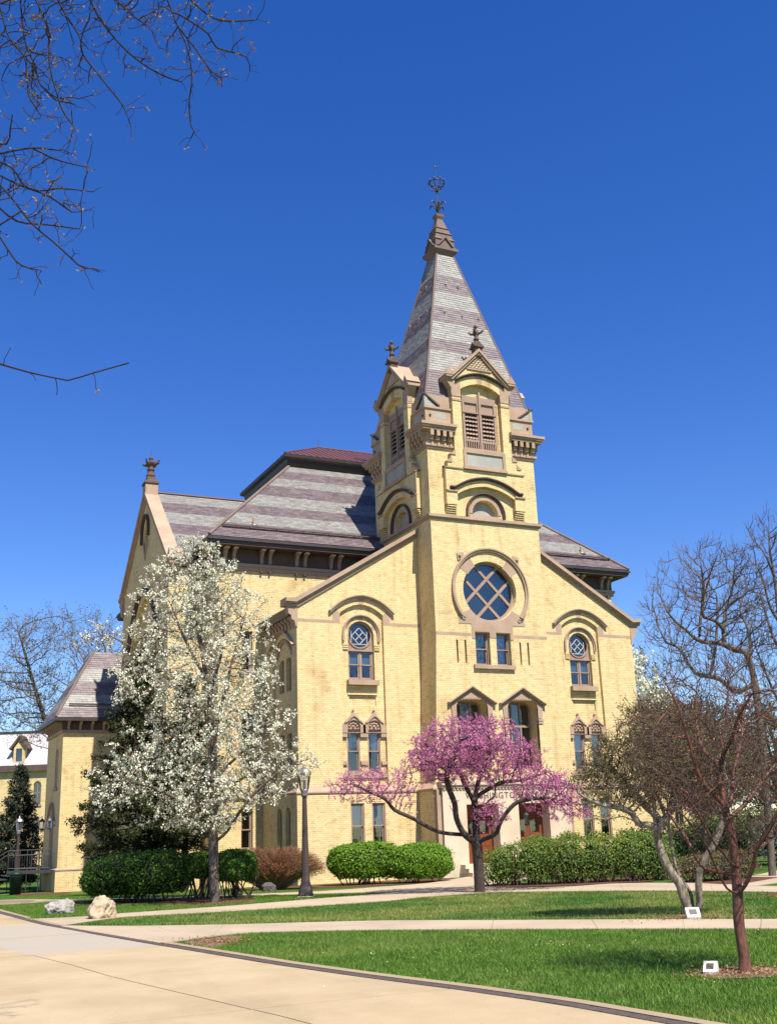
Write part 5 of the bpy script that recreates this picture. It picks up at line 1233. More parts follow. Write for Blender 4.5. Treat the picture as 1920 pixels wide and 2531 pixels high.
# ================================================================== vegetation
def resample(pts, step):
    P = smooth_poly(pts, 6) if len(pts) > 2 else [Vector(p) for p in pts]
    out = [P[0]]; acc = 0
    for a, b in zip(P[:-1], P[1:]):
        d = (b-a).length
        if d < 1e-6: continue
        t = step-acc
        while t <= d: out.append(a.lerp(b, t/d)); t += step
        acc = (acc+d) % step
    if (out[-1]-P[-1]).length > step*.3: out.append(P[-1])
    return out
class Tree:
    def __init__(s): s.p, s.par = [], []
    def seed(s, polys, step):
        for k, pl in enumerate(polys):
            R = resample(pl, step)
            if not s.p: s.p.append(np.array(R[0])); s.par.append(-1); last = 0; R = R[1:]
            else:
                A = np.array(s.p); d = np.linalg.norm(A-np.array(R[0]), axis=1); last = int(d.argmin())
                if d[last] < step*.7: R = R[1:]
            for q in R: s.p.append(np.array(q)); s.par.append(last); last = len(s.p)-1
    def grow(s, att, step, infl, kill, iters, rng, bias=(0, 0, .0), wob=.15, start=0):
        att = np.asarray(att, float); alive = np.ones(len(att), bool)
        near = np.full(len(att), 1e9); who = np.zeros(len(att), int)
        def upd(i0):
            A = np.array(s.p[i0:])
            for j0 in range(0, len(A), 400):
                d = np.linalg.norm(att[:, None, :]-A[None, j0:j0+400], axis=2); m = d.argmin(1); dm = d[np.arange(len(att)), m]
                b = dm < near; near[b] = dm[b]; who[b] = m[b]+i0+j0
        upd(start)
        for it in range(iters):
            act = alive & (near < infl)
            if not act.any(): break
            ids = np.unique(who[act]); i0 = len(s.p)
            P = np.array(s.p)
            for i in ids:
                a = att[act & (who == i)]; v = a-P[i]; v /= np.linalg.norm(v, axis=1)[:, None]+1e-9
                d = v.mean(0)+np.array(bias)+rng.normal(0, wob, 3); d /= np.linalg.norm(d)+1e-9
                s.p.append(P[i]+d*step); s.par.append(int(i))
            upd(i0); alive &= near > kill
            if len(s.p) > 9000: break
    def twigs(s, rng, n, ln, step, up=.2, only=None, spread=.9):
        """short side twigs from thin nodes"""
        ch = np.bincount([q for q in s.par if q >= 0], minlength=len(s.p))
        N0 = len(s.p); idx = [i for i in range(N0) if s.par[i] >= 0 and (only is None or only(i, ch))]
        for i in idx:
            base = s.p[i]; d0 = base-s.p[s.par[i]]; d0 = d0/(np.linalg.norm(d0)+1e-9)
            for _ in range(rng.poisson(n)):
                d = d0+rng.normal(0, spread, 3)+np.array([0, 0, up]); d /= np.linalg.norm(d)+1e-9
                last = i; p = base.copy(); m = max(1, int(rng.uniform(.5, 1.2)*ln/step))
                for k in range(m):
                    d = d+rng.normal(0, .22, 3)+np.array([0, 0, up*.15]); d /= np.linalg.norm(d); p = p+d*step
                    s.p.append(p.copy()); s.par.append(last); last = len(s.p)-1
    def radii(s, r_tip, r_base):
        n = len(s.p); cnt = np.zeros(n); par = np.array(s.par)
        ch = np.bincount(par[par >= 0], minlength=n); cnt[ch == 0] = 1
        for i in range(n-1, 0, -1):
            if par[i] >= 0: cnt[par[i]] += cnt[i]
        e = math.log(max(cnt[0], 2))/math.log(r_base/r_tip)
        s.cnt = cnt; return r_tip*np.maximum(cnt, 1)**(1/e)
    def tubes(s, R, sel, k):
        P = np.array(s.p); par = np.array(s.par); n = len(P)
        D = np.zeros_like(P); ok = par >= 0
        D[ok] = P[ok]-P[par[ok]]; D[0] = (0, 0, 1); D /= np.linalg.norm(D, axis=1)[:, None]+1e-9
        main = np.full(n, -1); best = np.zeros(n)
        for i in range(n):
            q = par[i]
            if q >= 0 and R[i] > best[q]: best[q] = R[i]; main[q] = i
        idx = np.array([i for i in range(n) if par[i] >= 0 and sel[i]])
        if len(idx) == 0: return np.zeros((0, 3)), np.zeros((0, 4), int)
        pp = par[idx]; ismain = main[pp] == idx
        rs = np.where(ismain, R[pp], R[idx]*1.05); ds = np.where(ismain[:, None], D[pp]+D[idx], D[idx])
        nx = np.full(n, -1); 
        de = D[idx].copy(); mc = main[idx]; has = mc >= 0; de[has] += D[mc[has]]
        # rings of main continuation share direction so that joints close
        ds = np.where(ismain[:, None], D[pp]+D[idx], D[idx])
        def ring(c, d, r):
            d = d/(np.linalg.norm(d, axis=1)[:, None]+1e-9)
            ref = np.tile(np.array([[.3, .2, 1.0]]), (len(d), 1)); ref[np.abs(d[:, 2]) > .85] = (1.0, .1, .2)
            a = np.cross(d, ref); a /= np.linalg.norm(a, axis=1)[:, None]+1e-9; b = np.cross(d, a)
            th = np.arange(k)*2*math.pi/k
            return c[:, None]+(a[:, None]*np.cos(th)[None, :, None]+b[:, None]*np.sin(th)[None, :, None])*r[:, None, None]
        A = ring(P[pp], ds, rs); Bq = ring(P[idx], de, R[idx])
        V = np.concatenate([A, Bq], 1).reshape(-1, 3); m = len(idx)
        j = np.arange(k); base = (np.arange(m)*2*k)[:, None]
        F = np.stack([base+j, base+(j+1) % k, base+k+(j+1) % k, base+k+j], 2).reshape(-1, 4)
        return V, F
def quads(C, size, rng, N=None, aspect=1.0, flat=0.0):
    """one free-standing quad per centre, random facing (or about N)"""
    n = len(C); C = np.asarray(C)
    d = rng.normal(size=(n, 3)) if N is None else np.asarray(N)+rng.normal(size=(n, 3))*flat
    d /= np.linalg.norm(d, axis=1)[:, None]+1e-9
    ref = rng.normal(size=(n, 3)); a = np.cross(d, ref); a /= np.linalg.norm(a, axis=1)[:, None]+1e-9; b = np.cross(d, a)
    sz = (size if hasattr(size, '__len__') else np.full(n, size))*rng.uniform(.65, 1.3, n)
    a *= sz[:, None]*.5; b *= (sz*aspect)[:, None]*.5
    V = np.stack([C-a*.9, C-b, C+a*1.1, C+b], 1).reshape(-1, 3)
    return V, np.arange(4*n).reshape(n, 4)
def joinVF(parts):
    Vs, Fs, Ms, o = [], [], [], 0
    for V, F, m in parts:
        if len(V) == 0: continue
        Vs.append(V); Fs.append(F+o); Ms.append(np.full(len(F), m)); o += len(V)
    return np.concatenate(Vs), np.concatenate(Fs), np.concatenate(Ms)
def finish_tree(name, tr, base, R, label, cat, bark, twig, extra, extra_mats, rsplit=.02, group=None, tk=6, crown_name='crown'):
    root = thing(name, tuple(base), label, cat, group)
    thick = R > rsplit
    V, F = tr.tubes(R, thick, tk); mesh_np('trunk', V, F, [bark], root, smooth=True)
    V2, F2 = tr.tubes(R, ~thick, 3)
    parts = [(V2, F2, 0)] + [(v, f, i+1) for i, (v, f) in enumerate(extra)]
    Vc, Fc, Mc = joinVF(parts); mesh_np(crown_name, Vc, Fc, [twig]+extra_mats, root, Mc)
    return root
def ellipsoid_pts(rng, c, r, n, shell=.0):
    v = rng.normal(size=(n, 3)); v /= np.linalg.norm(v, axis=1)[:, None]
    rr = (shell+(1-shell)*rng.uniform(0, 1, n))**(1/3.0); return np.array(c)+v*rr[:, None]*np.array(r)
def wood_nodes(tr, R, rmax): return np.array([i for i in range(len(tr.p)) if R[i] < rmax and tr.par[i] >= 0])

# ---------------- white-blossomed pear
rng = np.random.default_rng(21)
PEAR = [
 [(-15.82,-11.26,-.05),(-15.84,-11.21,0.73),(-15.85,-11.17,1.46),(-15.85,-11.14,2.21),(-15.82,-11.12,3.22),(-15.9,-11.05,4.51),(-15.95,-10.99,5.83),(-16.15,-10.86,7.19),(-16.35,-10.73,8.58),(-16.46,-10.64,10.01),(-16.42,-10.63,10.9)],
 [(-15.75,-11.29,1.76),(-15.54,-11.54,1.99),(-15.35,-11.78,2.38),(-14.93,-12.13,3.0),(-14.42,-12.53,3.52),(-14.0,-12.88,3.8)],
 [(-15.80,-11.2,2.5),(-16.13,-11.37,2.6),(-16.94,-11.24,2.93),(-17.71,-11.14,3.3),(-18.46,-11.04,3.5)],
 [(-15.88,-11.22,3.47),(-15.34,-11.21,3.98),(-14.54,-11.32,4.75),(-13.97,-11.32,5.5)],
 [(-15.92,-11.21,4.49),(-15.66,-11.14,5.55),(-15.32,-11.11,6.91),(-14.98,-11.08,8.1)],
 [(-15.95,-11.19,5.02),(-16.56,-10.64,5.86),(-17.15,-10.1,6.73),(-17.96,-9.46,7.62),(-18.7,-9.0,8.1)],
 [(-16.0,-11.17,6.07),(-15.76,-11.58,7.36),(-15.84,-11.84,8.39)], [(-16.05,-11.14,6.34),(-16.76,-11.02,7.68),(-17.21,-11.02,8.75)],
 [(-15.88,-11.23,2.96),(-16.25,-10.6,4.02),(-17.03,-9.77,5.15)], [(-15.88,-11.22,3.21),(-15.05,-11.18,3.46),(-14.21,-11.15,3.97)]]
tr = Tree(); tr.seed(PEAR, .22)
# crown envelope: half-widths by height along the view-right axis (left, right) and depth
hz = [1.9, 2.6, 3.4, 4.5, 5.6, 6.8, 8.0, 9.0, 10.0, 10.7, 11.1]
hl = [1.2, 3.2, 3.7, 2.9, 2.7, 2.7, 2.5, 2.0, 1.3, .7, .2]; hr = [.3, 1.6, 2.9, 2.4, 2.3, 2.5, 2.0, 1.9, 1.4, .7, .2]
att = []
rgt = np.array([math.cos(YAW), -math.sin(YAW)]); fwd = np.array([math.sin(YAW), math.cos(YAW)])
cxy = lambda z: np.array([np.interp(z, [0, 5, 11], [-15.85, -15.92, -16.42]), np.interp(z, [0, 5, 11], [-11.2, -11.0, -10.65])])
while len(att) < 4200:
    z = rng.uniform(1.95, 11.1); a = rng.uniform(0, 2*math.pi); r = math.sqrt(rng.uniform(.02, 1))
    w = np.interp(z, hz, hl) if math.cos(a) < 0 else np.interp(z, hz, hr); dp = (np.interp(z, hz, hl)+np.interp(z, hz, hr))*.46
    w *= .92+.14*math.sin(3*a+1.7*z)+.10*math.sin(7*a-4.1*z)+rng.uniform(0, .12)
    if rng.random() > np.interp(z, [2, 3, 7, 11], [.6, .85, 1, 1]): continue
    xy = cxy(z)+rgt*math.cos(a)*r*w+fwd*math.sin(a)*r*dp
    if math.sin(z*1.9+a*2.0)+.55*math.sin(5*z-3*a) < -.72: continue
    att.append((xy[0], xy[1], z))
for c_, rr_, n_ in (((-18.9, -9.0, 8.0), (.75, .5, .38), 90), ((-18.4, -10.9, 3.3), (.9, .6, .5), 80), ((-13.45, -12.4, 3.85), (.55, .4, .3), 45)):
    att += list(map(tuple, ellipsoid_pts(rng, c_, rr_, n_)))
tr.grow(att, .18, 1.3, .20, 70, rng, bias=(0, 0, .12))
tr.twigs(rng, 1.5, .34, .11, up=.3, only=lambda i, ch: ch[i] <= 1 and tr.p[i][2] > 2.0)
R = tr.radii(.005, .145)
idx = wood_nodes(tr, R, .014); P = np.array(tr.p)
cl = P[idx]; nz_ = np.sin(cl[:, 0]*3.1+1)*np.sin(cl[:, 1]*2.7+2)*np.sin(cl[:, 2]*3.3)+.6*np.sin(cl[:, 0]*6.3)*np.sin(cl[:, 2]*5.7+1)
cl = cl[rng.random(len(cl)) < np.clip(.50+.50*nz_, .05, .9)]
keep = cl[:, 2] > 1.9; cl = cl[keep]
m = len(cl); per = rng.integers(4, 10, m); C = np.repeat(cl, per, 0)+rng.normal(0, .036, (per.sum(), 3))+np.array([0, 0, .015])
VF1 = quads(C, .057, rng)
yl_ = P[idx][rng.random(len(idx)) < .34]; VF2 = quads(np.repeat(yl_, 2, 0)+rng.normal(0, .07, (2*len(yl_), 3)), .06, rng, aspect=.5)
finish_tree('pear_tree', tr, (-15.83, -11.25, 0), R, 'white blossoming pear tree in front of the hall, lamp post to its right', 'tree', 'bark_grey', 'twig_brown', [VF1, VF2], ['petal_white', 'leaf_young'], .02)

# ---------------- redbud
rng = np.random.default_rng(5)
REDBUD = [
 [(-8.8,-14.4,-.05),(-8.8,-14.4,0.46),(-8.8,-14.4,0.98),(-8.82,-14.39,1.39)],
 [(-8.82,-14.39,1.39),(-9.02,-14.37,1.51),(-9.25,-14.35,1.73),(-9.43,-14.34,2.13),(-9.49,-14.4,2.53),(-9.67,-14.39,3.01),(-9.73,-14.45,3.37),(-9.58,-14.6,3.8),(-9.43,-14.76,4.24)],
 [(-9.17,-14.22,1.64),(-9.82,-14.06,1.73),(-10.29,-13.99,1.94),(-10.67,-13.97,2.15),(-11.21,-13.86,2.41),(-11.51,-13.88,2.72),(-12.0,-13.79,2.95),(-12.5,-13.67,3.2)],
 [(-8.82,-14.39,1.39),(-8.74,-14.27,1.94),(-8.66,-14.15,2.38),(-8.67,-13.98,2.71),(-8.76,-13.79,3.03),(-8.83,-13.59,3.46),(-9.09,-13.3,3.8),(-9.36,-13.02,4.06)],
 [(-8.81,-14.4,2.65),(-8.64,-14.34,3.09),(-8.47,-14.28,3.41),(-8.23,-14.26,3.73),(-8.01,-14.23,4.29)],
 [(-8.81,-14.4,1.39),(-8.69,-14.6,1.49),(-8.42,-14.88,1.65),(-8.35,-15.07,1.99),(-8.02,-15.37,2.46),(-7.68,-15.69,2.57),(-7.27,-16.04,2.59)],
 [(-8.83,-14.39,2.62),(-8.46,-14.37,2.86),(-7.85,-14.47,3.12),(-7.13,-14.63,3.19),(-6.38,-14.8,3.41)],
 [(-8.8,-14.4,1.94),(-8.74,-14.61,2.28),(-8.65,-14.84,2.53),(-8.52,-15.09,2.7)]]
tr = Tree(); tr.seed(REDBUD, .14)
def rb(u, z, dp=0.0): xy = np.array([-8.82, -14.39])+rgt*u+fwd*dp; return (xy[0], xy[1], z)
att = []
for c_, r_, n_ in ((rb(-.1, 4.1), (1.9, 1.8, 1.05), 1200), (rb(-.9, 3.7), (1.3, 1.3, .7), 350), (rb(1.0, 3.75), (1.3, 1.3, .7), 350), (rb(-3.0, 3.1, -.7), (1.5, .7, .55), 330), (rb(2.1, 2.8, -.2), (1.15, .9, .7), 460), (rb(.4, 2.2, -.45), (.55, .45, .5), 150), (rb(2.7, 2.35, -.3), (.75, .6, .6), 190)):
    att += list(map(tuple, ellipsoid_pts(rng, c_, r_, n_)))
att = [a for a in att if a[2] > 1.7]
tr.grow(att, .12, 1.1, .13, 60, rng, bias=(0, 0, .05), wob=.25)
tr.twigs(rng, 1.3, .28, .09, up=.35, only=lambda i, ch: ch[i] <= 1 and tr.p[i][2] > 2.0)
R = tr.radii(.004, .160)
P = np.array(tr.p); idx = wood_nodes(tr, R, .011); cl = P[idx]; par_ = P[np.array(tr.par)[idx]]
sel = rng.random(len(cl)) < .93; cl, par_ = cl[sel], par_[sel]
per = 6; t_ = rng.uniform(0, 1, (len(cl), per, 1)); C = (cl[:, None]*t_+par_[:, None]*(1-t_)+rng.normal(0, .022, (len(cl), per, 3))).reshape(-1, 3)
VF1 = quads(C, .044, rng, aspect=.65)
finish_tree('redbud_tree', tr, (-8.82, -14.39, 0), R, 'magenta flowering redbud in front of the portico', 'tree', 'bark_dark', 'twig_dark', [VF1], ['petal_pink'], .016, tk=7)

# ---------------- grey multi-stem crabapple
rng = np.random.default_rng(8)
CRAB = [
 [(-10.86,-26.1,-.05),(-10.92,-26.06,0.2),(-10.96,-26.04,0.34),(-10.99,-26.0,0.58),(-11.11,-25.91,0.82),(-11.2,-25.84,1.11),(-11.24,-25.79,1.48),(-11.14,-25.82,1.7),(-10.97,-25.87,1.87),(-10.7,-25.98,2.08)],
 [(-10.84,-26.1,-.02),(-10.76,-26.04,.2),(-10.74,-25.98,0.42),(-10.81,-25.84,0.68),(-10.85,-25.74,0.98),(-10.83,-25.65,1.55),(-10.8,-25.57,1.8),(-10.98,-25.39,2.57)],
 [(-10.82,-26.12,-.02),(-10.72,-26.2,.2),(-10.76,-26.26,0.45),(-10.77,-26.35,0.81),(-10.66,-26.49,1.09),(-10.59,-26.62,1.28),(-10.44,-26.79,1.75),(-10.34,-26.93,2.35)],
 [(-11.29,-25.91,1.6),(-11.48,-25.89,1.7),(-11.71,-25.86,1.72),(-11.86,-25.85,1.94),(-12.15,-25.79,2.05),(-12.52,-25.68,2.13),(-12.89,-25.58,2.34)],
 [(-11.23,-25.94,1.7),(-11.26,-25.76,1.93),(-11.33,-25.56,2.11),(-11.55,-25.28,2.59),(-11.78,-25.0,2.99)],
 [(-10.95,-25.85,1.87),(-10.76,-25.91,2.41),(-10.79,-25.86,3.06),(-10.84,-25.8,3.58)],
 [(-11.69,-25.83,1.72),(-12.05,-25.84,1.87),(-12.42,-25.84,1.83),(-12.79,-25.85,1.84)]]
tr = Tree(); tr.seed(CRAB, .10)
def cb_(u, z, dp=0.0): xy = np.array([-10.9, -26.1])+rgt*u+fwd*dp; return (xy[0], xy[1], z)
att = []
for c_, r_, n_ in ((cb_(-.9, 2.75), (1.0, 1.1, .75), 650), (cb_(-.1, 3.1), (1.1, 1.1, .8), 650), (cb_(.8, 2.7), (.95, 1.0, .85), 450), (cb_(-.3, 3.75), (.7, .8, .45), 200), (cb_(-1.6, 2.45), (.55, .6, .5), 160)):
    att += list(map(tuple, ellipsoid_pts(rng, c_, r_, n_)))
att = [a for a in att if a[2] > 1.75]
tr.grow(att, .09, .9, .095, 60, rng, bias=(0, 0, .05), wob=.3)
tr.twigs(rng, 1.2, .22, .07, up=.3, only=lambda i, ch: ch[i] <= 1 and tr.p[i][2] > 1.8)
R = tr.radii(.0035, .17)
R = np.minimum(R, .088)
P = np.array(tr.p); idx = wood_nodes(tr, R, .010); cl = P[idx]; cl = cl[rng.random(len(cl)) < .7]
C = np.repeat(cl, 5, 0)+rng.normal(0, .045, (5*len(cl), 3)); VF1 = quads(C, .045, rng, aspect=.55)
finish_tree('crabapple_tree', tr, (-10.85, -26.1, 0), R, 'grey multi-stemmed crabapple with small bronze-green leaves, white marker at its foot', 'tree', 'bark_pale', 'twig_brown', [VF1], ['leaf_crab'], .012, tk=7)

# ---------------- red-barked maple, nearest tree at right
rng = np.random.default_rng(13)
REDBARK = [
 [(-16.21,-33.36,-.03),(-16.2,-33.36,0.14),(-16.2,-33.35,0.3),(-16.19,-33.33,0.57),(-16.16,-33.33,0.86),(-16.14,-33.32,1.12),(-16.13,-33.32,1.41),(-16.14,-33.29,1.71),(-16.15,-33.27,1.89),(-16.15,-33.25,2.17),(-16.15,-33.24,2.3),(-16.07,-33.27,2.48),(-16.06,-33.25,2.67),(-15.98,-33.28,2.81),(-15.94,-33.28,3.03),(-15.87,-33.3,3.35)],
 [(-16.19,-33.37,0.88),(-16.37,-33.41,0.93),(-16.52,-33.46,1.11),(-16.66,-33.52,1.31),(-16.79,-33.59,1.46),(-16.98,-33.63,1.65),(-17.2,-33.65,1.87)],
 [(-16.18,-33.37,0.88),(-16.15,-33.48,0.98),(-16.1,-33.59,1.19),(-16.11,-33.68,1.37),(-16.04,-33.81,1.55),(-15.97,-33.94,1.76),(-15.92,-34.05,1.98)],
 [(-16.19,-33.36,1.08),(-16.29,-33.18,1.12),(-16.37,-33.01,1.18),(-16.41,-32.86,1.46),(-16.45,-32.71,1.69),(-16.47,-32.56,1.87)],
 [(-16.19,-33.37,1.18),(-15.94,-33.26,1.26),(-15.68,-33.17,1.34),(-15.38,-33.09,1.42),(-15.01,-33.05,1.61)],
 [(-16.22,-33.35,1.18),(-16.31,-33.37,1.3),(-16.45,-33.37,1.44),(-16.57,-33.38,1.63),(-16.7,-33.39,1.84),(-16.85,-33.37,2.02)],
 [(-16.2,-33.36,1.83),(-16.35,-33.35,1.99),(-16.49,-33.35,2.11),(-16.59,-33.36,2.28),(-16.67,-33.39,2.56),(-16.75,-33.41,2.8),(-16.85,-33.43,3.08),(-17.06,-33.39,3.5)],
 [(-16.18,-33.37,1.85),(-16.06,-33.32,1.98),(-15.94,-33.26,2.25),(-15.74,-33.25,2.64),(-15.61,-33.2,2.97),(-15.47,-33.16,3.3)],
 [(-16.15,-33.27,2.32),(-16.15,-33.11,2.46),(-16.13,-32.95,2.63),(-16.04,-32.82,2.92),(-15.9,-32.73,3.35)],
 [(-16.1,-33.3,2.48),(-16.14,-33.54,2.67),(-16.22,-33.76,2.87),(-16.22,-34.02,3.1)],
 [(-16.2,-33.36,1.71),(-15.91,-33.33,1.86),(-15.62,-33.31,2.08),(-15.31,-33.29,2.32),(-15.02,-33.27,2.48)]]
tr = Tree(); tr.seed(REDBARK, .07)
att = ellipsoid_pts(rng, (-16.05, -33.3, 2.5), (1.25, 1.25, 1.2), 2000); att = att[att[:, 2] > 1.3]
tr.grow(att, .07, .55, .085, 60, rng, bias=(0, 0, .15), wob=.15)
tr.twigs(rng, .8, .40, .09, up=.5, only=lambda i, ch: ch[i] <= 1 and tr.p[i][2] > 1.0, spread=.6)
tr.twigs(rng, .35, .22, .07, up=.4, only=lambda i, ch: ch[i] == 0 and tr.p[i][2] > 1.2, spread=.6)
R = tr.radii(.0026, .062); P = np.array(tr.p)
R[:3] *= np.array([1.5, 1.3, 1.1])
idx = wood_nodes(tr, R, .0035); cl = P[idx]; cl = cl[rng.random(len(cl)) < .25]; VF1 = quads(cl, .016, rng, aspect=.5)
finish_tree('red_barked_maple', tr, (-16.21, -33.36, 0), R, 'bare red-brown barked young tree nearest the camera at right', 'tree', 'bark_red', 'twig_brown', [VF1], ['leaf_bud'], .006, tk=8)

# ---------------- budding tree overhead at upper left (trunk stands left of the picture)
rng = np.random.default_rng(17)
OVER = [
 [(-25.17,-35.97,8.28),(-25.08,-35.99,7.97),(-24.96,-36.06,7.77),(-24.93,-36.09,7.58),(-24.91,-36.11,7.38),(-24.84,-36.17,7.22),(-24.82,-36.22,7.12)],
 [(-24.98,-35.61,8.67),(-24.94,-35.61,8.39),(-24.9,-35.63,8.19),(-24.82,-35.67,7.99),(-24.79,-35.7,7.82),(-24.69,-35.77,7.68)],
 [(-24.94,-36.11,8.37),(-24.81,-36.19,7.99),(-24.78,-36.22,7.63),(-24.73,-36.29,7.36),(-24.68,-36.38,7.12),(-24.62,-36.49,6.94)],
 [(-24.76,-36.01,8.52),(-24.65,-36.05,8.27),(-24.54,-36.1,8.06),(-24.52,-36.13,7.89),(-24.4,-36.18,7.69),(-24.29,-36.24,7.51),(-24.2,-36.3,7.34),(-24.14,-36.33,7.14)],
 [(-24.52,-36.13,8.51),(-24.39,-36.03,8.37),(-24.23,-35.95,8.26),(-24.08,-35.89,8.19),(-23.9,-35.84,8.14),(-23.73,-35.81,8.12),(-23.6,-35.76,8.15)],
 [(-23.85,-36.08,8.78),(-23.73,-36.08,8.47),(-23.64,-36.1,8.24),(-23.59,-36.08,7.98),(-23.6,-36.04,7.74),(-23.58,-36.03,7.52)],
 [(-23.77,-36.06,8.62),(-23.46,-36.06,8.49),(-23.35,-35.98,8.43),(-23.08,-35.98,8.42),(-23.01,-35.89,8.37)],
 [(-23.68,-36.06,8.84),(-23.41,-35.97,8.75),(-23.19,-35.91,8.82),(-22.94,-35.88,8.94)],
 [(-23.7,-36.05,8.46),(-23.58,-36.14,8.22),(-23.46,-36.23,7.96),(-23.4,-36.34,7.83)],
 [(-24.33,-36.12,8.56),(-24.15,-36.24,8.3),(-24.02,-36.36,8.11),(-23.96,-36.43,7.89)],
 [(-25.14,-36.01,6.94),(-25.04,-36.12,6.9),(-25.04,-36.21,6.95),(-25.04,-36.31,7.03)],
 [(-25.13,-36.08,6.8),(-24.87,-36.16,6.88),(-24.69,-36.17,6.9),(-24.63,-36.14,6.94)],
 [(-25.14,-36.16,6.71),(-24.99,-36.13,6.68),(-24.9,-36.06,6.6),(-24.77,-36.03,6.6),(-24.62,-36.03,6.66),(-24.37,-36.06,6.67)],
 [(-25.12,-36.12,6.57),(-24.98,-36.17,6.39),(-24.84,-36.22,6.19),(-24.69,-36.28,6.04),(-24.58,-36.33,5.92),(-24.48,-36.38,5.81),(-24.4,-36.45,5.78)],
 [(-25.09,-36.12,6.15),(-24.98,-36.18,5.94),(-24.9,-36.25,5.81),(-24.77,-36.37,5.73)],
 [(-25.12,-36.04,6.67),(-24.89,-35.96,6.65),(-24.69,-35.87,6.67),(-24.48,-35.76,6.63)],
 [(-24.86,-36.13,6.9),(-24.66,-36.0,6.93),(-24.41,-35.91,6.98)],
 [(-25.12,-36.17,6.34),(-24.94,-36.11,6.25),(-24.71,-36.11,6.27),(-24.47,-36.12,6.28)],
 [(-25.21,-38.09,4.21),(-25.17,-38.07,4.21),(-25.01,-38.1,4.17),(-24.88,-38.12,4.15),(-24.81,-38.11,4.15),(-24.67,-38.16,4.2),(-24.49,-38.23,4.26)]]
LIMBS = [[(-29.2,-36.4,0),(-29.15,-36.4,2.0),(-29.1,-36.3,4.0),(-29.0,-36.3,6.0),(-28.8,-36.2,8.2),(-28.6,-36.2,10.5)],
 [(-28.9,-36.25,7.0),(-27.6,-36.1,8.7),(-26.4,-36.0,9.25),(-25.2,-35.9,9.35),(-24.2,-36.0,9.3),(-23.2,-36.05,9.45),(-22.2,-35.9,9.7)],
 [(-29.05,-36.3,5.2),(-27.8,-36.2,6.3),(-26.6,-36.15,6.8),(-25.45,-36.1,6.75)],
 [(-29.1,-36.3,4.0),(-27.8,-37.0,4.5),(-26.4,-37.8,4.45),(-25.35,-38.08,4.24)]]
tr = Tree(); tr.seed(LIMBS, .12); nl = len(tr.p); tr.seed(OVER, .07); nb = len(tr.p)
att = []
for pl in OVER[:-1]:
    for q in resample(pl, .12): att += [tuple(np.array(q)+rng.normal(0, .10, 3)) for _ in range(2)]
for q in ((-25.0, -35.9, 8.3), (-24.7, -36.1, 8.2), (-24.3, -36.2, 8.5), (-24.75, -35.9, 7.9), (-24.0, -36.0, 8.6), (-25.0, -36.1, 6.7)): att += [tuple(np.array(q)+rng.normal(0, .24, 3)*np.array([1, 1, .7])) for _ in range(90)]
tr.grow(att, .05, .4, .07, 12, rng, bias=(.14, -.03, -.06), wob=.12, start=nl)
tr.twigs(rng, .34, .15, .035, up=-.05, only=lambda i, ch: i > nl and ch[i] <= 1, spread=.55)
R = tr.radii(.0026, .16); P = np.array(tr.p)
ids = np.arange(len(P)); R = np.where((ids >= nl), np.minimum(R, .0085), R); R = np.where((ids >= nl) & (ids < nb), np.maximum(R, .005), R)
ch = np.bincount([q for q in tr.par if q >= 0], minlength=len(P))
tips = P[(ch == 0) & (ids > nl)]; mid = P[(ids > nb) & (ch == 1)]; mid = mid[rng.random(len(mid)) < .10]
tips = tips[rng.random(len(tips)) < .75]
cl = np.concatenate([tips, mid]); cl = cl[rng.random(len(cl)) < .6]; C = np.repeat(cl, 4, 0)+rng.normal(0, .011, (4*len(cl), 3)); VF1 = quads(C, .025, rng, aspect=.5)
C2 = tips[rng.random(len(tips)) < .3]; C2 = np.repeat(C2, 3, 0)+rng.normal(0, .014, (3*len(C2), 3)); VF2 = quads(C2, .024, rng, aspect=.5)
finish_tree('budding_tree', tr, (-29.2, -36.4, 0), R, 'budding tree whose bare drooping twigs hang in from the upper left', 'tree', 'bark_dark', 'twig_dark', [VF1, VF2], ['leaf_bud', 'leaf_russet'], .012)

# ---------------- background deciduous trees
def bare_tree(base, h, crown_c, crown_r, seed, label, group, r_base, polys=None, natt=700, mats=('bark_grey', 'twig_far'), leaf=None, step=.45, r_tip=.012, lsize=.12, lper=1.5, ltw=.7, name='bare_tree', leaf_n=None):
    rng = np.random.default_rng(seed); b = np.array(base)
    tr = Tree()
    if polys is None:
        fx = b+np.array([rng.normal(0, .2), rng.normal(0, .2), h*.32])
        polys = [[tuple(b+np.array([0, 0, -.2])), tuple((b+fx)/2+rng.normal(0, .1, 3)), tuple(fx)]]
        for k in range(5):
            a = rng.uniform(0, 2*math.pi); c = np.array(crown_c); e = c+np.array([math.cos(a)*crown_r[0]*.55, math.sin(a)*crown_r[1]*.55, rng.uniform(-.1, .6)*crown_r[2]])
            polys.append([tuple(fx), tuple(fx*.5+e*.5+np.array([0, 0, -.3])+rng.normal(0, .2, 3)), tuple(e)])
    tr.seed(polys, step)
    att = ellipsoid_pts(rng, crown_c, crown_r, natt, .1)
    tr.grow(att, step, crown_r[0]*1.1, step*1.5, 60, rng, bias=(0, 0, .30), wob=.09)
    tr.twigs(rng, ltw*2.2, step*2.6, step*.55, up=.75, only=lambda i, ch: ch[i] <= 1 and i > 12, spread=.5)
    R = tr.radii(r_tip, r_base); P = np.array(tr.p)
    extra, em = [], []
    if leaf:
        idx = wood_nodes(tr, R, r_tip*2.2); cl = P[idx]
        n = int(len(cl)*lper); C = cl[rng.integers(0, len(cl), n)]+rng.normal(0, step*.28, (n, 3)); extra.append(quads(C, lsize, rng, aspect=.7)); em.append(leaf)
    return finish_tree(name, tr, base, R, label, 'tree', mats[0], mats[1], extra, em, r_tip*3.5, group)
BG = 'trees behind the hall'
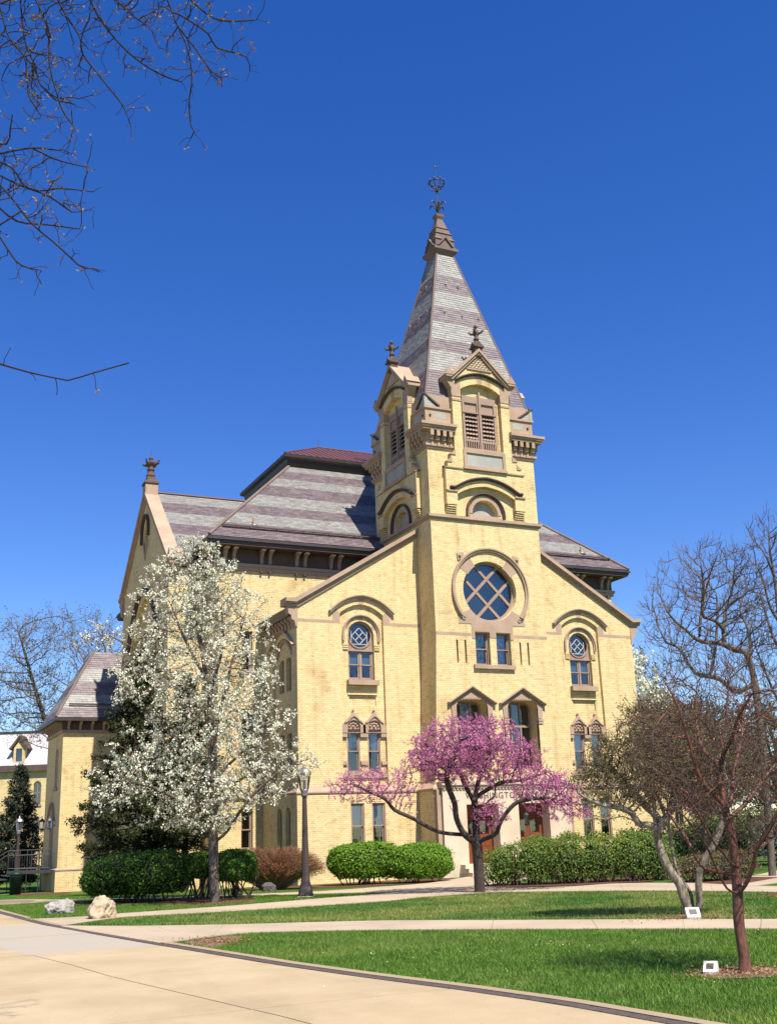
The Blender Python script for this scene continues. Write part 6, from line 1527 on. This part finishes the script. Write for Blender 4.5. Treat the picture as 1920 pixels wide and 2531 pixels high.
bare_tree((-9.9, 45.5, -.5), 19, (-11.6, 45, 14.2), (7.2, 6.5, 5.6), 31, 'tall grey budding tree rising behind the stair wing at left', BG, .26, leaf='leaf_haze', lsize=.13, lper=1.8, natt=1300, r_tip=.011, ltw=.8, step=.48)
oak = [[(1.46,-15.4,-.2),(1.55,-15.44,1.4),(1.65,-15.5,3.95),(1.67,-15.51,5.09),(1.68,-15.51,6.24),(1.61,-15.48,6.88),(1.5,-15.43,7.29)],
 [(1.5,-15.43,7.29),(1.07,-15.34,7.39),(0.62,-15.25,7.56),(0.0,-15.08,7.63),(-0.3,-15.06,7.75),(-0.62,-15.03,8.01),(-1.05,-14.95,8.38),(-1.35,-14.92,8.81)],
 [(0.79,-15.3,7.59),(0.9,-15.17,8.09),(1.19,-15.14,8.91),(1.56,-15.14,9.56),(1.88,-15.12,10.65)], [(0.69,-15.36,8.08),(0.37,-15.37,8.34),(-0.07,-15.31,8.5),(-0.04,-15.48,9.39),(-0.12,-15.59,10.04)],
 [(-0.12,-15.08,7.69),(0.14,-14.96,8.47),(0.49,-14.88,9.2),(0.9,-14.82,10.12)], [(1.61,-15.48,6.88),(1.82,-15.4,7.51),(1.92,-15.27,8.16),(1.87,-15.07,8.89),(2.42,-15.16,9.97)],
 [(1.68,-15.51,6.21),(1.15,-15.14,5.95),(0.79,-14.85,6.41),(0.33,-14.52,6.58),(0.16,-14.33,6.7),(0.03,-14.15,7.13),(-0.1,-13.98,7.6),(-0.42,-13.71,7.81)],
 [(0.49,-14.71,6.49),(0.67,-14.78,7.16),(0.79,-14.81,7.57),(0.97,-14.87,8.53),(1.04,-14.89,9.4)]]
oak2 = [[(5.6,-13.5,-.2),(5.5,-13.45,2),(5.43,-13.42,4.29),(5.44,-13.43,5.72),(5.37,-13.4,7.54),(5.34,-13.38,8.85),(5.37,-13.4,10.56),(5.35,-13.38,11.72),(5.42,-13.42,12.6)],
 [(5.37,-13.4,7.54),(5.19,-13.12,8.32),(5.11,-12.9,9.69),(5.17,-12.74,10.38)],[(5.34,-13.38,8.85),(4.96,-13.38,9.47),(4.72,-13.45,10.5),(4.43,-13.49,11.01)],[(5.37,-13.4,10.56),(5.3,-13.14,11.58),(5.17,-12.85,12.11)],[(5.44,-13.43,5.72),(6.2,-13.6,7.2),(7.0,-13.8,9.2)],[(5.43,-13.42,4.6),(4.7,-13.3,6.2),(4.2,-13.2,7.8)]]
bare_tree((1.45, -15.4, 0), 12, (.5, -15.0, 8.6), (2.35, 2.4, 2.5), 41, 'big bare oak with a bent main limb, right of the hall', 'bare trees at right', .13, polys=oak, natt=1300, step=.2, r_tip=.0075, ltw=.75, name='bare_tree', mats=('bark_grey', 'twig_far'))
bare_tree((5.6, -13.5, 0), 14, (5.4, -13.4, 9.4), (2.2, 2.2, 3.7), 43, 'tall bare tree at the right edge of the picture', 'bare trees at right', .12, polys=oak2, natt=1200, step=.22, r_tip=.0075, ltw=.75, mats=('bark_grey', 'twig_far'))
bare_tree((10, 2, 0), 8.5, (10, 2, 5.2), (3.2, 3.0, 2.8), 47, 'bronze-leaved tree behind the bare oak', 'leafing trees at right', .16, natt=500, leaf='leaf_bronze', lsize=.13, lper=5, step=.3, r_tip=.008, name='leafing_tree')
bare_tree((3.4, -10.5, 0), 6.5, (3.3, -10.6, 4.1), (2.3, 2.3, 2.1), 48, 'bronze-leaved small tree just right of the hall corner', 'leafing trees at right', .11, natt=500, leaf='leaf_bronze', lsize=.09, lper=5, step=.22, r_tip=.006, name='leafing_tree')
bare_tree((8.5, -9.5, 0), 7, (8.3, -9.5, 4.0), (2.8, 2.6, 2.4), 49, 'bronze-leaved tree at the far right behind the maple', 'leafing trees at right', .12, natt=500, leaf='leaf_bronze', lsize=.10, lper=5, step=.25, r_tip=.007, name='leafing_tree')
bare_tree((22.6, 16.8, 0), 13, (22.5, 16.8, 8.8), (1.9, 1.9, 4.4), 51, 'narrow white blossoming tree behind the right corner of the hall', BG, .18, natt=450, leaf='petal_white', lsize=.22, lper=4, step=.35, r_tip=.012, name='blossom_tree')
bare_tree((16.5, 4.6, 0), 5, (16.5, 4.6, 3.1), (1.8, 1.6, 1.1), 53, 'small pink flowering tree glimpsed behind the right trunks', BG, .1, natt=260, leaf='petal_pink', lsize=.12, lper=5, step=.2, r_tip=.007, name='redbud_tree')
bare_tree((27, 24, 0), 15, (27, 24, 10.5), (5, 4.5, 4.2), 54, 'brown budding tree far behind the right side of the hall', BG, .25, natt=500, leaf='leaf_bronze', lsize=.2, lper=.8, step=.55, r_tip=.016)

# ---------------- evergreens
def evergreen(name, base, h, r, seed, label, leaf, n_br=170, dens=1.0, low=.8, droop=-.25, sz=.10, irregular=.3):
    rng = np.random.default_rng(seed); b = np.array(base, float); root = thing(name, base, label, 'tree')
    mb = MB(); mb.tube([b+np.array([0, 0, -.2]), b+np.array([.05, .03, h*.5]), b+np.array([0, 0, h*.96])], [.02*h, .012*h, .01], 7); mb.build('trunk', 'bark_dark', root)
    C, N = [], []; mbr = MB()
    for i in range(n_br):
        z = low+(h-low)*(i/n_br)**1.1; t = (z-low)/(h-low)
        L = r*((1-t)**.75*.95+.06)*rng.uniform(1-irregular*1.4, 1+irregular*.6)*(1-.35*max(0, .15-t)/.15); a = i*2.399+rng.normal(0, .4)
        d = np.array([math.cos(a), math.sin(a), 0]); ns = int(L*26*dens)+5
        s_ = rng.uniform(.15, 1, ns)**.7; lift = droop*s_**1.5*L*.6+.10*L*s_**3
        side = np.cross(d, [0, 0, 1]); wdt = (.30*L*(1-s_)+.12)*rng.normal(0, .6, ns)
        base_p = b+np.array([0, 0, z])
        cc = base_p+d*(s_*L)[:, None]+side*wdt[:, None]; cc[:, 2] += lift+rng.normal(0, .05, ns)
        for _ in range(5):
            C.append(cc+rng.normal(0, .075, cc.shape)); N.append(np.tile([d[0]*.3, d[1]*.3, 1.0], (ns, 1)))
        tipp = base_p+d*L*.85+np.array([0, 0, droop*L*.45]); mbr.tube([base_p, (base_p+tipp)/2+np.array([0, 0, .03]), tipp], [.022, .015, .006], 4, cap=False)
    mbr.build('limbs', 'bark_dark', root, kind='stuff')
    C = np.concatenate(C); N = np.concatenate(N)
    V, F = quads(C, sz, rng, N, aspect=.42, flat=.6); mesh_np('crown', V, F, [leaf], root)
    return root
evergreen('cedar_tree', (-15.3, 1.0, 0), 9.4, 2.7, 61, 'dark evergreen cedar behind the white pear, left of the hall', 'leaf_cedar', 190, low=1.3, irregular=.45, sz=.15)
evergreen('cedar_tree', (-13.2, 1.6, 0), 8.6, 2.0, 62, 'second dark cedar, nearer the hall wall behind the pear', 'leaf_cedar', 150, low=1.5, irregular=.45, sz=.15)
evergreen('spruce_tree', (-16.5, 26.0, gh(0, 26)), 7.0, 2.0, 63, 'dusky spruce behind the stair landing at far left', 'leaf_spruce', 190, low=.5, droop=-.35, irregular=.25, sz=.15)

# ---------------- hedges and shrubs
def hedge(name, blobs, base, seed, label, leaf, n, sz=.07, core=True, stems=24, cat='hedge', spot=None, spotn=0, fuzz=.05, group='hedges along the hall', gap=0.0, corescale=.86):
    """clipped mass: blobs = [(centre, radii, exponent)]; leaves spread over the joint surface"""
    rng = np.random.default_rng(seed); root = thing(name, base, label, cat, group)
    def inside(P, k=1.0):
        m = np.zeros(len(P), bool)
        for c, r, e in blobs:
            q = np.abs((P-np.array(c))/(np.array(r)*k)); m |= (q**e).sum(1) < 1
        return m
    C, N = [], []
    vol = np.array([r[0]*r[1]+r[1]*r[2]+r[0]*r[2] for c, r, e in blobs]); vol = vol/vol.sum()
    for (c, r, e), f in zip(blobs, vol):
        m = int(n*f*1.25); v = rng.normal(size=(m, 3)); v /= np.linalg.norm(v, axis=1)[:, None]
        v[:, 2] = np.where(v[:, 2] < -.75, -v[:, 2], v[:, 2])
        k = (np.abs(v)**e).sum(1)**(-1/e); s_ = v*k[:, None]
        bump = 1+fuzz*(np.sin(s_[:, 0]*5+seed)*np.cos(s_[:, 1]*6)+np.sin(s_[:, 2]*7+s_[:, 0]*4))*.6+rng.normal(0, fuzz*.5, m)-np.abs(rng.normal(0, .035+gap, m))+np.where(rng.random(m) < .035, rng.uniform(.02, .13, m), 0)
        p = np.array(c)+s_*bump[:, None]*np.array(r); nrm = s_**1/np.array(r)**1; nrm /= np.linalg.norm(nrm, axis=1)[:, None]
        others = np.zeros(m, bool)
        for (c2, r2, e2) in blobs:
            if c2 is c: continue
            q = np.abs((p-np.array(c2))/(np.array(r2)*.93)); others |= (q**e2).sum(1) < 1
        C.append(p[~others]); N.append(nrm[~others])
    C = np.concatenate(C); N = np.concatenate(N); ok = C[:, 2] > .05; C, N = C[ok], N[ok]
    V, F = quads(C, sz, rng, N, aspect=.6, flat=.75)
    parts = [(V, F, 0)]; mats = [leaf]
    if spot:
        top = C[(N[:, 2] > .2)]; sp_ = top[rng.integers(0, len(top), spotn)]+rng.normal(0, .03, (spotn, 3)); parts.append((*quads(sp_, sz*.8, rng), 1)); mats.append(spot)
    Vc, Fc, Mc = joinVF(parts); mesh_np('foliage', Vc, Fc, mats, root, Mc)
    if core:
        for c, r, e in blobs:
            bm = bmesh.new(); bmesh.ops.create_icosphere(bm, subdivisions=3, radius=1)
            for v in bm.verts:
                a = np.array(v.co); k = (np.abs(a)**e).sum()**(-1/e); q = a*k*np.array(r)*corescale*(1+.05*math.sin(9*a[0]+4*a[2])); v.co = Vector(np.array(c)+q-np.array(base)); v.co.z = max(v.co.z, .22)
            me = bpy.data.meshes.new('dark_core'); bm.to_mesh(me); bm.free(); me.materials.append(M['hedge_core']); link(bpy.data.objects.new('dark_core', me), root)  # near-black solid core added inside the leaves to block the view through
    mb = MB()
    for i in range(stems):
        c, r, e = blobs[rng.integers(0, len(blobs))]; g = np.array([c[0]+rng.normal(0, r[0]*.35), c[1]+rng.normal(0, r[1]*.35), -.05]); tp = np.array([g[0]+rng.normal(0, .3), g[1]+rng.normal(0, .3), c[2]+rng.uniform(-.1, .3)*r[2]])
        mb.tube([g, (g+tp)/2+rng.normal(0, .05, 3), tp], [.022, .018, .01], 5, cap=False)
    mb.build('stems', 'twig_brown', root, kind='stuff')
    return root
hd = lambda u, f, o: (o[0]+rgt[0]*u+fwd[0]*f, o[1]+rgt[1]*u+fwd[1]*f)
o_ = (-16.9, -8.3)
hp = lambda u, f, z: (*hd(u, f, o_), z)
hedge('clipped_hedge', [(hp(-1.2, .6, .72), (1.15, 1.0, .66), 2.6), (hp(.15, .0, .80), (1.0, .9, .68), 2.6), (hp(-.6, .4, .85), (1.1, .9, .6), 2.8)], (*o_, 0), 71, 'dark green clipped hedge left of the pear trunk, pear shade put into its colour', 'leaf_hedge_shade', 15000, sz=.075, stems=30)
hedge('clipped_hedge', [(hp(1.35, .5, .98), (.75, .6, .42), 2.4)], (*hd(1.35, .5, o_), 0), 72, 'narrow vase-shaped clipped bush with bare legs between hedge and pear trunk', 'leaf_hedge_shade', 4200, sz=.07, stems=26)
hedge('clipped_hedge', [(hp(2.45, .45, .92), (.72, .65, .52), 2.4)], (*hd(2.45, .45, o_), 0), 73, 'clipped bush just right of the pear trunk', 'leaf_hedge_shade', 6500, sz=.07, stems=30)
o2 = (-7.45, -4.7)
h2 = lambda u, f, z: (*hd(u, f, o2), z)
hedge('clipped_hedge', [(h2(-.55, .2, .78), (1.35, 1.0, .70), 2.8), (h2(-1.0, .3, .85), (1.0, .9, .58), 2.6)], (*hd(-.5, .2, o2), 0), 74, 'bright green rounded clipped hedge below the lower left windows', 'leaf_hedge', 17000, sz=.075, stems=20)
hedge('clipped_hedge', [(h2(1.45, -.1, .70), (1.2, 1.0, .68), 2.5)], (*hd(1.45, -.1, o2), 0), 75, 'bright green rounded clipped hedge next to the portico', 'leaf_hedge', 13000, sz=.075, stems=14)
o3 = (-4.4, -12.4)
h3 = lambda u, f, z: (*hd(u, f, o3), z)
hedge('open_hedge', [(h3(-2.0, .15, .60), (.75, .6, .62), 2.3), (h3(-1.0, .0, .72), (.9, .7, .74), 2.4)], (*hd(-1.6, 0, o3), 0), 76, 'loose leafy green hedge just right of the redbud trunk', 'leaf_hedge_o', 9000, sz=.065, stems=60, fuzz=.14, gap=.12, corescale=.6)
hedge('open_hedge', [(h3(.1, .0, .76), (.95, .75, .76), 2.4), (h3(1.0, .05, .74), (.8, .7, .74), 2.4)], (*hd(.5, 0, o3), 0), 77, 'loose green hedge with yellow forsythia flowers along its top', 'leaf_hedge_o', 10000, sz=.065, stems=60, fuzz=.13, spot='leaf_yellow', spotn=420, gap=.12, corescale=.6)
hedge('open_hedge', [(h3(2.2, .1, .74), (.85, .7, .76), 2.4), (h3(3.0, .3, .70), (.7, .7, .72), 2.4)], (*hd(2.6, 0, o3), 0), 78, 'loose green hedge at right end, behind the crabapple', 'leaf_hedge_o', 9000, sz=.065, stems=60, fuzz=.13, spot='leaf_yellow', spotn=90, gap=.12, corescale=.6)
hedge('low_shrub', [((-1.6, -15.9, .40), (1.3, .7, .42), 2.2), ((-.4, -15.5, .42), (1.1, .7, .45), 2.2)], (-1.2, -15.8, 0), 79, 'low brownish shrub mass behind the crabapple stems', 'leaf_bronze', 6000, sz=.055, stems=50, cat='shrub', fuzz=.16, gap=.1, corescale=.7, group='shrubs at right')
hedge('low_shrub', [((6.5, -6.5, .9), (2.6, 1.0, .95), 2.2), ((11, -4, 1.1), (3, 1.2, 1.2), 2.2), ((2.5, -7.8, .8), (1.8, 1.0, .9), 2.2)], (6.5, -6.5, 0), 80, 'green shrub row behind the right-hand trunks', 'leaf_hedge_o', 9000, sz=.10, stems=40, cat='shrub', fuzz=.16, gap=.1, corescale=.8, group='shrubs at right')
hedge('blossom_shrub', [((9.5, -7.5, .9), (1.2, .9, .95), 2.2)], (9.5, -7.5, 0), 81, 'white blossoming shrub seen through the maple twigs', 'petal_white', 1800, sz=.09, stems=20, cat='shrub', fuzz=.2, gap=.2, corescale=.6, group='shrubs at right')
# evergreen backdrop far right so that the lawn does not run to an empty horizon
for k, (x, y, r_, h_) in enumerate(((24, 2, 3.2, 7), (33, 6, 3.6, 8), (20, -8, 3.0, 6), (40, 0, 4, 9), (-40, 60, 4, 10), (-30, 70, 4, 9))):
    evergreen('background_evergreen', (x, y, -.3), h_, r_, 90+k, ['broad evergreen far behind the bare oak', 'taller evergreen far behind at right', 'evergreen beyond the right-hand lawn', 'large evergreen at the far right distance', 'evergreen beyond the left plaza', 'second evergreen beyond the left plaza'][k], 'leaf_spruce', 90, low=.3, sz=.26, dens=.7)

# russet barberry: many fine arching stems with a haze of small leaves
rng = np.random.default_rng(83); root = thing('russet_bush', (-11.7, -4.7, 0), 'russet brown twiggy bush behind the lamp post', 'shrub')
V, F = [], []; n = 4200; a = rng.uniform(0, 2*math.pi, n); s_ = rng.uniform(.15, 1, n)**.6
ctr = np.stack([-11.7+rgt[0]*rng.uniform(-.9, .9, n)*.9, -4.7+rgt[1]*rng.uniform(-.9, .9, n)*.9, np.zeros(n)], 1)
end = np.array([-11.7, -4.7, 0])+np.stack([rgt[0]*np.cos(a)*1.95*s_+fwd[0]*np.sin(a)*1.0*s_, rgt[1]*np.cos(a)*1.95*s_+fwd[1]*np.sin(a)*1.0*s_, (1.48*np.sqrt(np.maximum(0, 1-(s_*.88)**2.4))+.05)*rng.uniform(.62, 1.02, n)], 1)
bs = np.array([-11.7, -4.7, 0])+(ctr-np.array([-11.7, -4.7, 0]))*.5; mid = bs*.45+end*.55; mid[:, 2] += .22*end[:, 2]
segs = 4; w0 = .010
pts = [((1-t)**2)[:, None]*bs+(2*t*(1-t))[:, None]*mid+(t**2)[:, None]*end for t in [np.full(n, i/segs) for i in range(segs+1)]]
sd = np.cross(end-bs, rng.normal(size=(n, 3))); sd /= np.linalg.norm(sd, axis=1)[:, None]
Vl = np.stack([p+sgn*sd*w0*(1-.7*i/segs) for i, p in enumerate(pts) for sgn in (-1, 1)], 1).reshape(-1, 3); m = 2*(segs+1)
Fl = np.concatenate([np.stack([np.arange(n)*m+2*i, np.arange(n)*m+2*i+1, np.arange(n)*m+2*i+3, np.arange(n)*m+2*i+2], 1) for i in range(segs)])
tl = rng.uniform(.55, 1.0, (n*14, 1)); id_ = np.repeat(np.arange(n), 14)
lc_ = (1-tl)**2*bs[id_]+2*tl*(1-tl)*mid[id_]+tl**2*end[id_]+rng.normal(0, .03, (n*14, 3)); Vq, Fq = quads(lc_, .042, rng, aspect=.5)
Vc, Fc, Mc = joinVF([(Vl, Fl, 0), (Vq, Fq, 1)]); mesh_np('foliage', Vc, Fc, ['straw', 'leaf_russet'], root, Mc)
mb = MB()
for i in range(30): mb.tube([bs[i*7], mid[i*7]*.5+bs[i*7]*.5, mid[i*7]], [.02, .016, .008], 5, cap=False)
mb.build('stems', 'twig_brown', root, kind='stuff')

# ---------------- grass blades
PATHS = []
def in_poly(P, poly):
    x, y = P[:, 0], P[:, 1]; ins = np.zeros(len(P), bool); n = len(poly); j = n-1
    for i in range(n):
        xi, yi = poly[i]; xj, yj = poly[j]
        c = ((yi > y) != (yj > y)) & (x < (xj-xi)*(y-yi)/((yj-yi) or 1e-9)+xi); ins ^= c; j = i
    return ins
def blades(name, poly, n, h, w, mat, seed, label, avoid=()):
    rng = np.random.default_rng(seed); xs = [p[0] for p in poly]; ys = [p[1] for p in poly]
    P = np.stack([rng.uniform(min(xs), max(xs), n*2), rng.uniform(min(ys), max(ys), n*2)], 1); P = P[in_poly(P, poly)]
    for av in avoid: P = P[~in_poly(P, av)]
    P = P[:n]+rng.normal(0, .045, (len(P[:n]), 2)); m = len(P); z = ghv(P[:, 0], P[:, 1])
    a = rng.uniform(0, 2*math.pi, m); d = np.stack([np.cos(a), np.sin(a)], 1)*w*.5
    lean = rng.normal(0, .45, (m, 2))*h; hh = h*rng.uniform(.55, 1.25, m)
    V = np.stack([np.column_stack([P-d, z]), np.column_stack([P+d, z]), np.column_stack([P+lean, z+hh])], 1).reshape(-1, 3)
    return tag(mesh_np(name, V, np.arange(3*m).reshape(m, 3), [mat]), label, 'grass', kind='stuff')
ring_ = [(-16.22+.55*math.cos(t*.5236), -33.3+.45*math.sin(t*.5236)) for t in range(12)]
lawn1 = [(-20.3, -24.2), (-19.6, -23.2), (-18.9, -22.85), (-18.5, -22.85), (-17.0, -23.95), (-14.82, -26.25), (-13.15, -28.15), (-11.97, -29.58), (-8, -34.3), (-8, -45), (-18.7, -45), (-18.72, -38), (-18.78, -36), (-18.90, -34), (-19.14, -32.4), (-19.49, -30.6), (-19.81, -28.6), (-20.1, -26)]
blades('grass_near', lawn1, 260000, .045, .010, 'blade_near', 101, 'mown green lawn in the foreground', [ring_, [(-20.15, -23.75), (-19.6, -23.2), (-19.05, -22.95), (-18.95, -23.5), (-19.5, -24.4), (-20.1, -25.2)]])
lawn2 = [(-20.75, -17.0), (-19.5, -15.55), (-18.6, -15.6), (-17.1, -15.85), (-14.6, -15.95), (-12.4, -15.85), (-11, -15.05), (-9.0, -14.95), (-8.47, -15.0), (-7.4, -16.4), (-6.3, -18.0), (-5.5, -19.7), (-4.9, -22), (-4.5, -25), (-3.2, -30), (-4, -34.5), (-6.6, -32.7), (-10.7, -27.95), (-12.0, -26.3), (-13.8, -24.15), (-15.4, -22.15), (-16.77, -21.1), (-18.46, -19.95), (-20.1, -18.35)]
blades('grass_middle', lawn2, 150000, .05, .016, 'blade_mid', 102, 'sunlit lawn between the two front paths', [[(-5.0, -22.2), (-6.2, -23.1), (-5.6, -24.4), (-4.4, -25.2), (-4.5, -23)]])
lawn3 = [(-21.3, -13.3), (-21.3, -5.1), (-19.47, -5.0), (-18.0, -5.1), (-16.2, -7.45), (-14.4, -8.4), (-12.6, -9.65), (-10.1, -11.5), (-11, -11.75), (-13.25, -12.35), (-15.85, -13.15), (-17.8, -13.5), (-19.1, -13.6), (-20, -13.9)]
blades('grass_back', lawn3, 70000, .05, .018, 'blade_near', 103, 'strip of lawn around the pear and the grey boulder', [[(-19.2, -6.6), (-15.2, -8.7), (-14.0, -9.9), (-15.0, -12.2), (-16.6, -12.2), (-17.4, -9.9), (-19.4, -8.1)]])
lawn4 = [(-19.6, 4.0), (-18.9, -2.2), (-17.6, -3.7), (-15.8, -6.0), (-12.4, -7.8), (-12.2, 0), (-13, 6), (-15.6, 13), (-18, 14)]
blades('grass_beyond', lawn4, 40000, .05, .022, 'blade_near', 104, 'lawn between the back path and the hall wall')

def litter(name, spots, n, sz, mats, seed, label):
    """loose dead leaves and petals lying on the ground"""
    rng = np.random.default_rng(seed); C = []
    for x, y, rx, ry, f in spots:
        m = int(n*f); a = rng.uniform(0, 2*math.pi, m); r = np.abs(rng.normal(0, .6, m)); C.append(np.stack([x+rx*r*np.cos(a), y+ry*r*np.sin(a)], 1))
    C = np.concatenate(C); P = np.column_stack([C, ghv(C[:, 0], C[:, 1])+.035]); V, F = quads(P, sz, rng, np.tile([0, 0, 1.0], (len(P), 1)), aspect=.6, flat=.35)
    return tag(mesh_np(name, V, F, mats, None, rng.integers(0, len(mats), len(F))), label, 'leaf litter', kind='stuff')
litter('leaf_litter', [(-16.2, -33.3, .75, .6, .22), (-19.6, -24.0, .7, .9, .25), (-11.4, -26.5, 1.2, .8, .2), (-8.8, -14.6, 1.6, .8, .12), (-15.8, -11.8, 1.3, .7, .12), (-6, -23.6, 1, 1, .09)], 5200, .035, ['straw', 'leaf_russet'], 201, 'dry brown leaves scattered at the tree bases and path corners')
litter('lawn_specks', [(-16, -29, 4, 4, .6), (-14, -20, 5, 3, .4)], 420, .022, ['petal_white', 'leaf_yellow'], 202, 'small pale petals and dandelions scattered over the lawns')
